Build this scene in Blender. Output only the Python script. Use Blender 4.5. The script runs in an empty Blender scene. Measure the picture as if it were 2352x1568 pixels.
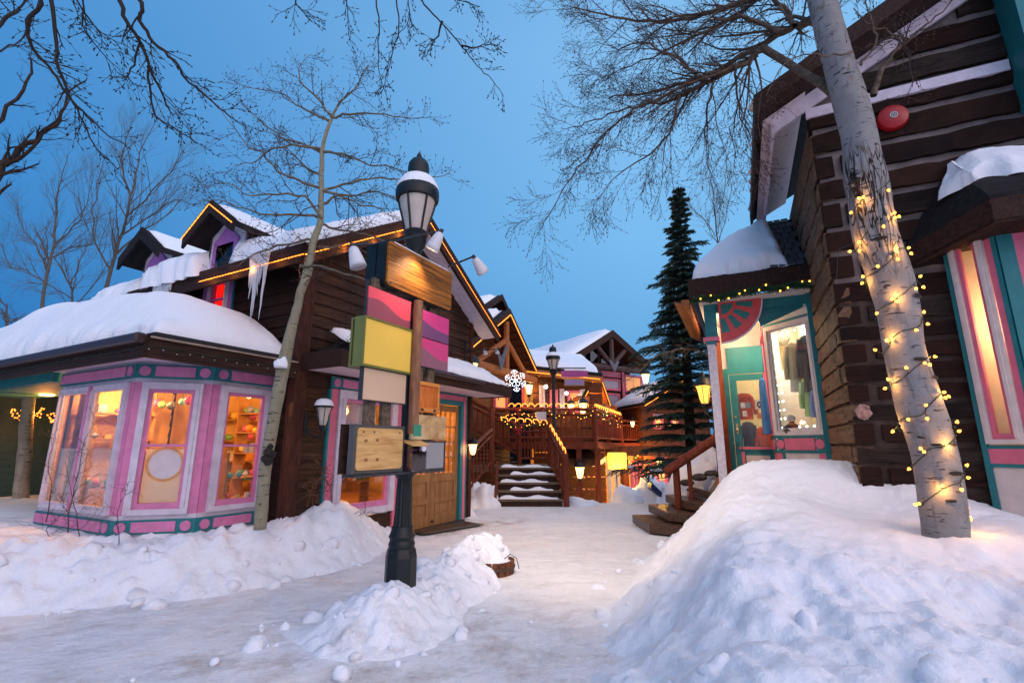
import bpy, bmesh, math, random
import numpy as np
from mathutils import Vector, Matrix, noise
R = math.radians
rnd = random.Random(7)
SC = bpy.context.scene
COL = SC.collection
# ---------------------------------------------------------------- camera
F_PX, PITCH, EYE = 1111.0, R(12.2), 1.4
cd = bpy.data.cameras.new('camera'); cam = bpy.data.objects.new('camera', cd); COL.objects.link(cam)
cd.sensor_width = 36.0; cd.lens = F_PX/2352*36; cd.clip_start = .05; cd.clip_end = 2000
cam.location = (0, 0, EYE); cam.rotation_euler = (R(90)+PITCH, 0, 0)
SC.camera = cam
# ---------------------------------------------------------------- sky at dusk: blue overhead, the bright western afterglow behind the camera
w = bpy.data.worlds.new('World'); SC.world = w; w.use_nodes = True
nt = w.node_tree; nd = nt.nodes; lk = nt.links; nd.clear()
tc = nd.new('ShaderNodeTexCoord'); sp = nd.new('ShaderNodeSeparateXYZ'); lk.new(tc.outputs['Generated'], sp.inputs[0])
cr = nd.new('ShaderNodeValToRGB'); lk.new(sp.outputs['Z'], cr.inputs[0])
E_ = cr.color_ramp.elements
E_[0].position = 0.0; E_[0].color = (.085, .28, .56, 1)
E_[1].position = .16; E_[1].color = (.130, .395, .74, 1)
for p_, c_ in ((.38, (.195, .50, .88, 1)), (.68, (.235, .525, .89, 1)), (.9, (.17, .44, .80, 1))):
    e = cr.color_ramp.elements.new(p_); e.color = c_
# afterglow: direction low behind the camera, to the right
dp = nd.new('ShaderNodeVectorMath'); dp.operation = 'DOT_PRODUCT'; lk.new(tc.outputs['Generated'], dp.inputs[0])
gv = Vector((.42, -.84, .34)).normalized(); dp.inputs[1].default_value = gv
mr = nd.new('ShaderNodeMapRange'); mr.inputs['From Min'].default_value = -.05; mr.inputs['From Max'].default_value = 1.0
mr.interpolation_type = 'SMOOTHSTEP'; lk.new(dp.outputs['Value'], mr.inputs['Value'])
gm = nd.new('ShaderNodeMix'); gm.data_type = 'RGBA'; gm.blend_type = 'ADD'
lk.new(mr.outputs[0], gm.inputs[0]); fy = nd.new('ShaderNodeVectorMath'); fy.operation = 'DOT_PRODUCT'; lk.new(tc.outputs['Generated'], fy.inputs[0]); fy.inputs[1].default_value = Vector((-.1, .95, .15)).normalized()
fm_ = nd.new('ShaderNodeMapRange'); fm_.interpolation_type = 'SMOOTHSTEP'; fm_.inputs['From Min'].default_value = -.5; fm_.inputs['From Max'].default_value = .55; fm_.inputs['To Min'].default_value = .95; lk.new(fy.outputs['Value'], fm_.inputs['Value'])
fs_ = nd.new('ShaderNodeVectorMath'); fs_.operation = 'SCALE'; lk.new(cr.outputs[0], fs_.inputs[0]); lk.new(fm_.outputs[0], fs_.inputs['Scale'])
lk.new(fs_.outputs[0], gm.inputs[6]); gm.inputs[7].default_value = (1.15, .84, .82, 1)
# sky a little darker towards the left of the square
dl = nd.new('ShaderNodeVectorMath'); dl.operation = 'DOT_PRODUCT'; lk.new(tc.outputs['Generated'], dl.inputs[0]); dl.inputs[1].default_value = Vector((-1, .1, 0)).normalized()
m2 = nd.new('ShaderNodeMapRange'); m2.inputs['From Min'].default_value = -.15; m2.inputs['From Max'].default_value = .8; m2.inputs['To Min'].default_value = 0; m2.inputs['To Max'].default_value = 1
lk.new(dl.outputs['Value'], m2.inputs['Value'])
tn = nd.new('ShaderNodeMix'); tn.data_type = 'RGBA'; tn.inputs[6].default_value = (1, 1, 1, 1); tn.inputs[7].default_value = (.24, .50, .70, 1); lk.new(m2.outputs[0], tn.inputs[0])
sc_ = nd.new('ShaderNodeVectorMath'); sc_.operation = 'MULTIPLY'; lk.new(gm.outputs[2], sc_.inputs[0]); lk.new(tn.outputs[2], sc_.inputs[1])
bg = nd.new('ShaderNodeBackground'); bg.inputs[1].default_value = 1.0; lk.new(sc_.outputs[0], bg.inputs[0])
wo = nd.new('ShaderNodeOutputWorld'); lk.new(bg.outputs[0], wo.inputs[0])
SC.view_settings.view_transform = 'Standard'; SC.view_settings.look = 'None'; SC.view_settings.gamma = 1; SC.view_settings.exposure = 0.0
# very soft last light
sd = bpy.data.lights.new('sun', 'SUN'); so = bpy.data.objects.new('sun', sd); COL.objects.link(so)
sd.energy = .55; sd.angle = R(25); sd.color = (1, .66, .54)
so.rotation_euler = (-gv).to_track_quat('-Z', 'Y').to_euler()
try:
    SC.cycles.use_light_tree = True; SC.cycles.max_bounces = 6; SC.cycles.transparent_max_bounces = 10
    SC.cycles.sample_clamp_indirect = 4.0; SC.cycles.caustics_reflective = False; SC.cycles.caustics_refractive = False
except Exception: pass

# ---------------------------------------------------------------- measuring helpers (survey of the place)
def ray(px, py):
    u = (px-1176)/F_PX; v = -(py-784)/F_PX
    return Vector((u, math.cos(PITCH)-v*math.sin(PITCH), math.sin(PITCH)+v*math.cos(PITCH)))
def at(px, py, Y):
    d = ray(px, py); return Vector((0, 0, EYE))+d*(Y/d.y)
ca, sa = math.cos(R(28)), math.sin(R(28))
VA = Vector((sa, ca, 0)); VB = Vector((-ca, sa, 0))
cc, s_ = math.cos(R(25)), math.sin(R(25))
VC = Vector((s_, cc, 0)); VD = Vector((cc, -s_, 0))
UP = Vector((0, 0, 1))
def AB(A, B, z=0): return VA*A+VB*B+UP*z
def CD(c, d, z=0): return VC*c+VD*d+UP*z
def lerp(a, b, t): return a+(b-a)*t
def sst(a, b, x):
    t = max(0, min(1, (x-a)/(b-a))); return t*t*(3-2*t)
def fbm(x, y, z=0, o=4, s=1.0):
    v = 0; a = 1; t = 0
    for i in range(o):
        v += a*noise.noise(Vector((x*s, y*s, z+i*7.3))); t += a; a *= .5; s *= 2.03
    return v/t
class Fr:
    """a wall's own axes: u along it, z up, n out of it"""
    def __init__(s, o, u, n): s.o = o; s.u = u.normalized(); s.n = n.normalized()
    def P(s, u, z, n=0): return s.o+s.u*u+s.n*n+UP*z
def fr2(p, q, toward=Vector((0, 0, 0))):
    u = (q-p); u.z = 0; L = u.length; u.normalize(); n = Vector((u.y, -u.x, 0))
    if n.dot(toward-p) < 0: n = -n
    f = Fr(Vector((p.x, p.y, 0)), u, n); f.L = L; return f

# ---------------------------------------------------------------- mesh builder
class M:
    def __init__(s): s.v = []; s.f = []; s.m = []; s.mi = 0
    def add(s, vs, fs):
        k = len(s.v); s.v += [tuple(x) for x in vs]; s.f += [tuple(i+k for i in f) for f in fs]; s.m += [s.mi]*len(fs); return s
    def hexa(s, p):  # 8 points: bottom 4, top 4
        return s.add(p, [(3, 2, 1, 0), (4, 5, 6, 7), (0, 1, 5, 4), (1, 2, 6, 5), (2, 3, 7, 6), (3, 0, 4, 7)])
    def box(s, x0, x1, y0, y1, z0, z1):
        return s.hexa([(x0, y0, z0), (x1, y0, z0), (x1, y1, z0), (x0, y1, z0), (x0, y0, z1), (x1, y0, z1), (x1, y1, z1), (x0, y1, z1)])
    def fbox(s, f, u0, u1, z0, z1, n0, n1):
        return s.hexa([f.P(u0, z0, n0), f.P(u1, z0, n0), f.P(u1, z0, n1), f.P(u0, z0, n1), f.P(u0, z1, n0), f.P(u1, z1, n0), f.P(u1, z1, n1), f.P(u0, z1, n1)])
    def prism(s, pts, ext):
        n = len(pts); ext = Vector(ext); q = [Vector(p)+ext for p in pts]
        return s.add(list(pts)+q, [tuple(range(n)), tuple(range(2*n-1, n-1, -1))]+[(i, (i+1) % n, n+(i+1) % n, n+i) for i in range(n)])
    def fprism(s, f, uz, n0, n1): return s.prism([f.P(u, z, n0) for u, z in uz], f.n*(n1-n0))
    def disc(s, f, u, z, r, n0, n1, k=18, rz=None): return s.fprism(f, [(u+r*math.cos(2*math.pi*i/k), z+(rz or r)*math.sin(2*math.pi*i/k)) for i in range(k)], n0, n1)
    def ring(s, f, u, z, r0, r1, n0, n1, k=24, rz=1.0):
        vs = []; fs = []
        for i in range(k):
            a = 2*math.pi*i/k; c, d = math.cos(a), math.sin(a)
            vs += [f.P(u+r0*c, z+r0*d*rz, n0), f.P(u+r1*c, z+r1*d*rz, n0), f.P(u+r1*c, z+r1*d*rz, n1), f.P(u+r0*c, z+r0*d*rz, n1)]
            j = (i+1) % k
            for q in range(4): fs.append((4*i+q, 4*i+(q+1) % 4, 4*j+(q+1) % 4, 4*j+q))
        return s.add(vs, fs)
    def beam(s, p, q, w_, h_, up=UP):
        p = Vector(p); q = Vector(q); d = (q-p).normalized(); x = d.cross(up)
        if x.length < 1e-4: x = d.cross(Vector((1, 0, 0)))
        x.normalize(); y = x.cross(d)
        o = [(-1, -1), (1, -1), (1, 1), (-1, 1)]
        return s.hexa([p+x*(a*w_/2)+y*(b*h_/2) for a, b in o]+[q+x*(a*w_/2)+y*(b*h_/2) for a, b in o])
    def tube(s, pts, rad, k=6, cap=True):
        pts = [Vector(p) for p in pts]; n = len(pts)
        if n < 2: return s
        if not hasattr(rad, '__len__'): rad = [rad]*n
        vs = []; x = None
        for i, p in enumerate(pts):
            d = (pts[min(i+1, n-1)]-pts[max(i-1, 0)])
            if d.length < 1e-9: d = Vector((0, 0, 1))
            d.normalize()
            if x is None:
                x = d.cross(UP if abs(d.z) < .9 else Vector((1, 0, 0)))
            x = x-d*x.dot(d)
            if x.length < 1e-6: x = d.cross(Vector((.3, 1, .2)))
            x.normalize(); y = d.cross(x)
            for j in range(k):
                a = 2*math.pi*j/k; vs.append(p+(x*math.cos(a)+y*math.sin(a))*rad[i])
        fs = [(i*k+j, i*k+(j+1) % k, (i+1)*k+(j+1) % k, (i+1)*k+j) for i in range(n-1) for j in range(k)]
        if cap: fs += [tuple(range(k-1, -1, -1)), tuple((n-1)*k+j for j in range(k))]
        return s.add(vs, fs)
    def lathe(s, c, prof, k=20, flute=0, nf=0):
        c = Vector(c); vs = []
        for r, z in prof:
            for j in range(k):
                a = 2*math.pi*j/k; rr = r*(1-flute*(.5+.5*math.cos(a*nf))) if nf else r
                vs.append(c+Vector((rr*math.cos(a), rr*math.sin(a), z)))
        n = len(prof)
        fs = [(i*k+j, i*k+(j+1) % k, (i+1)*k+(j+1) % k, (i+1)*k+j) for i in range(n-1) for j in range(k)]
        fs += [tuple(range(k-1, -1, -1)), tuple((n-1)*k+j for j in range(k))]
        return s.add(vs, fs)
    def ball(s, c, r, k=8, sz=1.0):
        return s.lathe(c, [(max(1e-4, r*math.sin(math.pi*i/(k//2+1))), -r*sz*math.cos(math.pi*i/(k//2+1))) for i in range(k//2+2)], k)
    def islands(s):
        par = list(range(len(s.v)))
        def fd(i):
            while par[i] != i: par[i] = par[par[i]]; i = par[i]
            return i
        for f in s.f:
            a = fd(f[0])
            for i in f[1:]:
                b = fd(i)
                if a != b: par[b] = a
        g = {}
        for k, f in enumerate(s.f): g.setdefault(fd(f[0]), []).append(k)
        return list(g.values())
    def build(s, name, mat, parent=None, smooth=False, bevel=0, local=False):
        if not s.v: return None
        if name in SPLIT and parent is not None and not local:
            isl = s.islands()
            if len(isl) > 1:
                o = None
                for fs in isl:
                    q = M(); mp = {}
                    for fi in fs:
                        for i in s.f[fi]:
                            if i not in mp: mp[i] = len(q.v); q.v.append(s.v[i])
                        q.f.append(tuple(mp[i] for i in s.f[fi])); q.m.append(s.m[fi])
                    o = q.build(name, mat, parent, smooth, bevel)
                return o
        V = Vector((0, 0, 0))
        if not local:
            if parent is not None: V = Wl[parent]
            else:
                a = np.array(s.v); V = Vector(((a[:, 0].min()+a[:, 0].max())/2, (a[:, 1].min()+a[:, 1].max())/2, a[:, 2].min()))
        me = bpy.data.meshes.new(name); me.from_pydata([(x-V.x, y-V.y, z-V.z) for x, y, z in s.v], [], s.f)
        mats = mat if isinstance(mat, (list, tuple)) else [mat]
        for m_ in mats: me.materials.append(m_)
        if len(mats) > 1: me.polygons.foreach_set('material_index', s.m)
        bm = bmesh.new(); bm.from_mesh(me); bmesh.ops.recalc_face_normals(bm, faces=bm.faces); bm.to_mesh(me); bm.free()
        if smooth:
            me.polygons.foreach_set('use_smooth', [True]*len(me.polygons))
            if smooth != 'all':
                try: me.set_sharp_from_angle(angle=R(40))
                except Exception: pass
        o = bpy.data.objects.new(name, me); COL.objects.link(o)
        if parent is not None: o.parent = parent; Wl[o] = Wl[parent].copy() if not local else Vector((0, 0, 0))
        else: o.location = V; Wl[o] = V.copy()
        if bevel:
            b = o.modifiers.new('bevel', 'BEVEL'); b.width = bevel; b.segments = 1; b.limit_method = 'ANGLE'
        return o
Wl = {}
SPLIT = {'bark_knot', 'corner_board', 'log_end', 'bay_panel', 'door_trim', 'bay_pilaster', 'post_collar', 'door_casing', 'window_casing', 'trim_strip', 'teal_trim', 'pink_trim', 'white_trim', 'upright', 'oriel_corner', 'knob', 'porch_wall', 'display_trim', 'display_inlay', 'display_panel', 'awning_fascia', 'trim_inlay', 'dormer_roof', 'porch_fascia', 'pink_inlay', 'gable_glass', 'stringer', 'hanger', 'porch_header', 'tie_beam', 'truss', 'wall_trim'}
def thing(name, label, cat, loc=(0, 0, 0), group=None, kind=None):
    o = bpy.data.objects.new(name, None); COL.objects.link(o); o.location = loc; Wl[o] = Vector(loc); o.empty_display_size = .2
    return tag(o, label, cat, group, kind)
def tag(o, label, cat, group=None, kind=None):
    o['label'] = label; o['category'] = cat
    if group: o['group'] = group
    if kind: o['kind'] = kind
    return o
def copytree(o, delta=(0, 0, 0), parent=None):
    c = o.copy(); COL.objects.link(c)
    if parent is None: c.location = o.location+Vector(delta); Wl[c] = Wl[o]+Vector(delta)
    else: c.parent = parent
    for ch in list(o.children): copytree(ch, parent=c)
    return c
def plight(name, loc, e, col=(1, .6, .25), r=.05, parent=None):
    l = bpy.data.lights.new(name, 'POINT'); l.energy = e; l.color = col; l.shadow_soft_size = r
    o = bpy.data.objects.new(name, l); COL.objects.link(o); o.location = Vector(loc)
    if parent is not None: o.parent = parent; o.location = Vector(loc)-Wl[parent]
    return o

# ---------------------------------------------------------------- materials
def newmat(name):
    m = bpy.data.materials.new(name); m.use_nodes = True; return m, m.node_tree.nodes, m.node_tree.links, m.node_tree.nodes['Principled BSDF']
def paint(name, col, rough=.55, var=.12, bump=.15, scale=9, spec=.4, metal=0):
    m, n, l, b = newmat(name)
    b.inputs['Roughness'].default_value = rough; b.inputs['Metallic'].default_value = metal
    b.inputs['Specular IOR Level'].default_value = spec
    t = n.new('ShaderNodeTexCoord'); z = n.new('ShaderNodeTexNoise'); z.inputs['Scale'].default_value = scale; z.inputs['Detail'].default_value = 6
    l.new(t.outputs['Object'], z.inputs[0])
    r = n.new('ShaderNodeValToRGB'); r.color_ramp.elements[0].position = .3; r.color_ramp.elements[1].position = .7
    r.color_ramp.elements[0].color = tuple(c*(1-var) for c in col)+(1,); r.color_ramp.elements[1].color = tuple(min(1, c*(1+var*.6)) for c in col)+(1,)
    l.new(z.outputs[0], r.inputs[0]); l.new(r.outputs[0], b.inputs['Base Color'])
    if bump:
        z2 = n.new('ShaderNodeTexNoise'); z2.inputs['Scale'].default_value = scale*8; l.new(t.outputs['Object'], z2.inputs[0])
        bp = n.new('ShaderNodeBump'); bp.inputs['Strength'].default_value = bump; bp.inputs['Distance'].default_value = .01
        l.new(z2.outputs[0], bp.inputs['Height']); l.new(bp.outputs[0], b.inputs['Normal'])
    return m
def wood(name, c1, c2, ang=0, along=(1.0, 14, 14), rough=.65, bump=.5, vertical=False, big=.0, c3=None):
    """grain stretched along a horizontal direction (ang = its heading) or along z"""
    m, n, l, b = newmat(name); b.inputs['Roughness'].default_value = rough; b.inputs['Specular IOR Level'].default_value = .14
    t = n.new('ShaderNodeTexCoord'); mp = n.new('ShaderNodeMapping'); mp.vector_type = 'TEXTURE'
    mp.inputs['Rotation'].default_value = (0, 0, ang)
    sx = (1/along[0], 1/along[1], 1/along[2]) if not vertical else (1/along[1], 1/along[2], 1/along[0])
    mp.inputs['Scale'].default_value = sx
    l.new(t.outputs['Object'], mp.inputs[0])
    z = n.new('ShaderNodeTexNoise'); z.inputs['Scale'].default_value = 2.5; z.inputs['Detail'].default_value = 8; z.inputs['Roughness'].default_value = .65; z.inputs['Distortion'].default_value = .4
    l.new(mp.outputs[0], z.inputs[0])
    r = n.new('ShaderNodeValToRGB'); r.color_ramp.elements[0].position = .33; r.color_ramp.elements[1].position = .68
    r.color_ramp.elements[0].color = tuple(c1)+(1,); r.color_ramp.elements[1].color = tuple(c2)+(1,)
    l.new(z.outputs[0], r.inputs[0]); out = r.outputs[0]
    if c3:
        z3 = n.new('ShaderNodeTexNoise'); z3.inputs['Scale'].default_value = 1.3; z3.inputs['Detail'].default_value = 4; l.new(t.outputs['Object'], z3.inputs[0])
        r3 = n.new('ShaderNodeValToRGB'); r3.color_ramp.elements[0].position = .45; r3.color_ramp.elements[1].position = .62; l.new(z3.outputs[0], r3.inputs[0])
        mx = n.new('ShaderNodeMix'); mx.data_type = 'RGBA'; l.new(r3.outputs[0], mx.inputs[0]); l.new(out, mx.inputs[6]); mx.inputs[7].default_value = tuple(c3)+(1,); out = mx.outputs[2]
    l.new(out, b.inputs['Base Color'])
    bp = n.new('ShaderNodeBump'); bp.inputs['Strength'].default_value = bump; bp.inputs['Distance'].default_value = .012
    l.new(z.outputs[0], bp.inputs['Height']); l.new(bp.outputs[0], b.inputs['Normal'])
    return m
def emit(name, col, s):
    m, n, l, b = newmat(name); b.inputs['Base Color'].default_value = (*col, 1)
    b.inputs['Emission Color'].default_value = (*col, 1); b.inputs['Emission Strength'].default_value = s
    return m
def glassmat(name, tint=(1, 1, 1), refl=1.0):
    m, n, l, b = newmat(name); n.remove(b)
    tr = n.new('ShaderNodeBsdfTransparent'); tr.inputs[0].default_value = (*tint, 1)
    gl = n.new('ShaderNodeBsdfGlossy'); gl.inputs['Roughness'].default_value = .02
    fs = n.new('ShaderNodeFresnel'); fs.inputs['IOR'].default_value = 1.5
    mu = n.new('ShaderNodeMath'); mu.operation = 'MULTIPLY'; mu.inputs[1].default_value = .95*refl; mu.use_clamp = True; l.new(fs.outputs[0], mu.inputs[0])
    mx = n.new('ShaderNodeMixShader'); l.new(mu.outputs[0], mx.inputs[0]); l.new(tr.outputs[0], mx.inputs[1]); l.new(gl.outputs[0], mx.inputs[2])
    z = n.new('ShaderNodeTexNoise'); z.inputs['Scale'].default_value = 1.5; bp = n.new('ShaderNodeBump'); bp.inputs['Strength'].default_value = .05; bp.inputs['Distance'].default_value = .02
    l.new(z.outputs[0], bp.inputs['Height']); l.new(bp.outputs[0], gl.inputs['Normal'])
    l.new(mx.outputs[0], n['Material Output'].inputs[0]); return m
def snowmat(name, col=(.84, .86, .9), dirt=0, bump=.42, sc=1.0, tracks=False):
    m, n, l, b = newmat(name); b.inputs['Roughness'].default_value = .75; b.inputs['Specular IOR Level'].default_value = .25
    t = n.new('ShaderNodeTexCoord')
    def nz(s, d=6, r=.6):
        z = n.new('ShaderNodeTexNoise'); z.inputs['Scale'].default_value = s*sc; z.inputs['Detail'].default_value = d; z.inputs['Roughness'].default_value = r; l.new(t.outputs['Object'], z.inputs[0]); return z
    z1 = nz(5); z2 = nz(38, 5, .7)
    ad = n.new('ShaderNodeMath'); ad.operation = 'MULTIPLY_ADD'; l.new(z2.outputs[0], ad.inputs[0]); ad.inputs[1].default_value = .34; l.new(z1.outputs[0], ad.inputs[2])
    if tracks:
        vw = n.new('ShaderNodeVectorMath'); vw.operation = 'ADD'; zz = nz(1.4, 3); l.new(t.outputs['Object'], vw.inputs[0]); l.new(zz.outputs['Color'], vw.inputs[1])
        vo = n.new('ShaderNodeTexVoronoi'); vo.feature = 'SMOOTH_F1'; vo.inputs['Scale'].default_value = 4.2; vo.inputs['Smoothness'].default_value = .35; l.new(vw.outputs[0], vo.inputs[0])
        a3 = n.new('ShaderNodeMath'); a3.operation = 'MULTIPLY_ADD'; l.new(vo.outputs[0], a3.inputs[0]); a3.inputs[1].default_value = .55; l.new(ad.outputs[0], a3.inputs[2]); ad = a3
    bp = n.new('ShaderNodeBump'); bp.inputs['Strength'].default_value = bump; bp.inputs['Distance'].default_value = .06
    l.new(ad.outputs[0], bp.inputs['Height']); l.new(bp.outputs[0], b.inputs['Normal'])
    mx = n.new('ShaderNodeMix'); mx.data_type = 'RGBA'; mx.inputs[6].default_value = (*col, 1); mx.inputs[7].default_value = (.40, .32, .26, 1)
    if dirt:
        at_ = n.new('ShaderNodeAttribute'); at_.attribute_name = 'dirt'
        zr = n.new('ShaderNodeMapRange'); zr.inputs['From Min'].default_value = .46; zr.inputs['From Max'].default_value = .72; l.new(nz(3.2, 10, .72).outputs[0], zr.inputs[0])
        mu = n.new('ShaderNodeMath'); mu.operation = 'MULTIPLY'; l.new(zr.outputs[0], mu.inputs[0]); l.new(at_.outputs['Fac'], mu.inputs[1])
        l.new(mu.outputs[0], mx.inputs[0])
    else: mx.inputs[0].default_value = 0
    l.new(mx.outputs[2], b.inputs['Base Color'])
    return m
SNOW = snowmat('snow', dirt=1, bump=.6); PATHS = snowmat('trodden_snow', (.83, .83, .84), dirt=1, bump=.85, tracks=True); RSNOW = snowmat('roof_snow', bump=.45)
WHT = paint('lilac_white_paint', (.58, .52, .60), .5, .16, .3)
CREAM = paint('cream_panel', (.62, .55, .52), .6, .12)
PINK = paint('pink_paint', (.60, .19, .36), .5, .16, .3)
ROSE = paint('rose_paint', (.62, .14, .22), .5, .1)
PURP = paint('purple_paint', (.36, .13, .40), .5, .1)
TEAL = paint('teal_paint', (.012, .17, .19), .5, .15)
SAGE = paint('green_siding', (.04, .085, .075), .6, .15)
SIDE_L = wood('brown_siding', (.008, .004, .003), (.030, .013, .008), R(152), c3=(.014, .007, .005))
SIDE_R = wood('brown_siding_gable_lit', (.016, .008, .005), (.10, .046, .025), R(62), c3=(.028, .015, .010))  # base colour lifted to stand for light on the gable planks
SHING = paint('dark_shingle', (.018, .016, .017), .85, .4, .5, 14, .15)
FASC = wood('dark_fascia', (.016, .008, .006), (.055, .026, .018), R(62), bump=.3)
FASC2 = wood('dark_fascia_side', (.014, .007, .005), (.045, .02, .015), R(152), bump=.3)
GUTT = paint('brown_gutter', (.045, .02, .018), .35, .15, .05)
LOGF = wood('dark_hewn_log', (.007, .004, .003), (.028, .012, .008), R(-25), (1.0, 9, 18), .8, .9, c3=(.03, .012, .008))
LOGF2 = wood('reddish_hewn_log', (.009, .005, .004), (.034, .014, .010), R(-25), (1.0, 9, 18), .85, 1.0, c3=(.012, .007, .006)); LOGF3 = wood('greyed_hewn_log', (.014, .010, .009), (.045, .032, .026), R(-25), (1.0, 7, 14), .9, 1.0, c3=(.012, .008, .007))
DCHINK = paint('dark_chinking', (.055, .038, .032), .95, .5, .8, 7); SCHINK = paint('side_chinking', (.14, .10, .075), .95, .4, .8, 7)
LOGS = wood('weathered_lit_log', (.055, .030, .017), (.22, .135, .08), R(65), (1.0, 6, 8), .85, 1.0, c3=(.13, .085, .05))  # weathered side logs, colour also kept lighter for shop light on them
CHINK = paint('chinking', (.19, .15, .14), .9, .35, .5, 5)
REDW = wood('red_brown_log', (.085, .016, .008), (.19, .045, .022), 0, (5, 5, 1.2), .5, .3)
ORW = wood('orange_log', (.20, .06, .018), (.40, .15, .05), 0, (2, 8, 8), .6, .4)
TRD = wood('tread_wood', (.07, .05, .035), (.2, .15, .1), 0, (1, 12, 12), .7, .5)
DOORW = wood('oak_door', (.20, .09, .03), (.36, .19, .075), R(62), (1, 9, 9), .45, .25, vertical=True)
GLASS = glassmat('window_glass', refl=.55); GLASSB = glassmat('bay_glass', refl=1.3)
BLK = paint('black_green_iron', (.006, .010, .012), .42, .3, .25, 12, .35)
IRON = paint('grey_iron', (.03, .032, .035), .5, .3, .3, 20, .5)
LAMPGL = paint('milky_lamp_glass', (.5, .44, .38), .25, .12, 0)
LIT = emit('lit_lamp_glass', (1, .62, .22), 7); LITY = emit('lit_amber_glass', (1, .48, .08), 3.0)
BULB = emit('string_bulb', (1, .38, .045), 7); ROPE = emit('rope_light', (1, .33, .03), 2.3); ROPEF = emit('swag_light', (1, .22, .03), 5)
WBULB = emit('cool_white_bulb', (.75, 1, .95), 12); COLD = emit('cool_tube', (.9, 1, .85), 9); SNFL = emit('white_ornament_light', (.85, .92, 1), 2.2)
TAN = paint('warm_interior', (.55, .34, .14), .7, .3, .1, 3)
SHELF = paint('shelf_wood', (.30, .15, .06), .6, .2)
ICE = None
m_, n_, l_, b_ = newmat('ice'); b_.inputs['Base Color'].default_value = (.72, .77, .85, 1); b_.inputs['Roughness'].default_value = .2; b_.inputs['Transmission Weight'].default_value = .35; b_.inputs['IOR'].default_value = 1.31; ICE = m_
BARK_T = wood('young_aspen_bark', (.10, .095, .055), (.30, .29, .20), 0, (2, 7, 7), .8, .6, vertical=True)
TWIG = paint('dark_twig', (.022, .016, .013), .8, .3, 0)
TWIG2 = paint('brown_twig', (.055, .030, .02), .8, .3, 0)
TWIG3 = paint('grey_twig', (.10, .085, .065), .8, .3, 0)
CORD = paint('green_cord', (.008, .03, .018), .5, .2, 0)
GARL = paint('garland_green', (.028, .085, .035), .8, .5, 0, 30)
NEED = paint('spruce_needle', (.035, .07, .045), .8, .5, 0, 20)
RED = paint('red_enamel', (.33, .008, .012), .35, .1, .05)
# ================================================================ GROUND AND SNOW
def seg_d(px, py, a, b):
    ax, ay = a; bx, by = b; dx, dy = bx-ax, by-ay; L = dx*dx+dy*dy
    t = max(0, min(1, ((px-ax)*dx+(py-ay)*dy)/L)); x = ax+t*dx-px; y = ay+t*dy-py
    return math.hypot(x, y), (px-ax)*dy-(py-ay)*dx, t
def pl_d(x, y, pts):
    best = (1e9, 0, 0)
    for i in range(len(pts)-1):
        d, s, t = seg_d(x, y, pts[i], pts[i+1])
        if d < best[0]-1e-9: best = (d, s, i+t)
    return best
def gz(x, y):
    z = .018*fbm(x, y, 3, 3, .9)
    if x > 1.2: z -= 1.15*sst(12.6, 17.5, y)*sst(1.2, 1.9, x)
    z += .32*sst(7.6, 8.6, y)*sst(-5.6, -6.2, x)
    z += .95*sst(13.4, 15, y)*sst(-.4, -1.4, x)*0
    return z
def g0_(px, py, z=0): d = ray(px, py); v = Vector((0, 0, EYE))+d*((z-EYE)/d.z); return (v.x, v.y)
LFOOT = [(-12, 1.9), (-7, 3.45)]+[g0_(*q) for q in ((0, 1425), (250, 1400), (480, 1375), (640, 1345), (760, 1320), (860, 1292), (915, 1255), (940, 1215))]
RFOOT = [(-.2, .5), (.0, 2.2), (.20, 3.06), (.34, 3.46), (.68, 4.5), (1.26, 5.97), (1.85, 7.2), (2.25, 8.4)]
def h_left(x, y):
    d, s, t = pl_d(x, y, LFOOT)
    if s > 0: d = -d
    d += .12*fbm(x, y, 11, 3, 1.7)
    if d < -.12: return -.1
    k = sst(-.05, .75, d)
    h = .45*k+.17*sst(.3, 1.1, d)*sst(-3.3, -2.3, x)
    h += k*(.07*fbm(x, y, 5, 3, 1.3))+sst(0, .3, d)*(1-.7*sst(.9, 1.6, d))*(.22*abs(fbm(x, y, 9, 4, 3.4))+.09*abs(fbm(x, y, 2, 3, 9))-.05)
    h -= .45*sst(7.0, 7.8, y)*sst(-5.7, -6.3, x)
    h += .15*k*math.exp(-(((x+2.05)/.5)**2+((y-6.85)/.7)**2))
    return h-.04*(1-k)
def h_right(x, y):
    d, s, t = pl_d(x, y, RFOOT)
    if s < 0: d = -d
    d += .16*fbm(x, y, 31, 3, 1.2)
    if d < -.15: return -.1
    k = sst(-.08, 1.32, d)
    ds, _, _ = seg_d(x, y, (3.05, 6.15), (4.2, 5.75))
    h = k*(.42+.34*sst(2.9, 4.6, y+.25*(x-2)+.5*fbm(x, y, 3, 2, .8)))
    h += .46*math.exp(-(ds/.62)**2)*k
    h += .10*math.exp(-(((x-2.6)/.5)**2+((y-5.2)/.9)**2))
    h -= .35*sst(7.0, 8.4, y)
    st = sst(2.2, 5.0, y)
    rough = 1-.72*sst(.9, 2.0, d)*sst(3.2, 4.2, y)
    h += k*(.10*fbm(x, y, 17, 3, 1.1))
    r1 = abs(fbm(x, y, 4, 4, 2.2)); h += sst(0, .4, d)*rough*(.15*fbm(x, y, 4, 3, 1.5)+.15*r1-.03+.03*abs(fbm(x, y, 8, 3, 6.5)))
    h += sst(0, .3, d)*.028*fbm(x, y, 6, 3, 14)*(.6+rough)
    return h-.04*(1-k)
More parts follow.
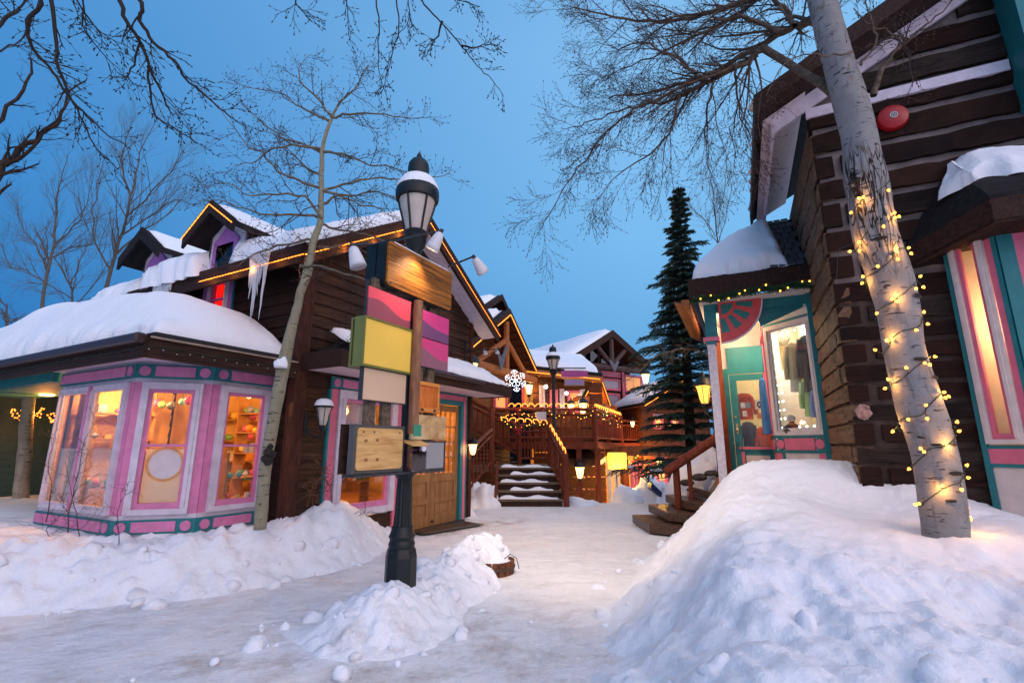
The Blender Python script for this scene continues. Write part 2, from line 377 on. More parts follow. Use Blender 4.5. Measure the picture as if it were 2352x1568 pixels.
def h_mid(x, y):
    d, s, t = seg_d(x, y, (-1.02, 4.05), (-.35, 6.2))
    wd = .64-.08*t+.22*fbm(x, y, 21, 3, 1.6)
    d0, _, _ = seg_d(x, y, (-1.5, 3.95), (-.75, 4.2))
    k = max(1-sst(0, wd, d), 0)
    h = k*(.26+.15*t)+.05*math.exp(-(((x+.95)/.28)**2+((y-4.16)/.26)**2))+.06*(1-sst(.05, .42, seg_d(x, y, (-1.62, 4.12), (-1.0, 4.15))[0]))
    h -= .20*math.exp(-(((x+.12)/.20)**2+((y-5.72)/.20)**2))
    if k <= 0 and h <= .001: return -.1
    h += sst(0, .35, k)*(.20*abs(fbm(x, y, 14, 4, 3.2))+.10*abs(fbm(x, y, 2, 3, 9))-.06)
    return h-.05*(1-sst(0, .3, k))
def field(name, xs, ys, fz, keep=None, dirt=None, mat=SNOW, extra=None):
    nx, ny = len(xs), len(ys); V = []; ok = []
    for y in ys:
        for x in xs:
            z, k = fz(x, y); V.append((x, y, z)); ok.append(k)
    Fs = []
    for j in range(ny-1):
        for i in range(nx-1):
            q = (j*nx+i, j*nx+i+1, (j+1)*nx+i+1, (j+1)*nx+i)
            if any(ok[t] for t in q) and (keep is None or keep((xs[i]+xs[i+1])/2, (ys[j]+ys[j+1])/2)): Fs.append(q)
    used = sorted({t for q in Fs for t in q}); mp = {t: i for i, t in enumerate(used)}
    mb = M(); mb.v = [V[t] for t in used]; mb.f = [tuple(mp[t] for t in q) for q in Fs]; mb.m = [0]*len(Fs)
    if extra: extra(mb)
    o = mb.build(name, mat, smooth='all')
    at_ = o.data.attributes.new('dirt', 'FLOAT', 'POINT')
    n0 = len(used); loc = Wl[o]
    vals = []
    for v in o.data.vertices: vals.append(dirt(v.co.x+loc.x, v.co.y+loc.y) if dirt else 0.0)
    at_.data.foreach_set('value', vals)
    return o
def lumps(hf, n, rng, seed, rr=(.025, .09)):
    def ex(mb):
        r = random.Random(seed); c = 0
        while c < n:
            x, y = r.uniform(rng[0], rng[1]), r.uniform(rng[2], rng[3]); h = hf(x, y)
            if not (-.06 < h < .40): continue
            if hf(x+.05, y) < -.09 and r.random() < .7: continue
            c += 1; q = r.uniform(*rr)*r.random()**1.2+.010; z = gz(x, y)+max(h, 0)-q*.1
            k0 = len(mb.v); mb.ball((x, y, z), q, 8, r.uniform(.6, .95))
            for i in range(k0, len(mb.v)):
                v = Vector(mb.v[i]); dv = v-Vector((x, y, z)); f = 1+1.3*noise.noise(v*(1/q)*.6+Vector((seed, 0, 0))); mb.v[i] = tuple(Vector((x, y, z))+dv*f)
    return ex
def frange(a, b, s):
    n = max(1, int(round((b-a)/s))); return [a+(b-a)*i/n for i in range(n+1)]
gx = [-300, -120, -60, -30]+frange(-18, -6, .5)+frange(-5.8, 5, .09)+frange(5.5, 18, .6)+[30, 60, 120, 300]
gy = [-200, -60, -20, -6]+frange(-3, 1.4, .4)+frange(1.5, 9, .08)+frange(9.2, 20, .2)+[22, 26, 32, 45, 70, 120, 300, 700]
def gdirt(x, y):
    if abs(x) > 14 or y > 30: return 0
    v = .30
    v += .55*(1-sst(.2, 1.3, seg_d(x, y, (-1.9, 3.5), (-.4, 3.9))[0]))
    v += .9*(1-sst(.1, .9, seg_d(x, y, (-1.25, 8.75), (-.2, 9.6))[0]))
    v += .4*(1-sst(.1, .9, seg_d(x, y, (-6, 2.5), (-2.7, 2.6))[0]))
    v += .3*(1-sst(.1, 1.2, seg_d(x, y, (-4, 4.3), (-1.6, 6.7))[0]))
    return min(1, v)
g = field('ground', gx, gy, lambda x, y: (gz(x, y)+(.012*fbm(x, y, 1, 4, 3.0)+.006*fbm(x, y, 2, 2, 12) if abs(x) < 9 and y < 12 else 0), True), dirt=gdirt, mat=PATHS)
g['kind'] = 'structure'
def shopcut(x, y):
    p = Vector((x, y, 0)); A, B = p.dot(VA), p.dot(VB)
    return not ((A > 2.98 and B > 6.0 and A+B > 9.35+.12 and B < 14) or (A > 4.36 and B > 5.56))
o = field('snow_bank', frange(-9, -1.5, .036), frange(2.6, 8.6, .036), lambda x, y: (lambda h: (gz(x, y)+h, h > -.09))(h_left(x, y)), shopcut, extra=lumps(h_left, 80, (-7, -1.7, 3.3, 7.6), 3), dirt=lambda x, y: .25)
tag(o, 'lumpy blue-white ploughed snow bank in front of the pink corner shop window', 'snow bank', kind='thing')
def cabcut(x, y):
    p = Vector((x, y, 0)); c, d = p.dot(VC), p.dot(VD)
    return not (c > 6.62 and d > 1.2) and not (c > 8.6 and d > .5)
o = field('snow_mound', frange(0, 5.9, .03), frange(.6, 8.5, .03), lambda x, y: (lambda h: (gz(x, y)+h, h > -.09))(h_right(x, y)), cabcut, extra=lumps(h_right, 40, (.1, 2.4, 1.8, 7.8), 5), dirt=lambda x, y: .05)
tag(o, 'huge smooth snow mound heaped below the log cabin and big aspen', 'snow mound', kind='thing')
o = field('snow_mound', frange(-2.4, .5, .024), frange(3.2, 7.2, .024), lambda x, y: (lambda h: (gz(x, y)+h, h > -.09))(h_mid(x, y)), extra=lumps(h_mid, 80, (-2.2, .4, 3.3, 7.0), 8), dirt=lambda x, y: .12+.7*(1-sst(.0, .35, abs(y-3.75)))*(1-sst(.2, .7, abs(x+1.0))))
tag(o, 'small crumbly snow heap around the foot of the sign lamp post', 'snow mound', kind='thing')
# stray lumps on the trodden snow
rl = random.Random(4)
for li, (lx, ly, q) in enumerate(((-1.05, 3.35, .055), (-1.95, 3.55, .03), (-.75, 3.55, .025), (-2.3, 3.3, .02), (-1.5, 3.2, .02), (.15, 4.3, .02))):
    mb = M(); mb.ball((lx, ly, gz(lx, ly)+q*.5), q, 10, .8)
    mb.v = [tuple(Vector((lx, ly, .03))+(Vector(v)-Vector((lx, ly, .03)))*(1+.5*noise.noise(Vector(v)*22))) for v in mb.v]
    o = mb.build('snow_lump', RSNOW, smooth='all'); tag(o, {0: 'biggest loose snow lump, on the path just before the lamp post heap', 1: 'loose snow lump on the path toward the bay window bank', 2: 'small snow lump beside the biggest one on the path', 3: 'tiny snow crumb on the trodden path farthest toward the bay bank', 4: 'small snow lump lying nearest the viewer on the path', 5: 'small snow lump on the open path between lamp post and big mound'}[li], 'snow lump', 'loose snow lumps on the path')

def snowpatch(name, base, thick, nu, nv, label, amp=.06, sc=1.6, lean=Vector((0, 0, 0)), cat='snow', seed=0, kind='stuff', parent=None):
    """snow lying on a roof: base(u,v)->point, thick(u,v)->depth; closed mesh with rounded rims"""
    top = []; bot = []
    for j in range(nv+1):
        for i in range(nu+1):
            u, v = i/nu, j/nv; p = base(u, v); e = min(u, 1-u, v, 1-v)
            ed = min(1, (min(min(u, 1-u)*nu, min(v, 1-v)*nv)/5.0)); rim = math.sqrt(max(0, 1-(1-ed)**2))
            t = thick(u, v); t = max(0, t)*(rim)+.004
            q = Vector(p); t *= 1+.55*amp/.06*fbm(q.x, q.y, q.z+seed, 3, sc)*.5
            t += amp*.3*fbm(q.x, q.y, q.z+seed, 3, sc*5)*rim
            out = lean*(math.sin(math.pi*min(1, ed))*.5) if ed < 1 else Vector((0, 0, 0))
            nse = (1-ed)*.17*fbm(q.x, q.y, q.z+5+seed, 3, 4)
            q2 = q+(lean.normalized()*nse if lean.length > 0 else Vector((0, 0, 0)))
            top.append(q2+UP*t+out); bot.append(q2-UP*.004+out*.3)
    n = len(top); mb = M(); W_ = nu+1; fs = []
    for j in range(nv):
        for i in range(nu):
            a = j*W_+i; fs.append((a, a+1, a+W_+1, a+W_)); fs.append((n+a+W_, n+a+W_+1, n+a+1, n+a))
    rimi = [i for i in range(W_)]+[j*W_+nu for j in range(1, nv+1)]+[nv*W_+i for i in range(nu-1, -1, -1)]+[j*W_ for j in range(nv-1, 0, -1)]
    for k in range(len(rimi)):
        a, b = rimi[k], rimi[(k+1) % len(rimi)]; fs.append((b, a, n+a, n+b))
    mb.add(top+bot, fs)
    o = mb.build(name, RSNOW, parent, smooth='all')
    if parent is None: tag(o, label, cat, kind=kind)
    return o
# ================================================================ CORNER SHOP (brown siding, pink bay)
shop = thing('corner_shop', 'dark brown two-storey corner shop with pink and teal bay window and gable', 'building', AB(4.27, 5.47, 0))
FL = Fr(AB(4.27, 0), VB, -VA); FG = Fr(AB(0, 5.47), VA, -VB)
def siding(mb, f, z0, z1, iv, h=.165, t=.035):
    z = z0
    while z < z1-1e-3:
        zt = min(z+h, z1)
        for (a, b) in iv((z+zt)/2):
            if b-a < .02: continue
            j = rnd.uniform(-.003, .003)
            mb.hexa([f.P(a, z, 0), f.P(b, z, 0), f.P(b, z, t+j), f.P(a, z, t+j), f.P(a, zt, 0), f.P(b, zt, 0), f.P(b, zt+.01, .012), f.P(a, zt+.01, .012)])
        z = zt
def cut(iv, a, b):
    out = []
    for (x, y) in iv:
        if b <= x or a >= y: out.append((x, y)); continue
        if a > x: out.append((x, a))
        if b < y: out.append((b, y))
    return out
RA, RZ, EZ, RS = 6.35, 5.43, 3.93, (5.43-3.93)/(6.35-3.9)   # ridge A, ridge z, eave z, slope
def roofz(A): return RZ-abs(A-RA)*RS
BEND = 11.0
def iv_left(z):
    iv = [(5.47, BEND)]
    if z < 2.45: iv = cut(iv, 5.90, 8.28)
    if 3.1 < z < 4.05: iv = cut(iv, 7.18, 7.74)
    return iv
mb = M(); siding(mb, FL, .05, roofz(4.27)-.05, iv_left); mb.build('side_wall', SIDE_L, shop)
def iv_g(z):
    a0, a1 = 4.27, 8.42
    if z > roofz(4.27): a0 = RA-(RZ-z)/RS; a1 = min(a1, RA+(RZ-z)/RS)
    if z > roofz(8.42): a1 = min(a1, RA+(RZ-z)/RS)
    iv = [(a0, a1)]
    if .35 < z < 2.2: iv = cut(iv, 4.98, 6.12)
    if z < 2.28: iv = cut(iv, 6.36, 8.02)
    return iv
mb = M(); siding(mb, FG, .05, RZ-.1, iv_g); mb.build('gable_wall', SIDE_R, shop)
mb = M(); mb.fbox(FL, 5.44, 5.58, .05, 3.9, -.01, .05); mb.fbox(FG, 4.20, 4.38, .05, 3.98, -.02, .05); mb.fbox(FG, 8.36, 8.46, .05, 3.95, -.01, .05)
mb.build('corner_board', wood('corner_post_brown', (.03, .012, .008), (.09, .03, .018), 0, (2, 9, 9), .6, .4, vertical=True), shop)
# roof
def slab(mb, A0, A1, B0, B1, t=.14):
    z0, z1 = roofz(A0), roofz(A1)
    mb.hexa([AB(A0, B0, z0-t), AB(A1, B0, z1-t), AB(A1, B1, z1-t), AB(A0, B1, z0-t), AB(A0, B0, z0), AB(A1, B0, z1), AB(A1, B1, z1), AB(A0, B1, z0)])
mb = M(); slab(mb, 3.9, RA, 5.10, BEND+.3); slab(mb, RA+.002, 8.85, 5.10, BEND+.3)
roof = mb.build('roof', SHING, shop)
mb = M(); mb.hexa([AB(3.86, 5.04, EZ-.24), AB(3.9, 5.04, EZ-.24), AB(3.9, BEND+.3, EZ-.24), AB(3.86, BEND+.3, EZ-.24), AB(3.86, 5.04, EZ+.02), AB(3.9, 5.04, EZ+.02), AB(3.9, BEND+.3, EZ+.02), AB(3.86, BEND+.3, EZ+.02)])
mb.build('eave_fascia', FASC2, roof)
def rake(mb, A0, A1, B, dz0, dz1, w_):
    mb.hexa([AB(A0, B, roofz(A0)+dz0), AB(A1, B, roofz(A1)+dz0), AB(A1, B+w_, roofz(A1)+dz0), AB(A0, B+w_, roofz(A0)+dz0), AB(A0, B, roofz(A0)+dz1), AB(A1, B, roofz(A1)+dz1), AB(A1, B+w_, roofz(A1)+dz1), AB(A0, B+w_, roofz(A0)+dz1)])
mb = M(); rake(mb, 3.86, RA, 5.04, -.26, .03, .058); rake(mb, RA+.002, 8.89, 5.04, -.26, .03, .058); mb.build('rake_board', FASC, roof)
mb = M(); rake(mb, 3.92, RA-.05, 5.12, -.20, -.145, .34); mb.build('soffit', FASC, roof)
mb = M(); rake(mb, RA+.05, 8.83, 5.12, -.23, -.145, .34); mb.build('soffit', WHT, roof)
for ri, (p, q) in enumerate((((AB(3.83, 5.02, EZ-.16)), AB(3.83, 7.28, EZ-.16)), (AB(3.85, 5.01, EZ-.16), AB(RA, 5.01, RZ-.16)), (AB(RA, 5.01, RZ-.16), AB(8.9, 5.01, roofz(8.9)-.16)))):
    mb = M(); n = int((q-p).length/.022)
    for i in range(n):
        a = lerp(p, q, (i+.1)/n); b = lerp(p, q, (i+.9)/n); r_ = .005 if i % 3 else .0085
        mb.tube([a+UP*rnd.uniform(-.002, .002), b], r_, 4, cap=False)
    o = mb.build('rope_light', ROPE)
    tag(o, ['warm yellow rope light along the side eave of the corner shop', 'warm yellow rope light climbing the near side of the shop gable', 'warm yellow rope light descending the far side of the shop gable'][ri], 'rope light', 'rope lights on the corner shop roof')
for k in range(5): plight('rope_glow', AB(3.95+.55*k, 5.0, roofz(3.95+.55*k)-.22), 2.6, (1, .36, .06), .04)
for k in range(4): plight('rope_glow', AB(3.78, 5.5+.5*k, EZ-.2), 1.2, (1, .36, .06), .04)
# red attic window in the side wall
def sash_window(parent, f, u0, u1, z0, z1, n=0.0, frame=WHT, sash=PINK, pane=GLASS, fw=.07, sw=.035, meet=.5, name='window', teal=True, depth=.05):
    mb = M()
    for a, b, c, d in ((u0, u0+fw, z0, z1), (u1-fw, u1, z0, z1), (u0+fw, u1-fw, z1-fw, z1), (u0+fw, u1-fw, z0, z0+fw*.8)): mb.fbox(f, a, b, c, d, n-.02, n+depth)
    g2 = fw*.45
    for a, b, c, d in ((u0+g2, u0+fw, z0+fw, z1-fw), (u1-fw, u1-g2, z0+fw, z1-fw)): mb.fbox(f, a, b, c, d, n+depth, n+depth+.012)
    wn = mb.build(name, frame, parent)
    a, b, c, d = u0+fw, u1-fw, z0+fw*.8, z1-fw; zm = c+(d-c)*meet if meet else None
    mb = M()
    for x in ((a, a+sw, c, d), (b-sw, b, c, d), (a+sw, b-sw, d-sw, d), (a+sw, b-sw, c, c+sw*1.6)): mb.fbox(f, *x, n-.015, n+.03)
    if zm: mb.fbox(f, a+sw, b-sw, zm-.014, zm+.014, n-.015, n+.034)
    mb.build('sash', sash, wn)
    mb = M(); mb.fbox(f, a+sw, b-sw, c+sw, d-sw, n+.002, n+.008); mb.build('pane', pane, wn)
    return wn
PANE_RED = emit('red_lit_blind', (1, .012, .006), 1.6)
sash_window(shop, FL, 7.18, 7.74, 3.10, 4.02, sash=PURP, meet=.62, fw=.09)
mb = M(); mb.fbox(FL, 7.2, 7.72, 3.12, 4.0, -.10, -.08); mb.build('red_blind', PANE_RED, shop)
mb = M(); mb.fbox(FL, 7.08, 7.175, 3.0, 4.03, -.01, .045); mb.fbox(FL, 7.745, 7.86, 3.0, 4.03, -.01, .045); mb.build('window_casing', PURP, shop)
mb = M(); mb.fbox(FL, 7.05, 7.075, 3.0, 4.03, -.01, .05); mb.build('window_casing', TEAL, shop)
# dormers
def dormer(B, lit, label):
    hw, zt, zb = .62, 4.93, 4.50
    d = M(); 
    Fd = Fr(AB(4.0, 0), VB, -VA)
    d.fprism(Fd, [(B-.45, 3.95), (B+.45, 3.95), (B+.45, zb+.02), (B, zt-.12), (B-.45, zb+.02)], -.06, 0)
    dm = d.build('dormer', WHT, shop)
    d = M(); d.fprism(Fd, [(B-.30, 4.0), (B+.30, 4.0), (B+.30, 4.42), (B, 4.66), (B-.30, 4.42)], .001, .03)
    d.build('dormer_window', PURP, dm)
    d = M(); d.fprism(Fd, [(B-.2, 4.02), (B+.2, 4.02), (B+.2, 4.36), (B-.2, 4.36)], .031, .036); d.build('pane', glassmat('dark_pane', (.1, .1, .15)), dm)
    d = M()
    for s in (-1, 1):
        p = [AB(3.72, B+s*hw, zb-.10), AB(5.6, B+s*hw, zb-.10), AB(5.6, B, zt-.10+.0), AB(3.72, B, zt-.10)]
        d.hexa([p[0], p[1], p[2], p[3]]+[q+UP*.09 for q in p])
        d.hexa([AB(3.68, B+s*hw, zb-.19), AB(3.72, B+s*hw, zb-.19), AB(3.72, B, zt-.19), AB(3.68, B, zt-.19), AB(3.68, B+s*hw, zb+.02), AB(3.72, B+s*hw, zb+.02), AB(3.72, B, zt+.02), AB(3.68, B, zt+.02)])
        d.hexa([AB(4.0, B+s*.45, 3.9), AB(5.4, B+s*.45, 3.9), AB(5.4, B+s*.40, 3.9), AB(4.0, B+s*.40, 3.9), AB(4.0, B+s*.45, zb+.02), AB(5.4, B+s*.45, zb+.02), AB(5.4, B+s*.40, zb+.05), AB(4.0, B+s*.40, zb+.05)])
    d.build('dormer_roof', SHING, dm)
    for s in (-1, 1):
        snowpatch('dormer_snow', lambda u, v, s=s: AB(3.78+u*1.7, B+s*(hw*.98*v), zt-(zt-zb)*v), lambda u, v: .10*(.6+.4*u), 20, 12, label+(' on the near slope' if s < 0 else ' on the far slope'), .03, seed=B+s)
    if lit:
        mb = M()
        for s in (-1, 1):
            p, q = AB(3.66, B+s*hw, zb-.06), AB(3.66, B, zt-.06); n = 30
            for i in range(n): mb.tube([lerp(p, q, (i+.05)/n), lerp(p, q, (i+.95)/n)], .0065 if i % 3 else .009, 4, cap=False)
        tag(mb.build('rope_light', ROPE), 'warm rope light outlining the nearer dormer gable', 'rope light', 'rope lights on the corner shop roof')
dormer(6.98, True, 'thin snow cover of the lit nearer dormer'); dormer(8.9, False, 'snow cover of the unlit farther dormer')
# main roof snow
snowpatch('roof_snow', lambda u, v: AB(3.92+u*2.35, 5.30+v*1.55, roofz(3.92+u*2.35)), lambda u, v: .20+.05*math.sin(v*9)+.20*v*(1-u), 40, 30, 'deep snow along the side slope roof beside the nearer dormer', .07, 1.8, -VA*.10, seed=2)
snowpatch('roof_snow', lambda u, v: AB(3.80+u*1.9, 7.35+v*1.45, roofz(3.80+u*1.9)), lambda u, v: .36-.1*u, 30, 30, 'bulging snow overhanging the eave between the two dormers', .07, 1.8, -VA*.28, seed=6)
snowpatch('roof_snow', lambda u, v: AB(3.9+u*1.9, 9.2+v*1.9, roofz(3.9+u*1.9)), lambda u, v: .24, 26, 20, 'snow on the far end of the side slope roof beyond the farther dormer', .06, 1.8, -VA*.1, seed=9)
# icicles
def icicles(B0, B1, z, prof, label, A=3.84):
    mb = M()
    for i, L in enumerate(prof):
        t = (i+.5)/len(prof); B = lerp(B0, B1, t); n = 9; wd = (B1-B0)/len(prof)*.72
        pts = [AB(A+.02*noise.noise(Vector((i, k*.4, 2))), B+.012*noise.noise(Vector((i*3.1, k*.5, 0))), z-L*k/n) for k in range(n+1)]
        mb.tube(pts, [max(.0015, abs(wd)*(1-(k/n))**.75+.0015) for k in range(n+1)], 8)
    tag(mb.build('icicle_cluster', ICE, smooth=True), label, 'icicles', 'icicle clusters under the shop eave')
icicles(6.10, 5.72, 3.98, [.5, .66, .55, 1.02, .9, .62, .48, .30, .98, .42], 'long sharp icicles hanging from the shop eave beside the young aspen')
icicles(8.55, 8.02, 4.05, [.36, .40, .42, .44, .40, .43, .38, .30], 'wide frozen curtain of ice below the bulging roof snow')
# ---------------- interior room seen through the glass
room = shop
mb = M()
def slabp(mb, pts, z0, z1): mb.prism([p+UP*z0 for p in pts], UP*(z1-z0))
slabp(mb, [AB(2.95, 8.25), AB(2.95, 6.46), AB(3.46, 5.95), AB(8.35, 5.56), AB(8.35, 8.6), AB(4.27, 8.6), AB(4.27, 8.25)], .40, .44)
mb.build('shop_floor', SHELF, shop)
mb = M(); slabp(mb, [AB(2.95, 8.25), AB(2.95, 6.46), AB(3.46, 5.95), AB(8.35, 5.56), AB(8.35, 8.6), AB(4.27, 8.6), AB(4.27, 8.25)], 2.42, 2.46)
for p, q in ((AB(8.4, 5.56), AB(8.4, 8.6)), (AB(8.4, 8.62), AB(4.3, 8.62))):
    f = fr2(p, q, AB(6, 7)); mb.fbox(f, 0, f.L, .4, 2.45, -.04, 0)
f = fr2(AB(3.0, 8.30), AB(4.3, 8.30), AB(3.5, 7)); mb.fbox(f, 0, f.L, .4, 2.45, -.04, 0)
f = fr2(AB(4.45, 5.62), AB(4.45, 5.9), AB(3.5, 5.8)); mb.fbox(f, -.05, f.L, .4, 2.45, -.1, 0)
mb.build('interior_wall', TAN, shop)
# shelving with goods: each unit a thing, goods things too
wares = [paint('ware%d' % i, c, .4, .2, 0) for i, c in enumerate([(.75, .1, .04), (.7, .45, .08), (.1, .35, .3), (.75, .7, .6), (.2, .25, .5), (.5, .08, .25), (.65, .25, .05), (.15, .3, .1)])]
WC = ['red', 'yellow', 'teal', 'cream', 'blue', 'plum', 'orange', 'green']; ORD = 'first second third fourth fifth sixth seventh eighth ninth tenth eleventh twelfth thirteenth fourteenth fifteenth sixteenth seventeenth eighteenth nineteenth twentieth'.split(); LV = ['lowest', 'second', 'third', 'fourth']
def shelf_unit(p, q, zs, depth, label, ware_group, toward, step=.14, rr=.05, where=''):
    f = fr2(p, q, toward); t = thing('shelf_unit', label, 'shelf', f.P(f.L/2, zs[0]-.2, 0), 'shelves inside the corner shop')
    for z in zs:
        mb = M(); mb.fbox(f, 0, f.L, z-.02, z, 0, depth); mb.build('shelf', SHELF, t)
    mb = M()
    for u in (0, f.L): mb.fbox(f, u-.012, u+.012, .44, zs[-1]+.3, 0, depth*.9)
    mb.build('upright', SHELF, t)
    for zi, z in enumerate(zs):
        u = step*.6; cnt = 0
        while u < f.L-.05:
            r_ = rr*rnd.uniform(.7, 1.1); mb = M(); c = f.P(u, z, depth*rnd.uniform(.4, .7)); k = rnd.random()
            if k < .5: mb.lathe(c, [(r_*.55, .001), (r_, r_*.5), (r_*1.05, r_), (r_*.75, r_*1.5), (r_*.5, r_*1.62)], 10)
            elif k < .75: mb.ball(c+UP*r_, r_, 10)
            else: mb.fbox(Fr(c-f.u*r_-UP*c.z, f.u, f.n), 0, r_*1.8, c.z+.001, c.z+r_*rnd.uniform(1.2, 2.6), -r_*.4, r_*.4)
            ci = rnd.randrange(8); o = mb.build('painted_pot' if k < .75 else 'gift_box', wares[ci], smooth=True); cnt += 1; tag(o, '%s %s, %s along the %s shelf %s' % (WC[ci], 'bowl' if k < .5 else ('ball pot' if k < .75 else 'box'), ORD[min(cnt-1, 19)], LV[min(zi, 3)] if zi < len(zs)-1 else 'top', where), 'pot' if k < .75 else 'box', ware_group); u += step*rnd.uniform(.85, 1.3)
    return t
G1 = 'small painted wares on the shelves of the corner shop'
shelf_unit(AB(3.72, 6.02), AB(4.26, 6.02), [.78, 1.02], .16, 'low wooden shelf of little round pots behind the right bay window', G1, AB(3.9, 5.0), .115, .042, 'behind the right bay window')
shelf_unit(AB(3.9, 8.22), AB(3.05, 8.22), [1.5, 1.85], .2, 'wooden shelf on the end wall of the bay seen through the tall left windows', G1, AB(3.5, 7), .17, .05, 'on the bay end wall')
shelf_unit(AB(5.0, 6.15), AB(6.2, 6.15), [.86, 1.12, 1.36], .2, 'stacked shelves of round wares behind the gable shop window', G1, AB(5.5, 5.4), .11, .045, 'behind the gable window')
shelf_unit(AB(5.9, 7.9), AB(5.1, 6.6), [.8, 1.15, 1.5, 1.85], .25, 'tall stocked shelves deep inside the corner shop', G1, AB(3.5, 7), .17, .07, 'deep inside the shop')
shelf_unit(AB(4.7, 8.5), AB(8.2, 8.5), [.8, 1.15, 1.5, 1.85], .25, 'long stocked shelves along the back wall of the corner shop', G1, AB(6, 7), .34, .09, 'along the back wall')
for p, lab in ((( AB(3.45, 7.9), 2.38), 'behind the tall pair of bay windows, added for extra warm light'), ((AB(4.3, 6.5), 2.38), 'seen in the middle bay window'), ((AB(5.35, 5.95), 2.38), 'just behind the gable shop window'), ((AB(6.8, 7.2), 2.38), 'in the depth of the corner shop'), ((AB(7.5, 6.1), 2.38), 'behind the oak double doors')):  # first pendant is an added one, there to warm the bay interior
    t = thing('pendant_lamp', 'glowing pendant lamp hanging '+lab, 'lamp', p[0]+UP*p[1], 'pendant lamps inside the corner shop')
    q = p[0]+UP*(p[1]-.28); b = M(); b.tube([p[0]+UP*p[1], q], .006, 4); b.build('cord', BLK, t)
    b = M(); b.ball(q, .045, 8); b.build('bulb', LIT, t); plight('bulb_light', q-UP*.09, 70, (1, .44, .10), .05, t)
# ---------------- bay window
P1, P2, P3, P4 = AB(2.86, 8.28), AB(2.86, 6.42), AB(3.416, 5.867), AB(4.25, 5.867)
def band(f, L, z0, z1, ends=(1, 1), mirror=False):
    """teal board with a pink inlay between discs"""
    a = M(); a.fbox(f, -.01, L+.01, z0, z1, .0, .03); a.build('trim_band', TEAL, shop)
    r_ = (z1-z0)*.36; b = M(); u0, u1 = .02, L-.02
    if ends[0]: b.disc(f, r_+.03, (z0+z1)/2, r_, .03, .044); u0 = 2*r_+.075
    if ends[1]: b.disc(f, L-r_-.03, (z0+z1)/2, r_, .03, .044); u1 = L-2*r_-.075
    b.fbox(f, u0, u1, z0+.022, z1-.022, .03, .042); b.build('trim_inlay', PINK, shop)
for k, (p, q, wins) in enumerate(((P1, P2, 2), (P2, P3, 1), (P3, P4, 1))):
    f = fr2(p, q, Vector((0, 0, 0))); L = f.L
    c = M(); c.fbox(f, 0, L, .02, .47, -.06, .0); c.fbox(f, 0, L, .60, .66, -.06, .006); c.fbox(f, 0, L, 2.12, 2.40, -.06, .0); c.build('bay_panel', WHT, shop)
    band(f, L, .46, .61, (k != 0, 1) if k else (0, 1)); band(f, L, 2.17, 2.33, (k != 0, k < 2))
    pw = .085
    c = M(); c.fbox(f, 0, pw, .66, 2.12, -.06, .012); c.fbox(f, L-pw, L, .66, 2.12, -.06, .012)
    c.fbox(f, 0, .10, .06, .44, 0, .012) if k else None; c.fbox(f, L-.10, L, .06, .44, 0, .012); c.build('bay_pilaster', PINK, shop)
    c = M(); 
    if k: c.fbox(f, .101, .125, .02, .455, 0, .016)
    c.fbox(f, L-.125, L-.101, .02, .455, 0, .016); c.build('trim_strip', TEAL, shop)
    if wins == 2:
        for a_, b_2 in ((pw, L/2-.0), (L/2+.0, L-pw)): sash_window(shop, f, a_, b_2, .66, 2.12, 0, WHT, WHT, GLASS, .055, .02, None)
        c = M(); c.fbox(f, L/2-.028, L/2+.028, .66, 2.12, .045, .07); c.build('mullion', PINK, shop)
    else: sash_window(shop, f, pw, L-pw, .66, 2.12, 0, WHT, PINK, GLASS, .075, .04, .52)
# oval poster in the middle bay window and another in the gable window
TRANSL, n__, l__, b__ = newmat('poster_sheet'); b__.inputs['Base Color'].default_value = (.55, .64, .60, 1); b__.inputs['Roughness'].default_value = .8
t__ = n__.new('ShaderNodeBsdfTranslucent'); t__.inputs[0].default_value = (.8, .75, .6, 1); x__ = n__.new('ShaderNodeMixShader'); x__.inputs[0].default_value = .45; l__.new(b__.outputs[0], x__.inputs[1]); l__.new(t__.outputs[0], x__.inputs[2]); l__.new(x__.outputs[0], n__['Material Output'].inputs[0])
def poster(f, u, z, w_, h_, n, label):
    t = thing('window_poster', label, 'poster', f.P(u, z-h_/2, n), 'oval posters in the shop windows')
    a = M(); a.fbox(f, u-w_/2, u+w_/2, z-h_*.62, z+h_*.45, n-.006, n); a.build('sheet', TRANSL, t)
    a = M(); a.ring(f, u, z+.08, w_*.36, w_*.42, n, n+.01, 32); a.build('ring', paint('poster_ring', (.75, .38, .12), .6, .2, 0), t)
    a = M(); a.disc(f, u, z+.08, w_*.35, n, n+.005, 32); a.build('oval', paint('poster_oval', (.75, .68, .72), .6, .1, 0), t)
shelf_unit(AB(5.15, 7.7), AB(5.15, 6.25), [.95, 1.3, 1.62, 1.92], .22, 'bright stocked shelf unit facing the middle bay window', G1, AB(3, 7), .135, .06, 'facing the middle bay window')
for k in range(9):
    c = AB(3.75+.02*math.sin(k*2), 8.0-k*.215, 1.98+.03*math.sin(k*1.7)); t = thing('hanging_ball', '%s dark glass ball in the row hanging behind the bay windows' % ORD[k], 'ornament', c, 'glass balls hanging behind the bay windows')
    a = M(); a.ball(c, .055+.012*math.sin(k*3), 12); a.build('ball', [wares[2], wares[5], wares[7], paint('smoke', (.06, .07, .07), .2, .1, 0)][k % 4], t, smooth=True); a = M(); a.tube([c, AB(3.75, 8.0-k*.215, 2.42)], .004, 4); a.build('string', BLK, t)
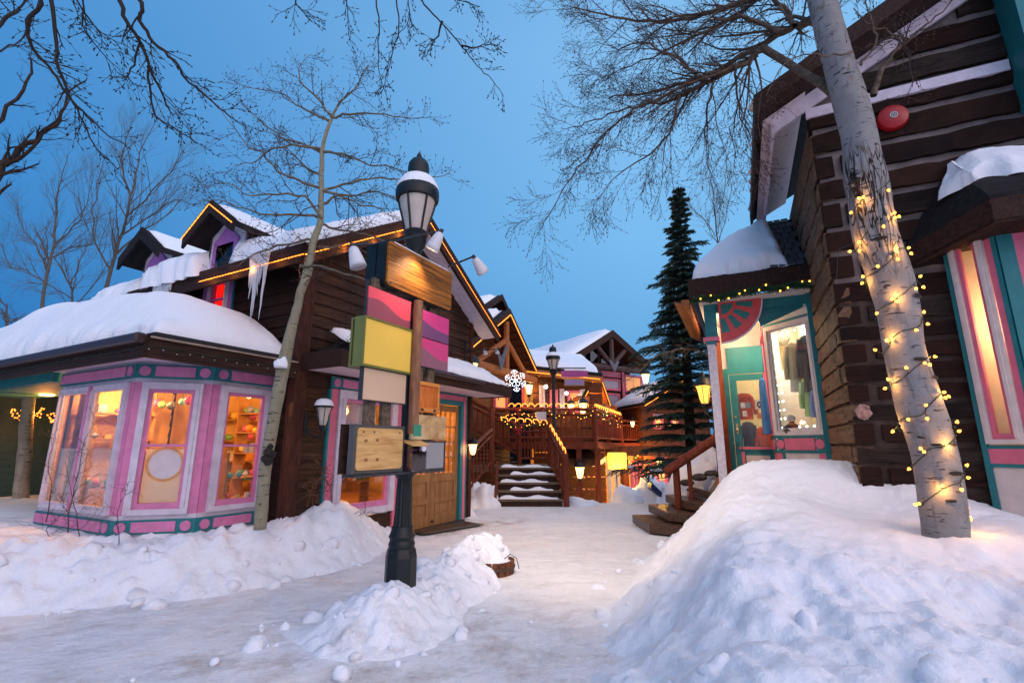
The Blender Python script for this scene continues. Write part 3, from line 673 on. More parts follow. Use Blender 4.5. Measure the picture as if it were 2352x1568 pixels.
for k, (A_, B_, z_) in enumerate(((3.15, 7.9, .95), (3.3, 7.45, .9), (3.2, 7.0, .92))):
    c = AB(A_, B_, .44); t = thing('display_stand', ['%s of three stocked wooden stands behind the tall left windows' % s for s in ('farthest', 'middle', 'nearest')][k], 'display stand', c, 'display stands in the bay')
    a = M(); a.lathe(c, [(.16, 0), (.14, .03), (.03, .05), (.03, .42), (.15, .44), (.17, .47)], 14); a.build('stand', SHELF, t, smooth=True)
    for j in range(7):
        a = M(); q = c+Vector((.11*math.cos(j*1.1+k), .11*math.sin(j*1.1+k), .47+.045)); a.ball(q, .045, 8); a.build('goods', wares[(j*3+k) % 8], t, smooth=True)
plight('bay_fill_light', AB(3.35, 7.3, 2.2), 75, (1, .5, .14), .06); plight('gable_fill_light', AB(5.5, 5.72, 1.75), 30, (1, .46, .12), .05)  # two added fill lights without fixtures, brightening the bay and gable window
fm = fr2(P2, P3); poster(fm, fm.L/2, 1.12, .46, .55, -.05, 'pale poster with tan ringed oval in the lower middle bay window')
# gable shop window and door
band(Fr(FG.P(4.78, 0, .045), VA, -VB), 1.52, 2.20, 2.36, (1, 0))
sash_window(shop, FG, 4.93, 6.16, .42, 2.19, .02, WHT, PINK, GLASS, .12, .05, .36, depth=.07)
mb = M(); mb.fbox(FG, 4.80, 4.92, .3, 2.19, .0, .06); mb.fbox(FG, 6.17, 6.30, .05, 2.19, 0, .06); mb.fbox(FG, 8.10, 8.20, .05, 2.36, 0, .07); mb.fbox(FG, 6.38, 8.09, 2.27, 2.36, 0, .07); mb.build('door_trim', ROSE, shop)
mb = M(); mb.fbox(FG, 4.76, 4.795, .3, 2.19, 0, .07); mb.fbox(FG, 6.31, 6.37, .05, 2.26, 0, .08); mb.fbox(FG, 8.0, 8.095, .02, 2.26, 0, .085); mb.fbox(FG, 6.38, 7.99, 2.17, 2.26, 0, .08); mb.fbox(FG, 6.3, 8.22, 2.365, 2.39, 0, .08); mb.fbox(FG, 8.205, 8.225, .05, 2.36, 0, .078); mb.build('door_casing', TEAL, shop)
poster(FG, 5.42, 1.72, .80, .95, -.06, 'cream poster with orange ringed oval in the gable window')
mb = M(); mb.disc(FG, 8.15, 2.32, .035, .071, .085); mb.build('trim_rosette', ROSE, shop)
for j, (a_, b_2) in enumerate(((6.38, 7.17), (7.18, 7.99))):
    d = M(); st = .10
    for x in ((a_, a_+st, .04, 2.16), (b_2-st, b_2, .04, 2.16), (a_+st, b_2-st, .04, .22), (a_+st, b_2-st, 2.04, 2.16), (a_+st, b_2-st, .78, .92), (a_+st, b_2-st, .42, .50)): d.fbox(FG, *x, -.02, .03)
    d.fbox(FG, a_+st, b_2-st, .22, .78, -.01, .008)
    for x in ((a_+st+.05, b_2-st-.05, .27, .38),): d.fbox(FG, *x, .009, .018)
    d.fbox(FG, a_+st+.05, b_2-st-.05, .55, .73, .009, .018)
    for i in range(1, 4): u = lerp(a_+st, b_2-st, i/4); d.fbox(FG, u-.011, u+.011, .92, 2.04, -.012, .022)
    for i in range(1, 4): z = lerp(.92, 2.04, i/4); d.fbox(FG, a_+st, b_2-st, z-.011, z+.011, -.0121, .0221)
    dr = d.build('door', DOORW, shop); g_ = M(); g_.fbox(FG, a_+st, b_2-st, .93, 2.03, -.002, .003); g_.build('door_pane', GLASS, dr)
    if j: g_ = M(); g_.ball(FG.P(a_+.05, .12, .05), .025, 8); g_.build('door_stop', IRON, dr); g_ = M(); g_.ball(FG.P(a_+.05, 1.02, .06), .03, 8); g_.build('door_knob', paint('brass', (.5, .32, .1), .3, .1, 0, metal=1), dr)
mb = M(); mb.fbox(FG, 6.3, 8.15, .0, .045, -.1, .12); mb.build('door_sill', IRON, shop)
# awning roof over window and door (hipped lean-to)
Bo = 4.72
mb = M(); A0, A1 = 4.45, 8.75; zf, zw = 2.60, 2.98
mb.add([AB(A0-.15, Bo, zf), AB(A1, Bo, zf), AB(A1-.3, 5.46, zw), AB(A0+.55, 5.46, zw), AB(A0-.15, Bo, zf-.05), AB(A1, Bo, zf-.05), AB(A1, 5.46, zf-.05), AB(A0-.15, 5.46, zf-.05)], [(0, 1, 2, 3), (4, 7, 6, 5), (0, 4, 5, 1), (1, 5, 6, 2), (3, 2, 6, 7), (0, 3, 7, 4)])
mb.build('awning_roof', SHING, shop)
mb = M(); mb.hexa([AB(A0-.15, Bo-.04, zf-.22), AB(A1, Bo-.04, zf-.22), AB(A1, Bo-.002, zf-.22), AB(A0-.15, Bo-.002, zf-.22), AB(A0-.15, Bo-.04, zf-.01), AB(A1, Bo-.04, zf-.01), AB(A1, Bo-.002, zf-.01), AB(A0-.15, Bo-.002, zf-.01)])
mb.hexa([AB(A1, Bo-.04, zf-.22), AB(A1+.04, Bo-.04, zf-.22), AB(A1+.04, 5.46, zf-.22), AB(A1, 5.46, zf-.22), AB(A1, Bo-.04, zf), AB(A1+.04, Bo-.04, zf), AB(A1+.04, 5.46, zf), AB(A1, 5.46, zf)])
mb.hexa([AB(A0-.19, Bo-.04, zf-.22), AB(A0-.15, Bo-.04, zf-.22), AB(A0-.15, 5.44, zf-.22), AB(A0-.19, 5.44, zf-.22), AB(A0-.19, Bo-.04, zf), AB(A0-.15, Bo-.04, zf), AB(A0-.15, 5.44, zf), AB(A0-.19, 5.44, zf)])
mb.build('awning_fascia', FASC, shop)
mb = M(); mb.tube([AB(5.2, Bo-.08, zf-.06), AB(7.6, Bo-.08, zf-.06)], .05, 8); mb.build('gutter', GUTT, shop)
mb = M(); mb.hexa([AB(A0-.14, Bo, zf-.20), AB(A1-.01, Bo, zf-.20), AB(A1-.01, 5.45, zf-.20), AB(A0-.14, 5.45, zf-.20), AB(A0-.14, Bo, zf-.17), AB(A1-.01, Bo, zf-.17), AB(A1-.01, 5.45, zf-.17), AB(A0-.14, 5.45, zf-.17)]); mb.build('awning_soffit', paint('pink_white_soffit', (.66, .48, .50), .6, .1), shop)
snowpatch('awning_snow', lambda u, v: AB(lerp(5.0, 8.74, u), lerp(Bo+.03, 5.4, v), lerp(zf, zw, v)), lambda u, v: .14*(.8+.3*math.sin(u*11)), 70, 16, 'melting strip of snow on the roof above the oak double doors', .05, 2.2, VB*-.05, seed=3)
snowpatch('awning_snow', lambda u, v: AB(lerp(4.62, 4.98, u), lerp(Bo+.1, 5.3, v), lerp(zf, zw, v)), lambda u, v: .12, 14, 14, 'ragged snow scrap on the near end of the awning roof', .05, 2.2, VB*-.03, seed=13)
for i in range(9):
    mb = M(); t = i/8; mb.hexa([AB(4.28+.05*i, Bo-.03, 2.60+.035*i), AB(5.0, Bo-.06+.09*i, 2.60+.035*i), AB(5.0, Bo+.15+.09*i, 2.66+.035*i), AB(4.4+.05*i, Bo+.2+.06*i, 2.66+.035*i), AB(4.28+.05*i, Bo-.03, 2.615+.035*i), AB(5.0, Bo-.06+.09*i, 2.615+.035*i), AB(5.0, Bo+.15+.09*i, 2.675+.035*i), AB(4.4+.05*i, Bo+.2+.06*i, 2.675+.035*i)])
    if i < 4: mb.build('hip_shingle', SHING, shop)
# roof over the bay and the porch (hip at the near corner)
EA, EB, ZE = 2.46, 5.44, 2.50
def bz(A, B): return ZE+.5*min(A-EA, (B-EB)*1.0+.0, 1.82)
mb = M(); hp = AB(4.27, EB+1.81, bz(4.27, 9)); far = 13.6
vs = [AB(EA, EB, ZE), AB(4.27, EB, ZE), AB(4.27, EB+1.81, ZE+.905), AB(4.27, far, ZE+.905), AB(EA, far, ZE)]
mb.add(vs+[v-UP*.06 for v in vs], [(0, 1, 2), (0, 2, 3, 4), (7, 6, 5), (9, 8, 7, 5), (0, 5, 6, 1), (0, 4, 9, 5), (3, 8, 9, 4), (1, 6, 7, 2), (2, 7, 8, 3)])
mb.build('bay_roof', SHING, shop)
mb = M(); 
mb.hexa([AB(EA-.04, EB-.04, ZE-.24), AB(EA, EB-.04, ZE-.24), AB(EA, far, ZE-.24), AB(EA-.04, far, ZE-.24), AB(EA-.04, EB-.04, ZE-.02), AB(EA, EB-.04, ZE-.02), AB(EA, far, ZE-.02), AB(EA-.04, far, ZE-.02)]); mb.build('bay_fascia', FASC2, shop)
mb = M(); mb.hexa([AB(EA, EB-.04, ZE-.24), AB(4.2, EB-.04, ZE-.24), AB(4.2, EB, ZE-.24), AB(EA, EB, ZE-.24), AB(EA, EB-.04, ZE-.02), AB(4.2, EB-.04, ZE-.02), AB(4.2, EB, ZE-.02), AB(EA, EB, ZE-.02)]); mb.build('bay_fascia', FASC, shop)
mb = M(); mb.tube([AB(EA, EB-.06, ZE-.035), AB(4.18, EB-.06, ZE-.035)], .012, 6); mb.build('drip_edge', paint('drip_edge', (.3, .22, .16), .5, .3), shop)
mb = M(); mb.beam(AB(EA-.09, EB-.08, ZE-.06), AB(EA-.09, far, ZE-.06), .10, .10); mb.build('gutter', GUTT, shop, bevel=.02)
mb = M(); slabp(mb, [AB(EA, EB), AB(4.26, EB), AB(4.26, 8.35), AB(EA, 8.35)], 2.36, 2.39); mb.build('bay_soffit', paint('pink_soffit', (.66, .50, .58), .6, .1), shop)
def dome_t(u, v):
    A, B = lerp(EA+.02, 4.25, u), lerp(EB+.12, 13.0, v)
    A, B = lerp(EA+.0, 4.25, u), lerp(EB+.12, 13.2, v)
    zt = ZE+.08+1.10*(1-math.exp(-(B-EB)/1.05))*(1-max(0, 1-u/.56)**2.3)-.05*u
    zt -= .22*sst(9.8, 12.8, B)
    return max(.10, zt-dome_b(u, v).z)
def dome_b(u, v):
    A, B = lerp(EA+.0, 4.25, u), lerp(EB+.12, 13.2, v)
    A += (.12*(1-u))*(1-min(1, v*3.4)); A = min(A, 4.26)
    return AB(A, B, bz(A, B))
snowpatch('bay_roof_snow', dome_b, dome_t, 46, 170, 'great smooth dome of snow on the low roof above the pink bay window', .05, .9, -VA*.10, seed=4)
# christmas wire with little dark bulbs under the bay eave
mb = M(); pts = [AB(EA-.05+0*i, lerp(EB-.05, 11, i/60), ZE-.15+.012*math.sin(i*2.3)) for i in range(61)]; mb.tube(pts, .004, 4)
pts = [AB(lerp(EA-.05, 4.2, i/24), EB-.05, ZE-.13-.012*math.sin(i*2.3)) for i in range(25)]; mb.tube(pts, .004, 4)
o = mb.build('light_wire', CORD); tag(o, 'unlit string of clear bulbs stapled under the bay roof gutter', 'light string')
mb = M()
for i in range(14): mb.ball(AB(lerp(EA, 4.15, i/13.), EB-.06, ZE-.16-.012*math.sin(i*4)), .008, 6)
mb.build('bulbs', paint('clear_bulb', (.3, .3, .25), .15, .1, 0), o)['kind'] = 'stuff'
# ---------------- porch passage at the far left
mb = M(); mb.beam(AB(EA+.35, 8.35, 2.30), AB(EA+.35, 13.5, 2.30), .1, .13); mb.build('porch_beam', TEAL, shop)
mb = M(); slabp(mb, [AB(EA, 8.36), AB(4.26, 8.36), AB(4.26, 13.6), AB(EA, 13.6)], 2.37, 2.41); mb.build('porch_ceiling', paint('porch_ceiling_green', (.10, .36, .27), .6, .1), shop)
mb = M(); slabp(mb, [AB(4.27, 8.36), AB(8, 8.4), AB(8, 13.8), AB(4.27, 13.8)], 2.45, 2.5); mb.build('passage_ceiling', paint('passage_ceiling', (.10, .3, .23), .6, .1), shop)
annex = thing('green_annex', 'dark green clapboard building at the end of the covered passage', 'building', AB(4, 13.8, 0))
mb = M(); fa = Fr(AB(0, 13.7), VA, -VB); siding(mb, fa, .1, 3.0, lambda z: [(1.0, 9)], .13, .025); mb.build('wall', SAGE, annex)
mb = M(); mb.fbox(fa, 1, 9, 3.0, 3.12, -3, .3); mb.build('roof', SHING, annex)
mb = M(); slabp(mb, [AB(2.3, 8.4), AB(8, 8.4), AB(8, 13.6), AB(2.3, 13.6)], .18, .30); mb.build('passage_deck', wood('deck_boards', (.2, .09, .04), (.35, .17, .08), R(62), (1, 10, 10)), shop)
snowpatch('passage_snow', lambda u, v: AB(lerp(2.9, 6.5, u), lerp(8.8, 13.6, v), .30), lambda u, v: .16, 30, 30, 'orange-lit snow lying on the passage deck by the log post', .05, 2, seed=8)
mb = M(); bp_ = at(48, 1146, 9.3); tp_ = at(66, 912, 9.3)
mb.tube([lerp(bp_, tp_, i/10)+VB*.02*math.sin(i*1.1) for i in range(11)], [.115-.002*i+.006*math.sin(i*2) for i in range(11)], 10)
def aspen_bark(name, base=(.42, .40, .36), dark=(.03, .025, .02), marks=1.0, furrow=None):
    m, n, l, b = newmat(name); b.inputs['Roughness'].default_value = .8; b.inputs['Specular IOR Level'].default_value = .2
    t = n.new('ShaderNodeTexCoord')
    def nz(scl, s, d=5, dist=0, r=.6):
        mp = n.new('ShaderNodeMapping'); mp.inputs['Scale'].default_value = scl; l.new(t.outputs['Object'], mp.inputs[0])
        z = n.new('ShaderNodeTexNoise'); z.inputs['Scale'].default_value = s; z.inputs['Detail'].default_value = d; z.inputs['Distortion'].default_value = dist; z.inputs['Roughness'].default_value = r; l.new(mp.outputs[0], z.inputs[0]); return z
    def ramp(src, a, b2, c1, c2):
        r = n.new('ShaderNodeValToRGB'); r.color_ramp.elements[0].position = a; r.color_ramp.elements[1].position = b2; r.color_ramp.elements[0].color = c1; r.color_ramp.elements[1].color = c2; l.new(src, r.inputs[0]); return r
    z1 = nz((1, 1, 1), 6, 8); col = ramp(z1.outputs[0], .3, .75, tuple(c*.72 for c in base)+(1,), tuple(base)+(1,))
    z0 = nz((5, 5, 1.1), 3.0, 6, 1.5); wr = ramp(z0.outputs[0], .55, .72, (0, 0, 0, 1), (1, 1, 1, 1))
    m0 = n.new('ShaderNodeMix'); m0.data_type = 'RGBA'; l.new(wr.outputs[0], m0.inputs[0]); l.new(col.outputs[0], m0.inputs[6]); m0.inputs[7].default_value = (base[0]*.55, base[1]*.42, base[2]*.3, 1)
    z2 = nz((3, 3, 16), 2.2, 5, .3, .7); mk = ramp(z2.outputs[0], .585, .63, (0, 0, 0, 1), (marks, marks, marks, 1))
    m1 = n.new('ShaderNodeMix'); m1.data_type = 'RGBA'; l.new(mk.outputs[0], m1.inputs[0]); l.new(m0.outputs[2], m1.inputs[6]); m1.inputs[7].default_value = (*dark, 1)
    out = m1.outputs[2]; hgt = z1.outputs[0]
    if furrow:
        mp = n.new('ShaderNodeMapping'); mp.inputs['Scale'].default_value = (1, 1, .13); l.new(t.outputs['Object'], mp.inputs[0])
        nzd = n.new('ShaderNodeTexNoise'); nzd.inputs['Scale'].default_value = 21; nzd.inputs['Detail'].default_value = 2; nzd.inputs['Roughness'].default_value = .4; nzd.inputs['Distortion'].default_value = .9; l.new(mp.outputs[0], nzd.inputs[0])
        ab = n.new('ShaderNodeMath'); ab.operation = 'SUBTRACT'; l.new(nzd.outputs[0], ab.inputs[0]); ab.inputs[1].default_value = .5
        a2 = n.new('ShaderNodeMath'); a2.operation = 'ABSOLUTE'; l.new(ab.outputs[0], a2.inputs[0])
        fr_ = ramp(a2.outputs[0], .018, .045, (1, 1, 1, 1), (0, 0, 0, 1))
        sx = n.new('ShaderNodeSeparateXYZ'); l.new(t.outputs['Object'], sx.inputs[0])
        r1 = n.new('ShaderNodeMapRange'); r1.inputs['From Min'].default_value = furrow[0]; r1.inputs['From Max'].default_value = furrow[0]+.3; l.new(sx.outputs[2], r1.inputs[0])
        r2 = n.new('ShaderNodeMapRange'); r2.inputs['From Min'].default_value = furrow[1]; r2.inputs['From Max'].default_value = furrow[1]-.2; l.new(sx.outputs[2], r2.inputs[0])
        mu = n.new('ShaderNodeMath'); mu.operation = 'MULTIPLY'; l.new(r1.outputs[0], mu.inputs[0]); l.new(r2.outputs[0], mu.inputs[1])
        mu2 = n.new('ShaderNodeMath'); mu2.operation = 'MULTIPLY'; l.new(mu.outputs[0], mu2.inputs[0]); l.new(fr_.outputs[0], mu2.inputs[1])
        m3 = n.new('ShaderNodeMix'); m3.data_type = 'RGBA'; l.new(mu2.outputs[0], m3.inputs[0]); l.new(out, m3.inputs[6]); m3.inputs[7].default_value = (.022, .014, .01, 1); out = m3.outputs[2]
        sb = n.new('ShaderNodeMath'); sb.operation = 'SUBTRACT'; l.new(hgt, sb.inputs[0]); l.new(mu2.outputs[0], sb.inputs[1]); hgt = sb.outputs[0]
    l.new(out, b.inputs['Base Color'])
    bp = n.new('ShaderNodeBump'); bp.inputs['Strength'].default_value = .8; bp.inputs['Distance'].default_value = .02; l.new(hgt, bp.inputs['Height']); l.new(bp.outputs[0], b.inputs['Normal'])
    return m
ASPEN = aspen_bark('aspen_bark', (.40, .32, .24)); o = mb.build('log_post', ASPEN, shop, smooth=True)
t = thing('sunburst_bracket', 'orange and teal sunburst corner bracket in the covered passage', 'bracket', AB(2.9, 10.9, 2.1))
fq = Fr(AB(2.85, 0), VB, -VA)
mb = M(); mb.fprism(fq, [(10.95+0*i, 2.14) for i in (0,)]+[(10.95-.5*math.sin(math.pi/2*i/12), 2.14-.5*math.cos(math.pi/2*i/12)) for i in range(13)], 0, .04); mb.build('panel', paint('orange_panel', (.6, .13, .04), .5, .1, 0), t)
mb = M()
for i in range(5):
    a0, a1 = math.pi/2*(i+.15)/5, math.pi/2*(i+.7)/5
    mb.fprism(fq, [(10.95-r_*math.sin(a), 2.14-r_*math.cos(a)) for r_, a in ((.18, a0), (.42, a0), (.42, a1), (.18, a1))], .041, .05)
mb.build('rays', TEAL, t)
for k, (px, py) in enumerate(((38, 925), (92, 925), (125, 935))):
    t = thing('icicle_lights', ['warm icicle lights hanging nearest the sunburst bracket in the passage', 'warm icicle lights hanging in the passage right of the log post', 'warm icicle lights hanging in the passage beside the bay'][k], 'fairy lights', at(px, py+14, 9.7), 'icicle lights in the passage')
    r = random.Random(k); w_ = M()
    for s in range(3):
        c = at(px+(s-1)*14, py+10, 9.7); pts = [c]
        for i in range(6):
            c = c+Vector((r.uniform(-.07, .07), 0, -r.uniform(.02, .05))); pts.append(c)
            b = M(); b.ball(c, .014, 6); b.build('bulb', ROPEF, t)
        w_.tube(pts, .004, 3)
    w_.build('wire', CORD, t)
plight('passage_lamp_light', at(95, 950, 9.5), 24, (1, .33, .06), .08)
mb = M(); q = at(108, 905, 9.2); mb.lathe(q-UP*.04, [(.02, 0), (.11, .01), (.12, .04), (.05, .06)], 12); tag(mb.build('ceiling_lamp', LIT), 'glowing round lamp on the green passage ceiling', 'lamp')
# ================================================================ SIGN LAMP POST
LP = Vector((-.93, 4.35, 0))
def street_lamp(base, label, big=True, snow=True, lit=False, zb=.18, top=4.28):
    t = thing('street_lamp', label, 'street lamp', base, 'old-fashioned street lamps')
    s = (top-zb)/4.1; L = lambda z: zb+(z-.18)*s; c = base
    z0 = base.z
    a = M(); a.lathe(c, [(.136, L(.18)), (.134, L(.50)), (.122, L(.56)), (.108, L(.575))], 8); a.build('base', BLK, t, bevel=.008)
    a = M(); a.lathe(c, [(.108, L(.57)), (.112, L(.60)), (.10, L(.63)), (.112, L(.66)), (.095, L(.70)), (.088, L(.74))], 20); a.build('base_moulding', BLK, t, smooth=True)
    a = M(); a.lathe(c, [(.082, L(.73)), (.072, L(.85)), (.067, L(1.05)), (.062, L(1.14))], 60, .14, 12); a.build('fluted_shaft', BLK, t, smooth=True)
    a = M(); a.lathe(c, [(.07, L(1.13)), (.088, L(1.16)), (.088, L(1.18)), (.075, L(1.20)), (.09, L(1.235)), (.065, L(1.25)), (.055, L(1.28)), (.05, L(2.95)), (.045, L(3.10)), (.07, L(3.13)), (.075, L(3.17)), (.058, L(3.19)), (.058, L(3.22)), (.10, L(3.28)), (.108, L(3.37)), (.118, L(3.385)), (.10, L(3.40))], 20); a.build('pole', BLK, t, smooth=True)
    gp = [(.085, 3.40), (.10, 3.44), (.125, 3.55), (.155, 3.66), (.178, 3.77)]
    a = M(); a.lathe(c, [(r_, L(z)) for r_, z in gp]+[(.17, L(3.78))], 24); gg = a.build('lamp_glass', LIT if lit else LAMPGL, t, smooth=True)
    a = M()
    for k in range(6):
        an = 2*math.pi*(k+.2)/6; d = Vector((math.cos(an), math.sin(an), 0))
        a.tube([c+d*(r_+.006)+UP*L(z) for r_, z in gp], .011, 6)
    a.lathe(c, [(.10, L(3.39)), (.11, L(3.41)), (.095, L(3.43))], 24); a.build('lamp_cage', BLK, t, smooth=True)
    a = M(); a.lathe(c, [(.185, L(3.745)), (.205, L(3.75)), (.212, L(3.79)), (.212, L(3.84)), (.20, L(3.86)), (.17, L(3.90)), (.13, L(3.955)), (.112, L(3.99)), (.112, L(4.01)), (.105, L(4.03)), (.106, L(4.10)), (.098, L(4.15)), (.07, L(4.19)), (.03, L(4.205)), (.018, L(4.215)), (.026, L(4.235)), (.018, L(4.26)), (.004, L(4.285))], 24); a.build('lamp_cap', BLK, t, smooth=True)
    if snow:
        a = M(); a.lathe(c, [(.206, L(3.865)), (.20, L(3.90)), (.18, L(3.94)), (.15, L(3.985)), (.115, L(4.00))], 24); a.build('snow_collar', RSNOW, t, smooth=True)
    return t
street_lamp(LP, 'unlit black fluted street lamp carrying the signboards, standing in the snow heap')
# --- sign boards hung on plane B = 2.70
FS_ = Fr(AB(0, 2.86), VA, -VB)   # n = distance in front of the lamp axis
def board(name, label, u0, u1, z0, z1, n0, n1, mat, frame=None, fw=.012, fmat=None, parent=None, cat='sign board'):
    t = thing(name, label, cat, FS_.P((u0+u1)/2, z0, n1), 'sign boards on the lamp post')
    a = M(); a.fbox(FS_, u0, u1, z0, z1, n0, n1); a.build('panel', mat, t, bevel=.003)
    if frame:
        a = M()
        for x in ((u0-fw, u0, z0-fw, z1+fw), (u1, u1+fw, z0-fw, z1+fw), (u0, u1, z1, z1+fw), (u0, u1, z0-fw, z0)): a.fbox(FS_, *x, n0-.005, n1+.006)
        a.build('frame', frame, t)
    return t
# top wooden board in a deep rounded black frame
def rrect(u0, u1, z0, z1, r, k=5, top_drop=0):
    pts = []
    for cx, cz, a0 in ((u1-r, z0+r, -90), (u1-r, z1-r, 0), (u0+r, z1-r, 90), (u0+r, z0+r, 180)):
        for i in range(k+1): a = R(a0+90*i/k); pts.append((cx+r*math.cos(a), cz+r*math.sin(a)))
    return pts
t = thing('sign_board', 'big weathered wooden top sign in a deep black frame', 'sign board', FS_.P(3.3, 2.7, .15), 'sign boards on the lamp post')
bigw = wood('orange_weathered_board', (.05, .018, .006), (.50, .19, .035), R(62), (.8, 10, 16), .45, .6)
a = M(); a.fprism(FS_, rrect(2.86, 3.77, 2.70, 3.09, .035), .155, .175); a.build('panel', bigw, t)
a = M(); a.fprism(FS_, rrect(2.845, 3.785, 2.685, 3.105, .045), .06, .154); a.fprism(FS_, rrect(2.845, 3.785, 2.685, 3.105, .045), -.06, .05); a.fprism(FS_, rrect(2.86, 3.77, 2.70, 3.09, .04), .0501, .0599); a.build('frame', BLK, t)
for u in (2.90, 3.3, 3.72):
    a = M(); a.disc(FS_, u, 2.73 if u != 3.3 else 3.06, .008, .176, .181, 8); a.build('screw', IRON, t)
snowpatch('top_snow', lambda u, v: FS_.P(lerp(2.95, 3.76, u), 3.106, lerp(.05, .15, v)), lambda u, v: .022, 40, 8, 'thin line of snow lying along the top edge of the wooden sign', .02, 6, cat='snow')
# coloured boards: two-tone wave panels
def wave_board(u0, u1, z0, z1, top, bot, label, flip=0):
    t = thing('sign_board', label, 'sign board', FS_.P((u0+u1)/2, z0, .15), 'sign boards on the lamp post')
    n = 24; zc = lambda s: lerp(z0, z1, .62-.30*sst(.15, .95, s)+.05*math.sin(s*6.3+flip))
    a = M(); a.fprism(FS_, [(u0, z0), (u1, z0)]+[(lerp(u1, u0, i/n), zc(1-i/n)) for i in range(n+1)], .14, .152); a.build('lower_panel', bot, t)
    a = M(); a.fprism(FS_, [(lerp(u0, u1, i/n), zc(i/n)) for i in range(n+1)]+[(u1, z1), (u0, z1)], .14, .152); a.build('upper_panel', top, t)
    a = M(); a.fbox(FS_, u0-.008, u1+.004, z0, z1, .12, .139); a.build('backing', IRON, t)
cp = lambda n_, c, **k: paint(n_, c, .45, .04, 0, 2)
wave_board(2.69, 3.20, 2.385, 2.64, cp('coral', (.80, .09, .13)), cp('dusky_rose', (.29, .07, .10)), 'coral and dusky rose wave board left of the wooden pole')
wave_board(3.285, 3.775, 2.365, 2.615, cp('magenta', (.62, .05, .22)), cp('plum', (.17, .06, .16)), 'magenta and plum wave board, upper one right of the pole', 2)
wave_board(3.285, 3.775, 2.10, 2.355, cp('raspberry', (.58, .05, .19)), cp('mauve', (.25, .10, .15)), 'raspberry and mauve wave board, lower one right of the pole', 1)
t = thing('sign_board', 'large plain yellow sign box with olive green side', 'sign board', FS_.P(2.9, 2.0, .15), 'sign boards on the lamp post')
YL = cp('yellow_sheet', (.80, .56, .085)); a = M(); a.fbox(FS_, 2.655, 3.20, 2.01, 2.37, .13, .175); a.build('panel', paint('yellow_board', (.82, .55, .09), .45, .05, .05, 2), t, bevel=.004)
a = M(); a.fbox(FS_, 2.640, 2.655, 1.995, 2.385, .075, .18); a.fbox(FS_, 3.20, 3.212, 1.995, 2.385, .02, .18); a.fbox(FS_, 2.655, 3.20, 2.371, 2.385, .02, .18); a.fbox(FS_, 2.655, 3.20, 1.995, 2.009, .02, .18); a.fbox(FS_, 2.656, 3.199, 2.01, 2.37, .02, .04); a.build('frame', paint('olive_frame', (.15, .17, .04), .5, .15), t)
board('sign_board', 'plain beige sign board below the yellow one', 2.69, 3.185, 1.745, 1.99, .12, .15, paint('beige_board', (.66, .46, .30), .5, .05, .05, 2), IRON, .006)
wl = wood('pine_panel', (.45, .24, .08), (.78, .50, .20), R(62), (1.2, 7, 12), .4, .2)
t = thing('sign_board', 'knotty pine notice board with rounded corners and screw holes', 'sign board', FS_.P(2.9, 1.2, .15), 'sign boards on the lamp post')
a = M(); a.fprism(FS_, rrect(2.665, 3.165, 1.225, 1.535, .03), .15, .16); a.build('panel', wl, t)
a = M(); a.fbox(FS_, 2.635, 3.195, 1.20, 1.56, .10, .149); a.build('frame', paint('grey_frame', (.08, .08, .075), .6, .2), t)
a = M(); a.fbox(FS_, 2.625, 3.18, 1.20, 1.56, .02, .05); a.build('rear_board', FASC, t)
for u, z in ((2.72, 1.505), (2.83, 1.505), (3.12, 1.505)): a = M(); a.disc(FS_, u, z, .007, .161, .165, 8); a.build('screw', IRON, t)
for u, z in ((2.75, 1.44), (2.87, 1.445), (2.76, 1.30), (2.88, 1.30)): a = M(); a.disc(FS_, u, z, .018, .1601, .1615, 10, .012); a.build('knot', paint('knot_brown', (.30, .13, .04), .5, .4), t)
board('sign_board', 'plain grey sign board behind the leaflet box', 3.395, 3.755, 1.205, 1.435, .12, .15, paint('grey_board', (.30, .30, .31), .5, .04, .03, 2), IRON, .012)
board('sign_board', 'peeling water-stained plywood board above the grey one', 3.285, 3.80, 1.455, 1.67, .12, .135, wood('peeling_board', (.32, .16, .06), (.70, .50, .24), R(62), (2, 5, 3), .6, .6, c3=(.78, .62, .36)))
t = thing('sign_board', 'small orange plank shutter panel on the right of the pole', 'sign board', FS_.P(3.5, 1.7, .15), 'sign boards on the lamp post')
orp = wood('orange_plank', (.42, .09, .02), (.72, .22, .05), R(62), (1, 8, 14), .5, .4, vertical=True)
a = M(); [a.fbox(FS_, 3.34+i*.043, 3.34+i*.043+.04, 1.735, 1.93, .12, .132) for i in range(7)]; a.build('planks', orp, t)
orf = wood('orange_frame', (.50, .16, .03), (.75, .32, .08), R(62), (1, 9, 9), .5, .3)
a = M(); [a.fbox(FS_, *x, .11, .145) for x in ((3.31, 3.34, 1.695, 1.965), (3.64, 3.67, 1.695, 1.965), (3.34, 3.64, 1.93, 1.965), (3.34, 3.64, 1.695, 1.735))]; a.build('frame', orf, t)
for u in (3.40, 3.58): a = M(); a.fbox(FS_, u, u+.035, 1.705, 1.725, .146, .15); a.build('hinge', IRON, t)
t = thing('post_frame', 'dark timber slats and crossbars holding the signs to the lamp post', 'frame', FS_.P(3.3, 1.2, 0))
for u0, z0, z1 in ((3.365, 1.2, 2.75), (3.53, 1.2, 2.75), (2.785, 1.2, 2.75), (2.965, 1.2, 2.75)):
    a = M(); a.fbox(FS_, u0, u0+.10, z0, z1, .07, .105); a.build('slat', TRD, t)
for z in (1.30, 2.2, 2.68):
    a = M(); a.fbox(FS_, 2.75, 3.68, z, z+.05, .045, .069); a.build('crossbar', IRON, t)
a = M(); a.fbox(FS_, 2.66, 3.77, 1.175, 1.195, .03, .16); a.build('bottom_rail', IRON, t)
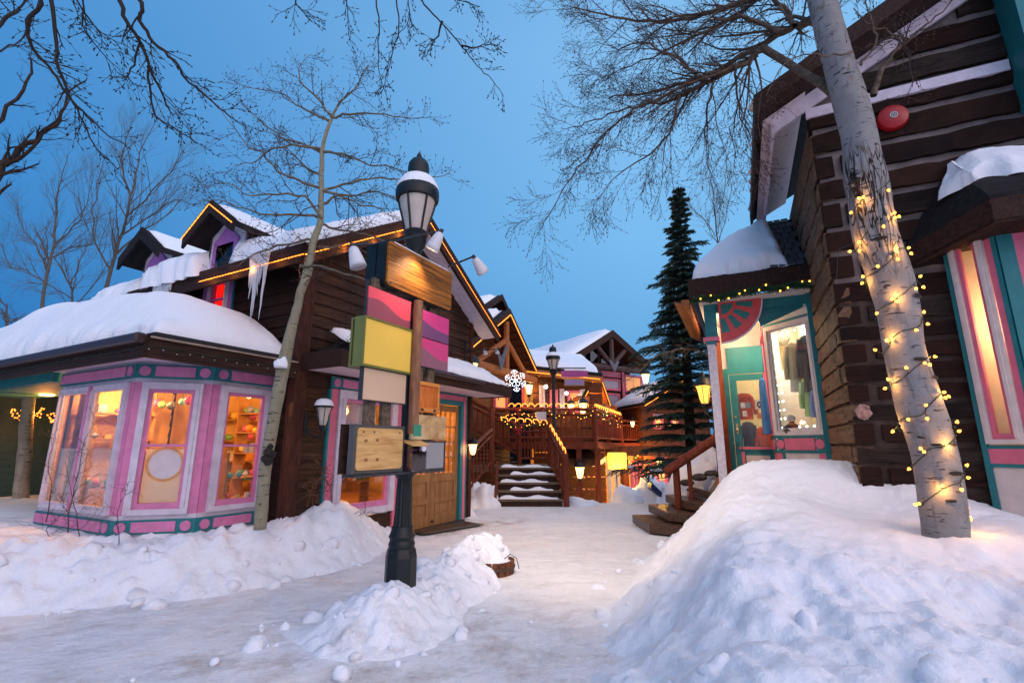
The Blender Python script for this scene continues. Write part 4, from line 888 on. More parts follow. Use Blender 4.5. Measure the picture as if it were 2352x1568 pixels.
a = M(); a.tube([FS_.P(3.24, z, .20) for z in (1.50, 1.9, 2.3, 2.655)], [.045, .044, .043, .041], 14)
tag(a.build('wooden_pole', wood('round_pole', (.12, .05, .03), (.34, .17, .09), 0, (1.5, 9, 9), .5, .3, vertical=True), smooth=True), 'round brown wooden pole standing in front of the signboards', 'pole')
t = thing('leaflet_box', 'clear plastic leaflet box with papers beside the grey board', 'leaflet box', FS_.P(3.29, 1.2, .2))
a = M(); a.fbox(FS_, 3.20, 3.385, 1.205, 1.43, .155, .158); a.fbox(FS_, 3.20, 3.385, 1.205, 1.36, .235, .238); a.fbox(FS_, 3.197, 3.20, 1.205, 1.42, .155, .238); a.fbox(FS_, 3.385, 3.388, 1.205, 1.42, .155, .238); a.fbox(FS_, 3.20, 3.385, 1.2, 1.205, .155, .238); a.build('box', glassmat('plastic_clear', (.85, .8, .85)), t)
for i, c in enumerate(((.10, .04, .09), (.45, .22, .12), (.6, .5, .45))): a = M(); a.fbox(FS_, 3.205+.02*i, 3.34+.018*i, 1.21, 1.38-.04*i, .17+.02*i, .172+.02*i); a.build('leaflet', paint('leaflet%d' % i, c, .4, .5, 0, 14), t)
a = M(); a.hexa([FS_.P(3.19, 1.43, .15), FS_.P(3.395, 1.43, .15), FS_.P(3.395, 1.40, .25), FS_.P(3.19, 1.40, .25), FS_.P(3.19, 1.45, .15), FS_.P(3.395, 1.45, .15), FS_.P(3.395, 1.42, .25), FS_.P(3.19, 1.42, .25)]); a.build('lid', wl, t)
a = M(); a.disc(FS_, 3.345, 1.385, .03, .239, .242, 16); a.build('round_sticker', paint('sticker', (.7, .72, .8), .4, .1, 0), t)
a = M(); a.fbox(FS_, 3.185, 3.285, 1.48, 1.575, .248, .252); tag(a.build('small_sign', paint('green_plate', (.04, .26, .16), .4, .1, 0)), 'small green plate strapped to the bottom of the wooden pole', 'sign')
# spot lamps
def spot(head, aim, root, label, lit=True, en=30):
    t = thing('spot_lamp', label, 'spot lamp', root, 'cone spot lamps on the sign post')
    d = (aim-head).normalized(); x = d.cross(UP).normalized(); y = x.cross(d)
    a = M(); a.tube([root, lerp(root, head, .5)+UP*.02, head-d*.035], [.011, .010, .010], 8); a.tube([head-d*.05+UP*.0, head-d*.01], .018, 8); a.build('arm', IRON, t, smooth=True)
    pr = [(-.02, .006), (-.015, .025), (.0, .037), (.05, .048), (.12, .060), (.155, .064)]
    a = M(); a.tube([head+d*q for q, _ in pr]+[head+d*q for q, _ in reversed(pr[2:])], [r_ for _, r_ in pr]+[r_*.93 for _, r_ in reversed(pr[2:])], 20, cap=True); a.build('shade', paint('spot_white', (.62, .62, .64), .4, .06, 0), t, smooth='all')
    a = M(); a.tube([head+d*.115, head+d*.118], .052, 16); a.build('lens', emit('spot_lens', (1, .82, .6), 26) if lit else LAMPGL, t)
    if lit:
        l = bpy.data.lights.new('spot_light', 'SPOT'); l.energy = en; l.spot_size = R(105); l.spot_blend = .9; l.color = (1, .74, .5); l.shadow_soft_size = .04
        o = bpy.data.objects.new('spot_light', l); COL.objects.link(o); o.parent = t; o.location = head+d*.17-Wl[t]; o.rotation_euler = d.to_track_quat('-Z', 'Y').to_euler()
def onplane(px, py, n):  # pixel ray with the plane n in front of the sign axis
    d = ray(px, py); tt = (2.86-n)/d.dot(VB); return Vector((0, 0, EYE))+d*tt
h1 = onplane(812, 572, .10); spot(h1, h1+Vector((.10, .0, -.3)), onplane(868, 562, .0), 'grey cone spot lamp left of the wooden top sign', False)
h2 = onplane(1010, 538, .42); spot(h2, h2+VB*.22-VA*.05-UP*.42, onplane(900, 555, .0), 'lit cone spot lamp leaning over the wooden top sign', True, 26)
h3 = onplane(1092, 596, .42); spot(h3, h3+Vector((.36, .42, -.5)), onplane(1030, 612, .0), 'lit cone spot lamp on the arm reaching out to the right', True, 360)
# ================================================================ LANTERNS
def lantern(loc, s, label, lit=True, wall=None, en=6, col=(1, .5, .16), mat=None, group='lit wall and hanging lanterns', snow=False, hang=0):
    """bell-shaped glass lantern; loc = centre of the glass"""
    t = thing('lantern', label, 'lantern', loc, group); c = loc
    a = M(); a.lathe(c, [(r_*s, z*s) for r_, z in ((.045, -.16), (.065, -.10), (.085, 0), (.10, .08), (.125, .12))], 12); a.build('glass', (mat or LIT) if lit else LAMPGL, t, smooth=True)
    a = M(); a.lathe(c, [(r_*s, z*s) for r_, z in ((.14, .11), (.15, .125), (.135, .15), (.11, .21), (.06, .245), (.03, .26), (.028, .30), (.01, .34))], 14); a.lathe(c, [(r_*s, z*s) for r_, z in ((.02, -.24), (.05, -.20), (.055, -.165), (.045, -.15))], 12)
    for k in range(6):
        an = k*math.pi/3; d = Vector((math.cos(an), math.sin(an), 0)); a.tube([c+d*(.068*s)+UP*(-.155*s), c+d*(.09*s), c+d*(.132*s)+UP*(.115*s)], .005*s, 4)
    a.build('lantern_frame', BLK, t, smooth=True)
    if snow: a = M(); a.lathe(c, [(r_*s, z*s) for r_, z in ((.145, .14), (.135, .18), (.11, .225), (.06, .25))], 14); a.build('snow_cap', RSNOW, t, smooth=True)
    a = M()
    if wall is not None:
        wv = Vector(wall); a.tube([c-UP*.2*s, c-UP*.30*s, lerp(c, wv, .4)-UP*.36*s, wv-UP*.2*s], .012*s+.003, 6); a.beam(wv-UP*.32*s, wv+UP*.02*s, .07*s, .02); a.build('wall_bracket', BLK, t, smooth=True)
    elif hang: a.tube([c+UP*.33*s, c+UP*(.33*s+hang)], .006, 4); a.build('chain', BLK, t)
    if lit: plight('lantern_light', c+(Vector((0, 0, 0)) if wall is None else (c-wv).normalized()*.0)-UP*.02, en, col, .10*s, t).visible_glossy = True
    return t
# lit glass lets its own light out
for m_g in (LIT, LITY):
    n = m_g.node_tree.nodes; l = m_g.node_tree.links; tr = n.new('ShaderNodeBsdfTransparent'); em = n.new('ShaderNodeEmission'); b = n['Principled BSDF']
    em.inputs[0].default_value = b.inputs['Emission Color'].default_value; em.inputs[1].default_value = b.inputs['Emission Strength'].default_value
    ad = n.new('ShaderNodeMixShader'); ad.inputs[0].default_value = .5; l.new(tr.outputs[0], ad.inputs[1]); l.new(em.outputs[0], ad.inputs[2]); l.new(ad.outputs[0], n['Material Output'].inputs[0])
q = FG.P(4.50, 1.80, .27); lantern(q, .85, 'snow-capped unlit wall lantern between the corner post and gable window', False, FG.P(4.42, 1.80, .05), snow=True, group='wall lanterns on the corner shop')
lantern(FG.P(8.33, 1.35, .16), .75, 'lit lantern on the wall just right of the oak double doors', True, FG.P(8.33, 1.35, .04), 12, group='wall lanterns on the corner shop')
# half-buried barrel tub
bc = Vector((-.22, 5.92, -.10)); t = thing('barrel_planter', 'half-buried old wooden barrel tub in the snow heap', 'barrel', bc)
a = M()
for k in range(20):
    a0, a1 = 2*math.pi*(k+.06)/20, 2*math.pi*(k+.94)/20
    v = [bc+Vector((r_*math.cos(a_), r_*math.sin(a_), z)) for z, rr in ((-.1, (.20, .235)), (.24, (.215, .25))) for r_, a_ in ((rr[0], a0), (rr[0], a1), (rr[1], a1), (rr[1], a0))]
    a.hexa(v)
a.build('staves', wood('barrel_stave', (.06, .022, .012), (.22, .09, .045), 0, (1.5, 8, 8), .7, .5, vertical=True), t)
for z in (.05, .17): a = M(); a.lathe(bc, [(.236+.012*(z > .1), z-.015), (.244+.012*(z > .1), z-.012), (.246+.012*(z > .1), z+.015), (.236+.012*(z > .1), z+.018)], 24); a.build('hoop', paint('rust_hoop', (.07, .035, .02), .7, .4, .3), t)
a = M(); a.lathe(bc, [(.01, .1), (.214, .12), (.213, .215), (.12, .25), (.01, .26)], 24); a.build('snow_fill', RSNOW, t, smooth=True)
a = M(); a.tube([bc+Vector((.1, 0, .22)), bc+Vector((.2, -.02, .30)), bc+Vector((.27, -.05, .26)), bc+Vector((.30, -.08, .16))], .005, 5); a.build('bent_wire', BLK, t)
# sign bracket with two little spot lamps on the gable wall end
t = thing('sign_bracket', 'scrolled iron sign bracket on the far end of the shop gable', 'bracket', FG.P(8.3, 3.2, .04))
a = M(); q0 = FG.P(8.15, 3.28, .05); q1 = q0-VB*.85; a.tube([q0, q1], .012, 6); a.tube([q0-UP*.35, q0+UP*.25], .012, 6)
a.tube([q0-VB*(.22+.2*math.cos(i*.5))+UP*(.16+.16*math.sin(i*.5)) for i in range(9)], .008, 5); a.tube([q0-UP*.25, q0-VB*.8-UP*.02], .006, 5); a.build('iron_frame', BLK, t)
for k in (.45, .72):
    c = q0-VB*k+UP*.02; d = (UP*-.6+VA*.5).normalized(); a = M(); a.tube([c, c+d*.04, c+d*.12], [.012, .03, .045], 10); a.build('lamp_head', paint('zinc', (.45, .46, .5), .35, .1, 0), t, smooth=True)
# ================================================================ LOG CABIN (right)
C0, D0 = 6.48, 1.123
cabin = thing('log_cabin', 'tall dark hewn log cabin with gable roof and lit shop porch', 'building', CD(C0, D0))
FC = Fr(CD(C0, 0), VD, -VC); FW = Fr(CD(0, D0), VC, -VD)
def hewn(mb, f, u0, u1, z0, z1, n0, n1, seg=.16, j=.012):
    n = max(1, int((u1-u0)/seg)); V = []; 
    for i in range(n+1):
        u = lerp(u0, u1, i/n); k = rnd.uniform
        V += [f.P(u, z0+k(0, j), n0), f.P(u, z0+k(0, j), n1+k(-j, j)*.8), f.P(u, (z0+z1)/2, n1+k(-j, j)), f.P(u, z1-k(0, j), n1+k(-j, j)*.8), f.P(u, z1-k(0, j), n0)]
    F_ = [(5*i+q, 5*i+(q+1) % 5, 5*(i+1)+(q+1) % 5, 5*(i+1)+q) for i in range(n) for q in range(5)]+[(4, 3, 2, 1, 0), tuple(5*n+q for q in range(5))]
    mb.add(V, F_)
zc0 = .35; zr = [.35]
while zr[-1] < 8.2: zr.append(zr[-1]+((.222 if zr[-1] < 2.9 else .33)+rnd.uniform(-.018, .018)))
nrow = max(i for i in range(len(zr)) if zr[i] < 5.42)
GR = .53
def ctop(d): return 5.59+(min(d, 7.5-d)-.54)*GR
fl = M(); fl2 = M(); fl3 = M(); chl = M(); chs = M(); sl = M(); ch = M(); ends = M()
for i in range(len(zr)-1):
    z0 = zr[i]; z1 = zr[i+1]-(.045 if z0 < 2.9 else .07)
    u1 = 7.0
    if i < nrow:
        we = rnd.uniform(.17, .24); u0 = D0 if i % 2 == 0 else D0+we+rnd.uniform(.05, .09)
        if i % 2: hewn(ends, FC, D0+.0, D0+we, z0-.015, z1+.012, -.3, rnd.uniform(.0, .03), .1)
    else:
        u0 = max(D0, .54+(z1-5.45)/GR+.1); u1 = 7.5-u0
        if u1 < u0+.3: break
    hewn((fl, fl2, fl3)[(i*7+i//3) % 3], FC, u0, u1, z0, z1, -.15, .02+rnd.uniform(0, .02), .13, .022)
    if i < nrow:
        hewn(sl, FW, C0+(.0 if i % 2 else .19), 9.6, z0-.012, z1+.01, -.15, .012+rnd.uniform(0, .014), .10, .012)
        if i % 2 == 0: hewn(sl, FW, C0-.012, C0+.185, z0, z1, -.15, .012, .1)
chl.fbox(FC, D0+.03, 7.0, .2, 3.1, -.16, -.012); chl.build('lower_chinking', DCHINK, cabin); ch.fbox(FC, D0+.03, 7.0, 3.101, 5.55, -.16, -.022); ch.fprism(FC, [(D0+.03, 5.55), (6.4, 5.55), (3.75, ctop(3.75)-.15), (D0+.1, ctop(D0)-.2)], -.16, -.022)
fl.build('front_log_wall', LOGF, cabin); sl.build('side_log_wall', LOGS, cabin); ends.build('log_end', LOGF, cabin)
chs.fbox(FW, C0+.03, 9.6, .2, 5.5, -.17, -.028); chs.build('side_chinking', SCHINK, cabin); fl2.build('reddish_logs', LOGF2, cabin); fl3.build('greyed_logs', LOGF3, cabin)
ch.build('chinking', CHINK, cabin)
mb = M(); q = FC.P(1.29, 1.75, .045)
mb.add([FC.P(1.225+.075*(1+.12*math.sin(k*5.1))*math.cos(k*math.pi/16), 1.765+.085*(1+.1*math.sin(k*3.7))*math.sin(k*math.pi/16), .047) for k in range(32)]+[FC.P(1.225, 1.765, .052)], [(k, (k+1) % 32, 32) for k in range(32)])
mb.build('painted_log_end', paint('flaked_pink', (.35, .20, .18), .8, .6, .4, 25), cabin)
# roof
mb = M()
def cslab(mb, d0, d1, c0, c1, t=.1, lift=0):
    z0, z1 = ctop(d0)+lift, ctop(d1)+lift
    mb.hexa([CD(c0, d0, z0-t), CD(c0, d1, z1-t), CD(c1, d1, z1-t), CD(c1, d0, z0-t), CD(c0, d0, z0), CD(c0, d1, z1), CD(c1, d1, z1), CD(c1, d0, z0)])
cslab(mb, .54, 3.75, 5.98, 9.45); cslab(mb, 3.752, 7.0, 5.98, 9.45); mb.build('roof', SHING, cabin)
mb = M(); cslab(mb, .60, 1.10, 6.3, 9.4, .02, -.16); mb.build('eave_soffit', paint('soffit_pinkish', (.60, .50, .52), .6, .1), cabin)
mb = M(); mb.hexa([CD(5.93, .50, ctop(.5)-.19), CD(5.93, 3.75, ctop(3.75)-.19), CD(5.98, 3.75, ctop(3.75)-.19), CD(5.98, .5, ctop(.5)-.19), CD(5.93, .5, ctop(.5)+.03), CD(5.93, 3.75, ctop(3.75)+.03), CD(5.98, 3.75, ctop(3.75)+.03), CD(5.98, .5, ctop(.5)+.03)])
mb.hexa([CD(5.98, .50, ctop(.5)-.17), CD(9.45, .50, ctop(.5)-.17), CD(9.45, .54, ctop(.5)-.17), CD(5.98, .54, ctop(.5)-.17), CD(5.98, .5, ctop(.5)+.03), CD(9.45, .5, ctop(.5)+.03), CD(9.45, .54, ctop(.5)+.03), CD(5.98, .54, ctop(.5)+.03)])
mb.build('rake_board', FASC, cabin)
mb = M(); mb.hexa([CD(6.40, .72, ctop(.72)-.36), CD(6.40, 3.7, ctop(3.7)-.36), CD(6.44, 3.7, ctop(3.7)-.36), CD(6.44, .72, ctop(.72)-.36), CD(6.40, .72, ctop(.72)-.16), CD(6.40, 3.7, ctop(3.7)-.16), CD(6.44, 3.7, ctop(3.7)-.16), CD(6.44, .72, ctop(.72)-.16)])
mb.fbox(FC, D0-.03, 3.02, 5.42, 5.55, .03, .07)
mb.hexa([CD(6.40, .70, 5.32), CD(9.3, .70, 5.32), CD(9.3, .73, 5.32), CD(6.40, .73, 5.32), CD(6.40, .70, 5.50), CD(9.3, .70, 5.50), CD(9.3, .73, 5.50), CD(6.40, .73, 5.50)])
mb.build('white_trim', WHT, cabin)
snowpatch('roof_snow', lambda u, v: CD(lerp(5.98, 9.4, v), .50+.9*u, ctop(.50+.9*u)+.02), lambda u, v: .07, 14, 50, 'thin ragged snow edge along the left eave of the log cabin', .05, 2.5, -VD*.05, seed=21)
mb = M(); cslab(mb, .58, 3.74, 6.02, 6.46, .02, -.12); mb.build('gable_soffit', FASC, cabin)
# upper right oriel of the gable
mb = M(); f = Fr(FC.o, FC.u, FC.n); mb.fbox(f, 3.12, 4.6, 4.95, 8, -.0, .35); mb.build('oriel', PURP, cabin)
mb = M(); mb.fbox(f, 3.04, 3.12, 4.9, 8, 0, .37); mb.fbox(f, 3.24, 3.27, 4.95, 8, .351, .37); mb.build('oriel_corner', TEAL, cabin)
mb = M(); mb.fbox(f, 3.40, 3.5, 4.95, 8, .351, .38); mb.build('oriel_trim', WHT, cabin)
# fire bell
t = thing('fire_bell', 'round red fire bell high on the dark log wall', 'bell', FC.P(1.94, 5.19, .04))
c = FC.P(1.94, 5.17, .0); mb = M(); pr = [(.02, .155), (.05, .158), (.085, .145), (.105, .10), (.113, .05), (.115, .006)]
mb.tube([c+FC.n*a for a, _ in pr], [r_ for _, r_ in pr], 28); mb.build('gong', RED, t, smooth=True)
mb = M(); mb.disc(Fr(c-UP*c.z, FC.u, FC.n), 0, c.z, .038, .1151, .120, 20); mb.build('hub', paint('bell_hub', (.55, .56, .6), .4, .1, 0), t)
mb = M(); fb = Fr(c-UP*c.z, FC.u, FC.n); mb.ring(fb, 0, c.z, .022, .030, .1201, .1215, 20); mb.disc(fb, 0, c.z, .010, .1201, .124, 10)
for k in range(6): a_ = k*math.pi/3; mb.disc(fb, .0165*math.cos(a_), c.z+.0165*math.sin(a_), .003, .1201, .122, 6)
mb.build('hub_marking', BLK, t)
# ---------------- right bay (angled oriel with roof)
B1 = FC.P(2.16, 0, .04); 
az = R(160); u1 = Vector((math.sin(az), math.cos(az), 0)); B2 = B1+u1*.44; B3 = B2+VD*1.3
fb1 = fr2(B1, B2); fb2 = fr2(B2, B3)
mb = M(); mb.fbox(fb1, 0, fb1.L, .45, 1.36, -.05, 0); mb.fbox(fb1, 0, .04, 1.36, 3.7, -.05, 0); mb.fbox(fb1, fb1.L-.04, fb1.L, 1.36, 3.7, -.05, 0); mb.fbox(fb1, 0.04, fb1.L-.04, 3.55, 3.75, -.05, 0); mb.fbox(fb2, 0, fb2.L, .45, 1.36, -.05, 0); mb.fbox(fb2, 0, .3, 1.36, 3.75, -.05, 0); mb.fbox(fb2, .95, fb2.L, 1.36, 3.75, -.05, 0); mb.build('bay_panel', CREAM, cabin)
mb = M()
for f in (fb1, fb2):
    mb.fbox(f, 0, .05, .5, 3.68, 0, .022); mb.fbox(f, f.L-.035, f.L, .5, 3.68, 0, .022); mb.fbox(f, .05, f.L-.035, 1.20, 1.235, 0, .016); mb.fbox(f, .05, f.L-.035, 1.375, 1.41, 0, .016); mb.fbox(f, .05, f.L-.035, .66, .69, 0, .016)
mb.fbox(fb2, .05, .12, 1.42, 3.66, 0, .02); mb.fbox(fb2, .23, .27, 1.42, 3.66, 0, .02); mb.build('teal_trim', TEAL, cabin)
mb = M()
for f in (fb1, fb2): mb.fbox(f, .05, f.L-.035, 1.236, 1.374, 0, .018); mb.fbox(f, .0, f.L, .5, .655, .0, .03); 
mb.fbox(fb1, .05, fb1.L-.035, 3.55, 3.68, 0, .012); mb.fbox(fb1, fb1.L-.09, fb1.L-.036, 1.42, 3.55, 0, .014); mb.fbox(fb2, .121, .229, 1.42, 3.66, 0, .016)
mb.build('pink_trim', ROSE, cabin)
sash_window(cabin, fb1, .055, fb1.L-.095, 1.42, 3.55, .0, CREAM, ROSE, GLASS, .055, .035, None, depth=.05)
sash_window(cabin, fb2, .30, .95, 1.42, 3.55, .0, CREAM, ROSE, GLASS, .08, .035, None, depth=.05)
mb = M(); slabp(mb, [B1, B2, B3, B3-VC*-.9, B1+VC*.5], .5, .54); slabp(mb, [B1, B2, B3, B3+VC*.9, B1+VC*.5], 3.70, 3.74); mb.fbox(Fr(CD(C0-.045, 0), VD, -VC), 2.18, 4.2, .5, 3.72, 0, .02); mb.build('bay_interior', paint('warm_white', (.8, .7, .5), .7, .1), cabin)
plight('bay_room_lamp', CD(C0-.22, 2.72, 2.6), 42, (1, .62, .3), .1)
# bay roof
ez = 3.76
e1 = FC.P(1.86, 0, .0); e2 = B2-VD*.20-VC*.26+u1*.12; e3 = B3-VC*.40
w1 = FC.P(1.86, 0, .03); wl_, wr_ = FC.P(2.35, 4.42, .03), FC.P(5, 4.42, .03)
mb = M(); vs = [e1+UP*3.62, e2+UP*ez, e3+UP*ez, wr_, wl_]
mb.add(vs+[v-UP*.05 for v in vs], [(0, 1, 4), (1, 2, 3, 4), (5, 9, 6), (6, 9, 8, 7), (0, 5, 6, 1), (1, 6, 7, 2), (2, 7, 8, 3), (3, 8, 9, 4), (4, 9, 5, 0)]); mb.build('bay_roof', SHING, cabin)
mb = M()
for p, q, zp, zq in ((e1, e2, 3.57, ez-.05), (e2, e3, ez-.05, ez-.05)):
    n_ = fr2(p, q).n; mb.hexa([p+UP*(zp-.24), q+UP*(zq-.24), q-n_*.04+UP*(zq-.24), p-n_*.04+UP*(zp-.24), p+UP*zp, q+UP*zq, q-n_*.04+UP*zq, p-n_*.04+UP*zp])
mb.build('bay_fascia', FASC, cabin)
mb = M(); pl = [e1+UP*3.36, e2+UP*(ez-.28), e3+UP*(ez-.28), FC.P(5, ez-.28, .03), FC.P(2.2, 3.42, .03)]; mb.prism(pl, UP*.02); mb.build('bay_soffit', FASC, cabin)
snowpatch('roof_snow', lambda u, v: lerp(lerp(e2+UP*ez, e3+UP*ez, u), lerp(wl_, wr_, u), .42+v*.58)+UP*.01, lambda u, v: .12+.05*math.sin(u*14), 50, 22, 'ragged snow on the roof of the bay at the far right', .07, 2.6, -VC*.06, seed=31)
snowpatch('roof_snow', lambda u, v: lerp(lerp(e1+UP*3.62, e2+UP*ez, .50+.62*u), wl_, .38+.58*v)+UP*.01, lambda u, v: .12, 24, 18, 'narrow snow strip running down the hip of the right bay roof', .05, 2.6, -VD*.03, seed=32)
# ---------------- lit shop porch on the cabin side
FP = Fr(CD(8.2, 0), VD, -VC)
mb = M(); slabp(mb, [CD(7.95, -.5), CD(7.95, D0-.02), CD(10.2, D0-.02), CD(10.2, -.5)], .45, .78); mb.build('porch_floor', TRD, cabin)
mb = M(); mb.hexa([CD(8.17, -.37, .70), CD(8.17, -.25, .70), CD(8.29, -.25, .70), CD(8.29, -.37, .70)]+[CD(8.17, -.37, 3.0), CD(8.17, -.25, 3.0), CD(8.29, -.25, 3.0), CD(8.29, -.37, 3.0)]); mb.build('porch_post', paint('chipped_white', (.60, .55, .60), .6, .18, .3, 20), cabin)
mb = M(); mb.box(0, 0, 0, 0, 0, 0) if False else None
def cbox(mb, c0, c1, d0, d1, z0, z1): mb.hexa([CD(c0, d0, z0), CD(c0, d1, z0), CD(c1, d1, z0), CD(c1, d0, z0), CD(c0, d0, z1), CD(c0, d1, z1), CD(c1, d1, z1), CD(c1, d0, z1)])
cbox(mb, 8.13, 8.33, -.41, -.21, .70, .80); cbox(mb, 8.15, 8.31, -.39, -.23, 2.98, 3.03); cbox(mb, 8.17, 8.29, -.38, -.20, 3.10, 3.66); mb.build('post_collar', TEAL, cabin)
mb = M(); cbox(mb, 8.13, 8.33, -.42, -.18, 3.031, 3.095); mb.build('post_capital', ROSE, cabin)
mb = M(); cbox(mb, 8.20, 8.26, -.199, 1.1, 3.50, 3.66); mb.fprism(FP, [(.30, 3.66), (1.1, 3.66), (1.1, 3.50), (.42, 3.22)], -.10, -.065); mb.build('porch_header', TEAL, cabin)
t = thing('sunburst_bracket', 'red and teal quarter-round sunburst bracket under the porch eave', 'bracket', FP.P(-.15, 3.66, .02))
cu, cz = -.16, 3.655
mb = M(); mb.fprism(FP, [(cu, cz)]+[(cu+.62*math.cos(math.pi/2*i/20), cz-.66*math.sin(math.pi/2*i/20)) for i in range(21)], .045, .075); mb.build('panel', paint('sunburst_red', (.60, .07, .07), .5, .1, .05), t)
mb = M(); mb.fprism(FP, [(cu+.04, cz-.05)]+[(cu+.04+.17*math.cos(math.pi/2*i/8), cz-.05-.17*math.sin(math.pi/2*i/8)) for i in range(9)], .076, .082)
for a0, a1 in ((3, 15), (26, 40), (50, 63), (73, 87)):
    pp = [(r_*math.cos(R(a)), r_*math.sin(R(a))) for r_, a in ((.27, a0), (.50, a0), (.50, a1), (.27, a1))]
    mb.fprism(FP, [(cu+x, cz-.02-y) for x, y in pp], .076, .082)
mb.build('rays', paint('sunburst_teal', (.02, .16, .15), .5, .1, 0), t)
mb = M(); mb.fprism(FP, [(cu+(.62+w_)*math.cos(math.pi/2*i/20), cz-(.66+w_)*math.sin(math.pi/2*i/20)) for w_, rg in ((0, range(21)), (.022, range(20, -1, -1))) for i in rg], .04, .08); mb.build('rim', WHT, t)
# door wall, door
FD = Fr(CD(9.8, 0), VD, -VC)
mb = M(); mb.fbox(FD, -.40, -.17, .6, 3.62, -.08, 0); mb.fbox(FD, -.17, .75, 2.72, 3.62, -.08, 0); mb.fbox(FD, .58, 1.1, .6, 2.72, -.08, 0); mb.build('porch_wall', CREAM, cabin)
mb = M(); mb.fbox(FD, -.22, -.13, .78, 2.80, 0, .04); mb.fbox(FD, .57, .64, .78, 2.80, 0, .04); mb.fbox(FD, -.13, .57, 2.70, 3.2, 0, .03); mb.build('door_casing', TEAL, cabin)
mb = M(); mb.fbox(FD, -.30, -.225, .78, 2.8, 0, .035); mb.build('rose_strip', ROSE, cabin)
mb = M()
for x in ((-.12, -.0, .80, 2.69), (.46, .56, .80, 2.69), (0, .46, .80, .90), (0, .46, 2.58, 2.69), (0, .46, 1.32, 1.40)): mb.fbox(FD, *x, -.03, .01)
mb.fbox(FD, 0, .46, .9, 1.32, -.02, -.005); dr = mb.build('shop_door', TEAL, cabin)
mb = M(); mb.fbox(FD, 0, .46, 1.41, 2.57, -.01, -.006); mb.build('door_pane', GLASS, dr)
mb = M(); mb.fbox(FD, .04, .42, .96, 1.24, -.004, .006); mb.build('lower_panel', CREAM, dr)
mb = M(); mb.fbox(FD, .0, .46, 1.345, 1.39, .011, .02); mb.fbox(FD, -.03, .02, .95, 1.3, .011, .02); mb.disc(FD, -.04, 1.37, .03, .011, .02, 12); mb.build('pink_inlay', ROSE, dr)
mb = M(); mb.fbox(FD, -.075, -.045, 1.62, 1.80, .011, .025); mb.ball(FD.P(-.06, 1.68, .04), .025, 8); mb.disc(FD, -.07, 1.92, .02, .011, .03, 12); mb.build('door_lock', paint('brass2', (.5, .33, .12), .3, .1, 0, metal=1), dr)
# display window box
Wr, Wq = CD(8.2, 1.08), CD(8.2, 1.08)+Vector((math.sin(R(-20)), math.cos(R(-20)), 0))*.84
We = Wq+VC*1.05
fd1 = fr2(Wq, Wr); fd2 = fr2(We, Wq, Vector((-3, 5, 0)))
for k, f in enumerate((fd1, fd2)):
    mb = M(); mb.fbox(f, 0, f.L, .7, 1.30, -.05, 0); mb.fbox(f, 0, f.L, 3.30, 3.62, -.05, 0); mb.build('display_panel', CREAM if k == 0 else ROSE, cabin)
    mb = M(); mb.fbox(f, 0, f.L, 1.30, 1.34, -.05, .02); mb.fbox(f, 0, f.L, 1.52, 1.56, -.05, .02); mb.fbox(f, .10, .14, .7, 1.29, 0, .02); mb.fbox(f, 0, f.L, 3.30, 3.345, 0, .02)
    mb.disc(f, .09, 1.43, .095, .0, .014, 16); mb.disc(f, f.L-.09, 1.43, .095, 0, .014, 16); mb.build('display_trim', TEAL, cabin)
    mb = M(); mb.fbox(f, .17, f.L-.17, 1.345, 1.515, -.05, .026); mb.disc(f, .09, 1.43, .07, .015, .026, 16); mb.disc(f, f.L-.09, 1.43, .07, .015, .026, 16); mb.fbox(f, 0.0, .095, .7, 1.29, 0, .015); mb.fbox(f, f.L-.13, f.L-.03, .7, 1.29, 0, .015); mb.build('display_inlay', ROSE, cabin)
    mb = M(); mb.fbox(f, 0, f.L, 1.34, 1.52, -.05, .0); mb.build('display_backing', CREAM, cabin)
    wn = sash_window(cabin, f, 0, f.L, 1.565, 3.30, -.02, CREAM if k == 0 else ROSE, CREAM if k == 0 else ROSE, GLASS, .07, .03, None, name='display_window')
    tt = thing('light_strip', ['cool white bulbs framing the wide display window', 'cool white bulbs on the narrow side pane of the display window'][k], 'light string', f.P(.1, 1.7, -.09), 'bulb strips in the display window')
    a_, b_, c_, d_ = .12, f.L-.12, 1.69, 3.17
    pts = [(a_, lerp(c_, d_, i/11)) for i in range(12)]+[(lerp(a_, b_, i/5), d_) for i in range(1, 6)]+[(lerp(a_, b_, i/5), c_) for i in range(1, 6)]
    if k: pts = [(lerp(a_, b_, j/2.), lerp(c_, d_, i/11)) for i in range(12) for j in (0, 2)]
    for u, z in pts: mb = M(); mb.ball(f.P(u, z, -.10), .016, 6); mb.build('bulb', WBULB, tt)
mb = M(); mb.fbox(FP, 1.05, 1.122, .6, 3.66, -.4, .05); mb.build('corner_strip', TEAL, cabin)
# shop room behind door and display
mb = M(); cbox(mb, 8.75, 9.85, .62, 1.1, 1.50, 1.52); cbox(mb, 9.9, 12.4, -.4, 3.4, .76, .78); cbox(mb, 8.3, 12.4, 1.1, 1.14, 1.3, 3.6); cbox(mb, 12.4, 12.44, -.44, 3.4, .7, 3.7); cbox(mb, 8.3, 12.4, 2.2, 2.24, .7, 3.7); mb.build('shop_interior', paint('shop_yellow', (.70, .60, .38), .7, .1), cabin)
mb = M(); cbox(mb, 9.9, 12.4, -.46, -.40, .7, 3.7); mb.build('rear_side_wall', LOGF, cabin)
mb = M(); slabp(mb, [CD(7.95, -.44), CD(7.95, D0-.02), CD(12.4, 2.4), CD(12.4, -.44)], 3.64, 3.67); mb.build('porch_ceiling', paint('ceiling_white', (.72, .66, .60), .6, .05), cabin)
mb = M(); cbox(mb, 9.1, 10.0, .95, 1.02, 3.54, 3.58); tag(mb.build('tube_lamp', COLD), 'bright fluorescent tube on the ceiling behind the display window', 'lamp')
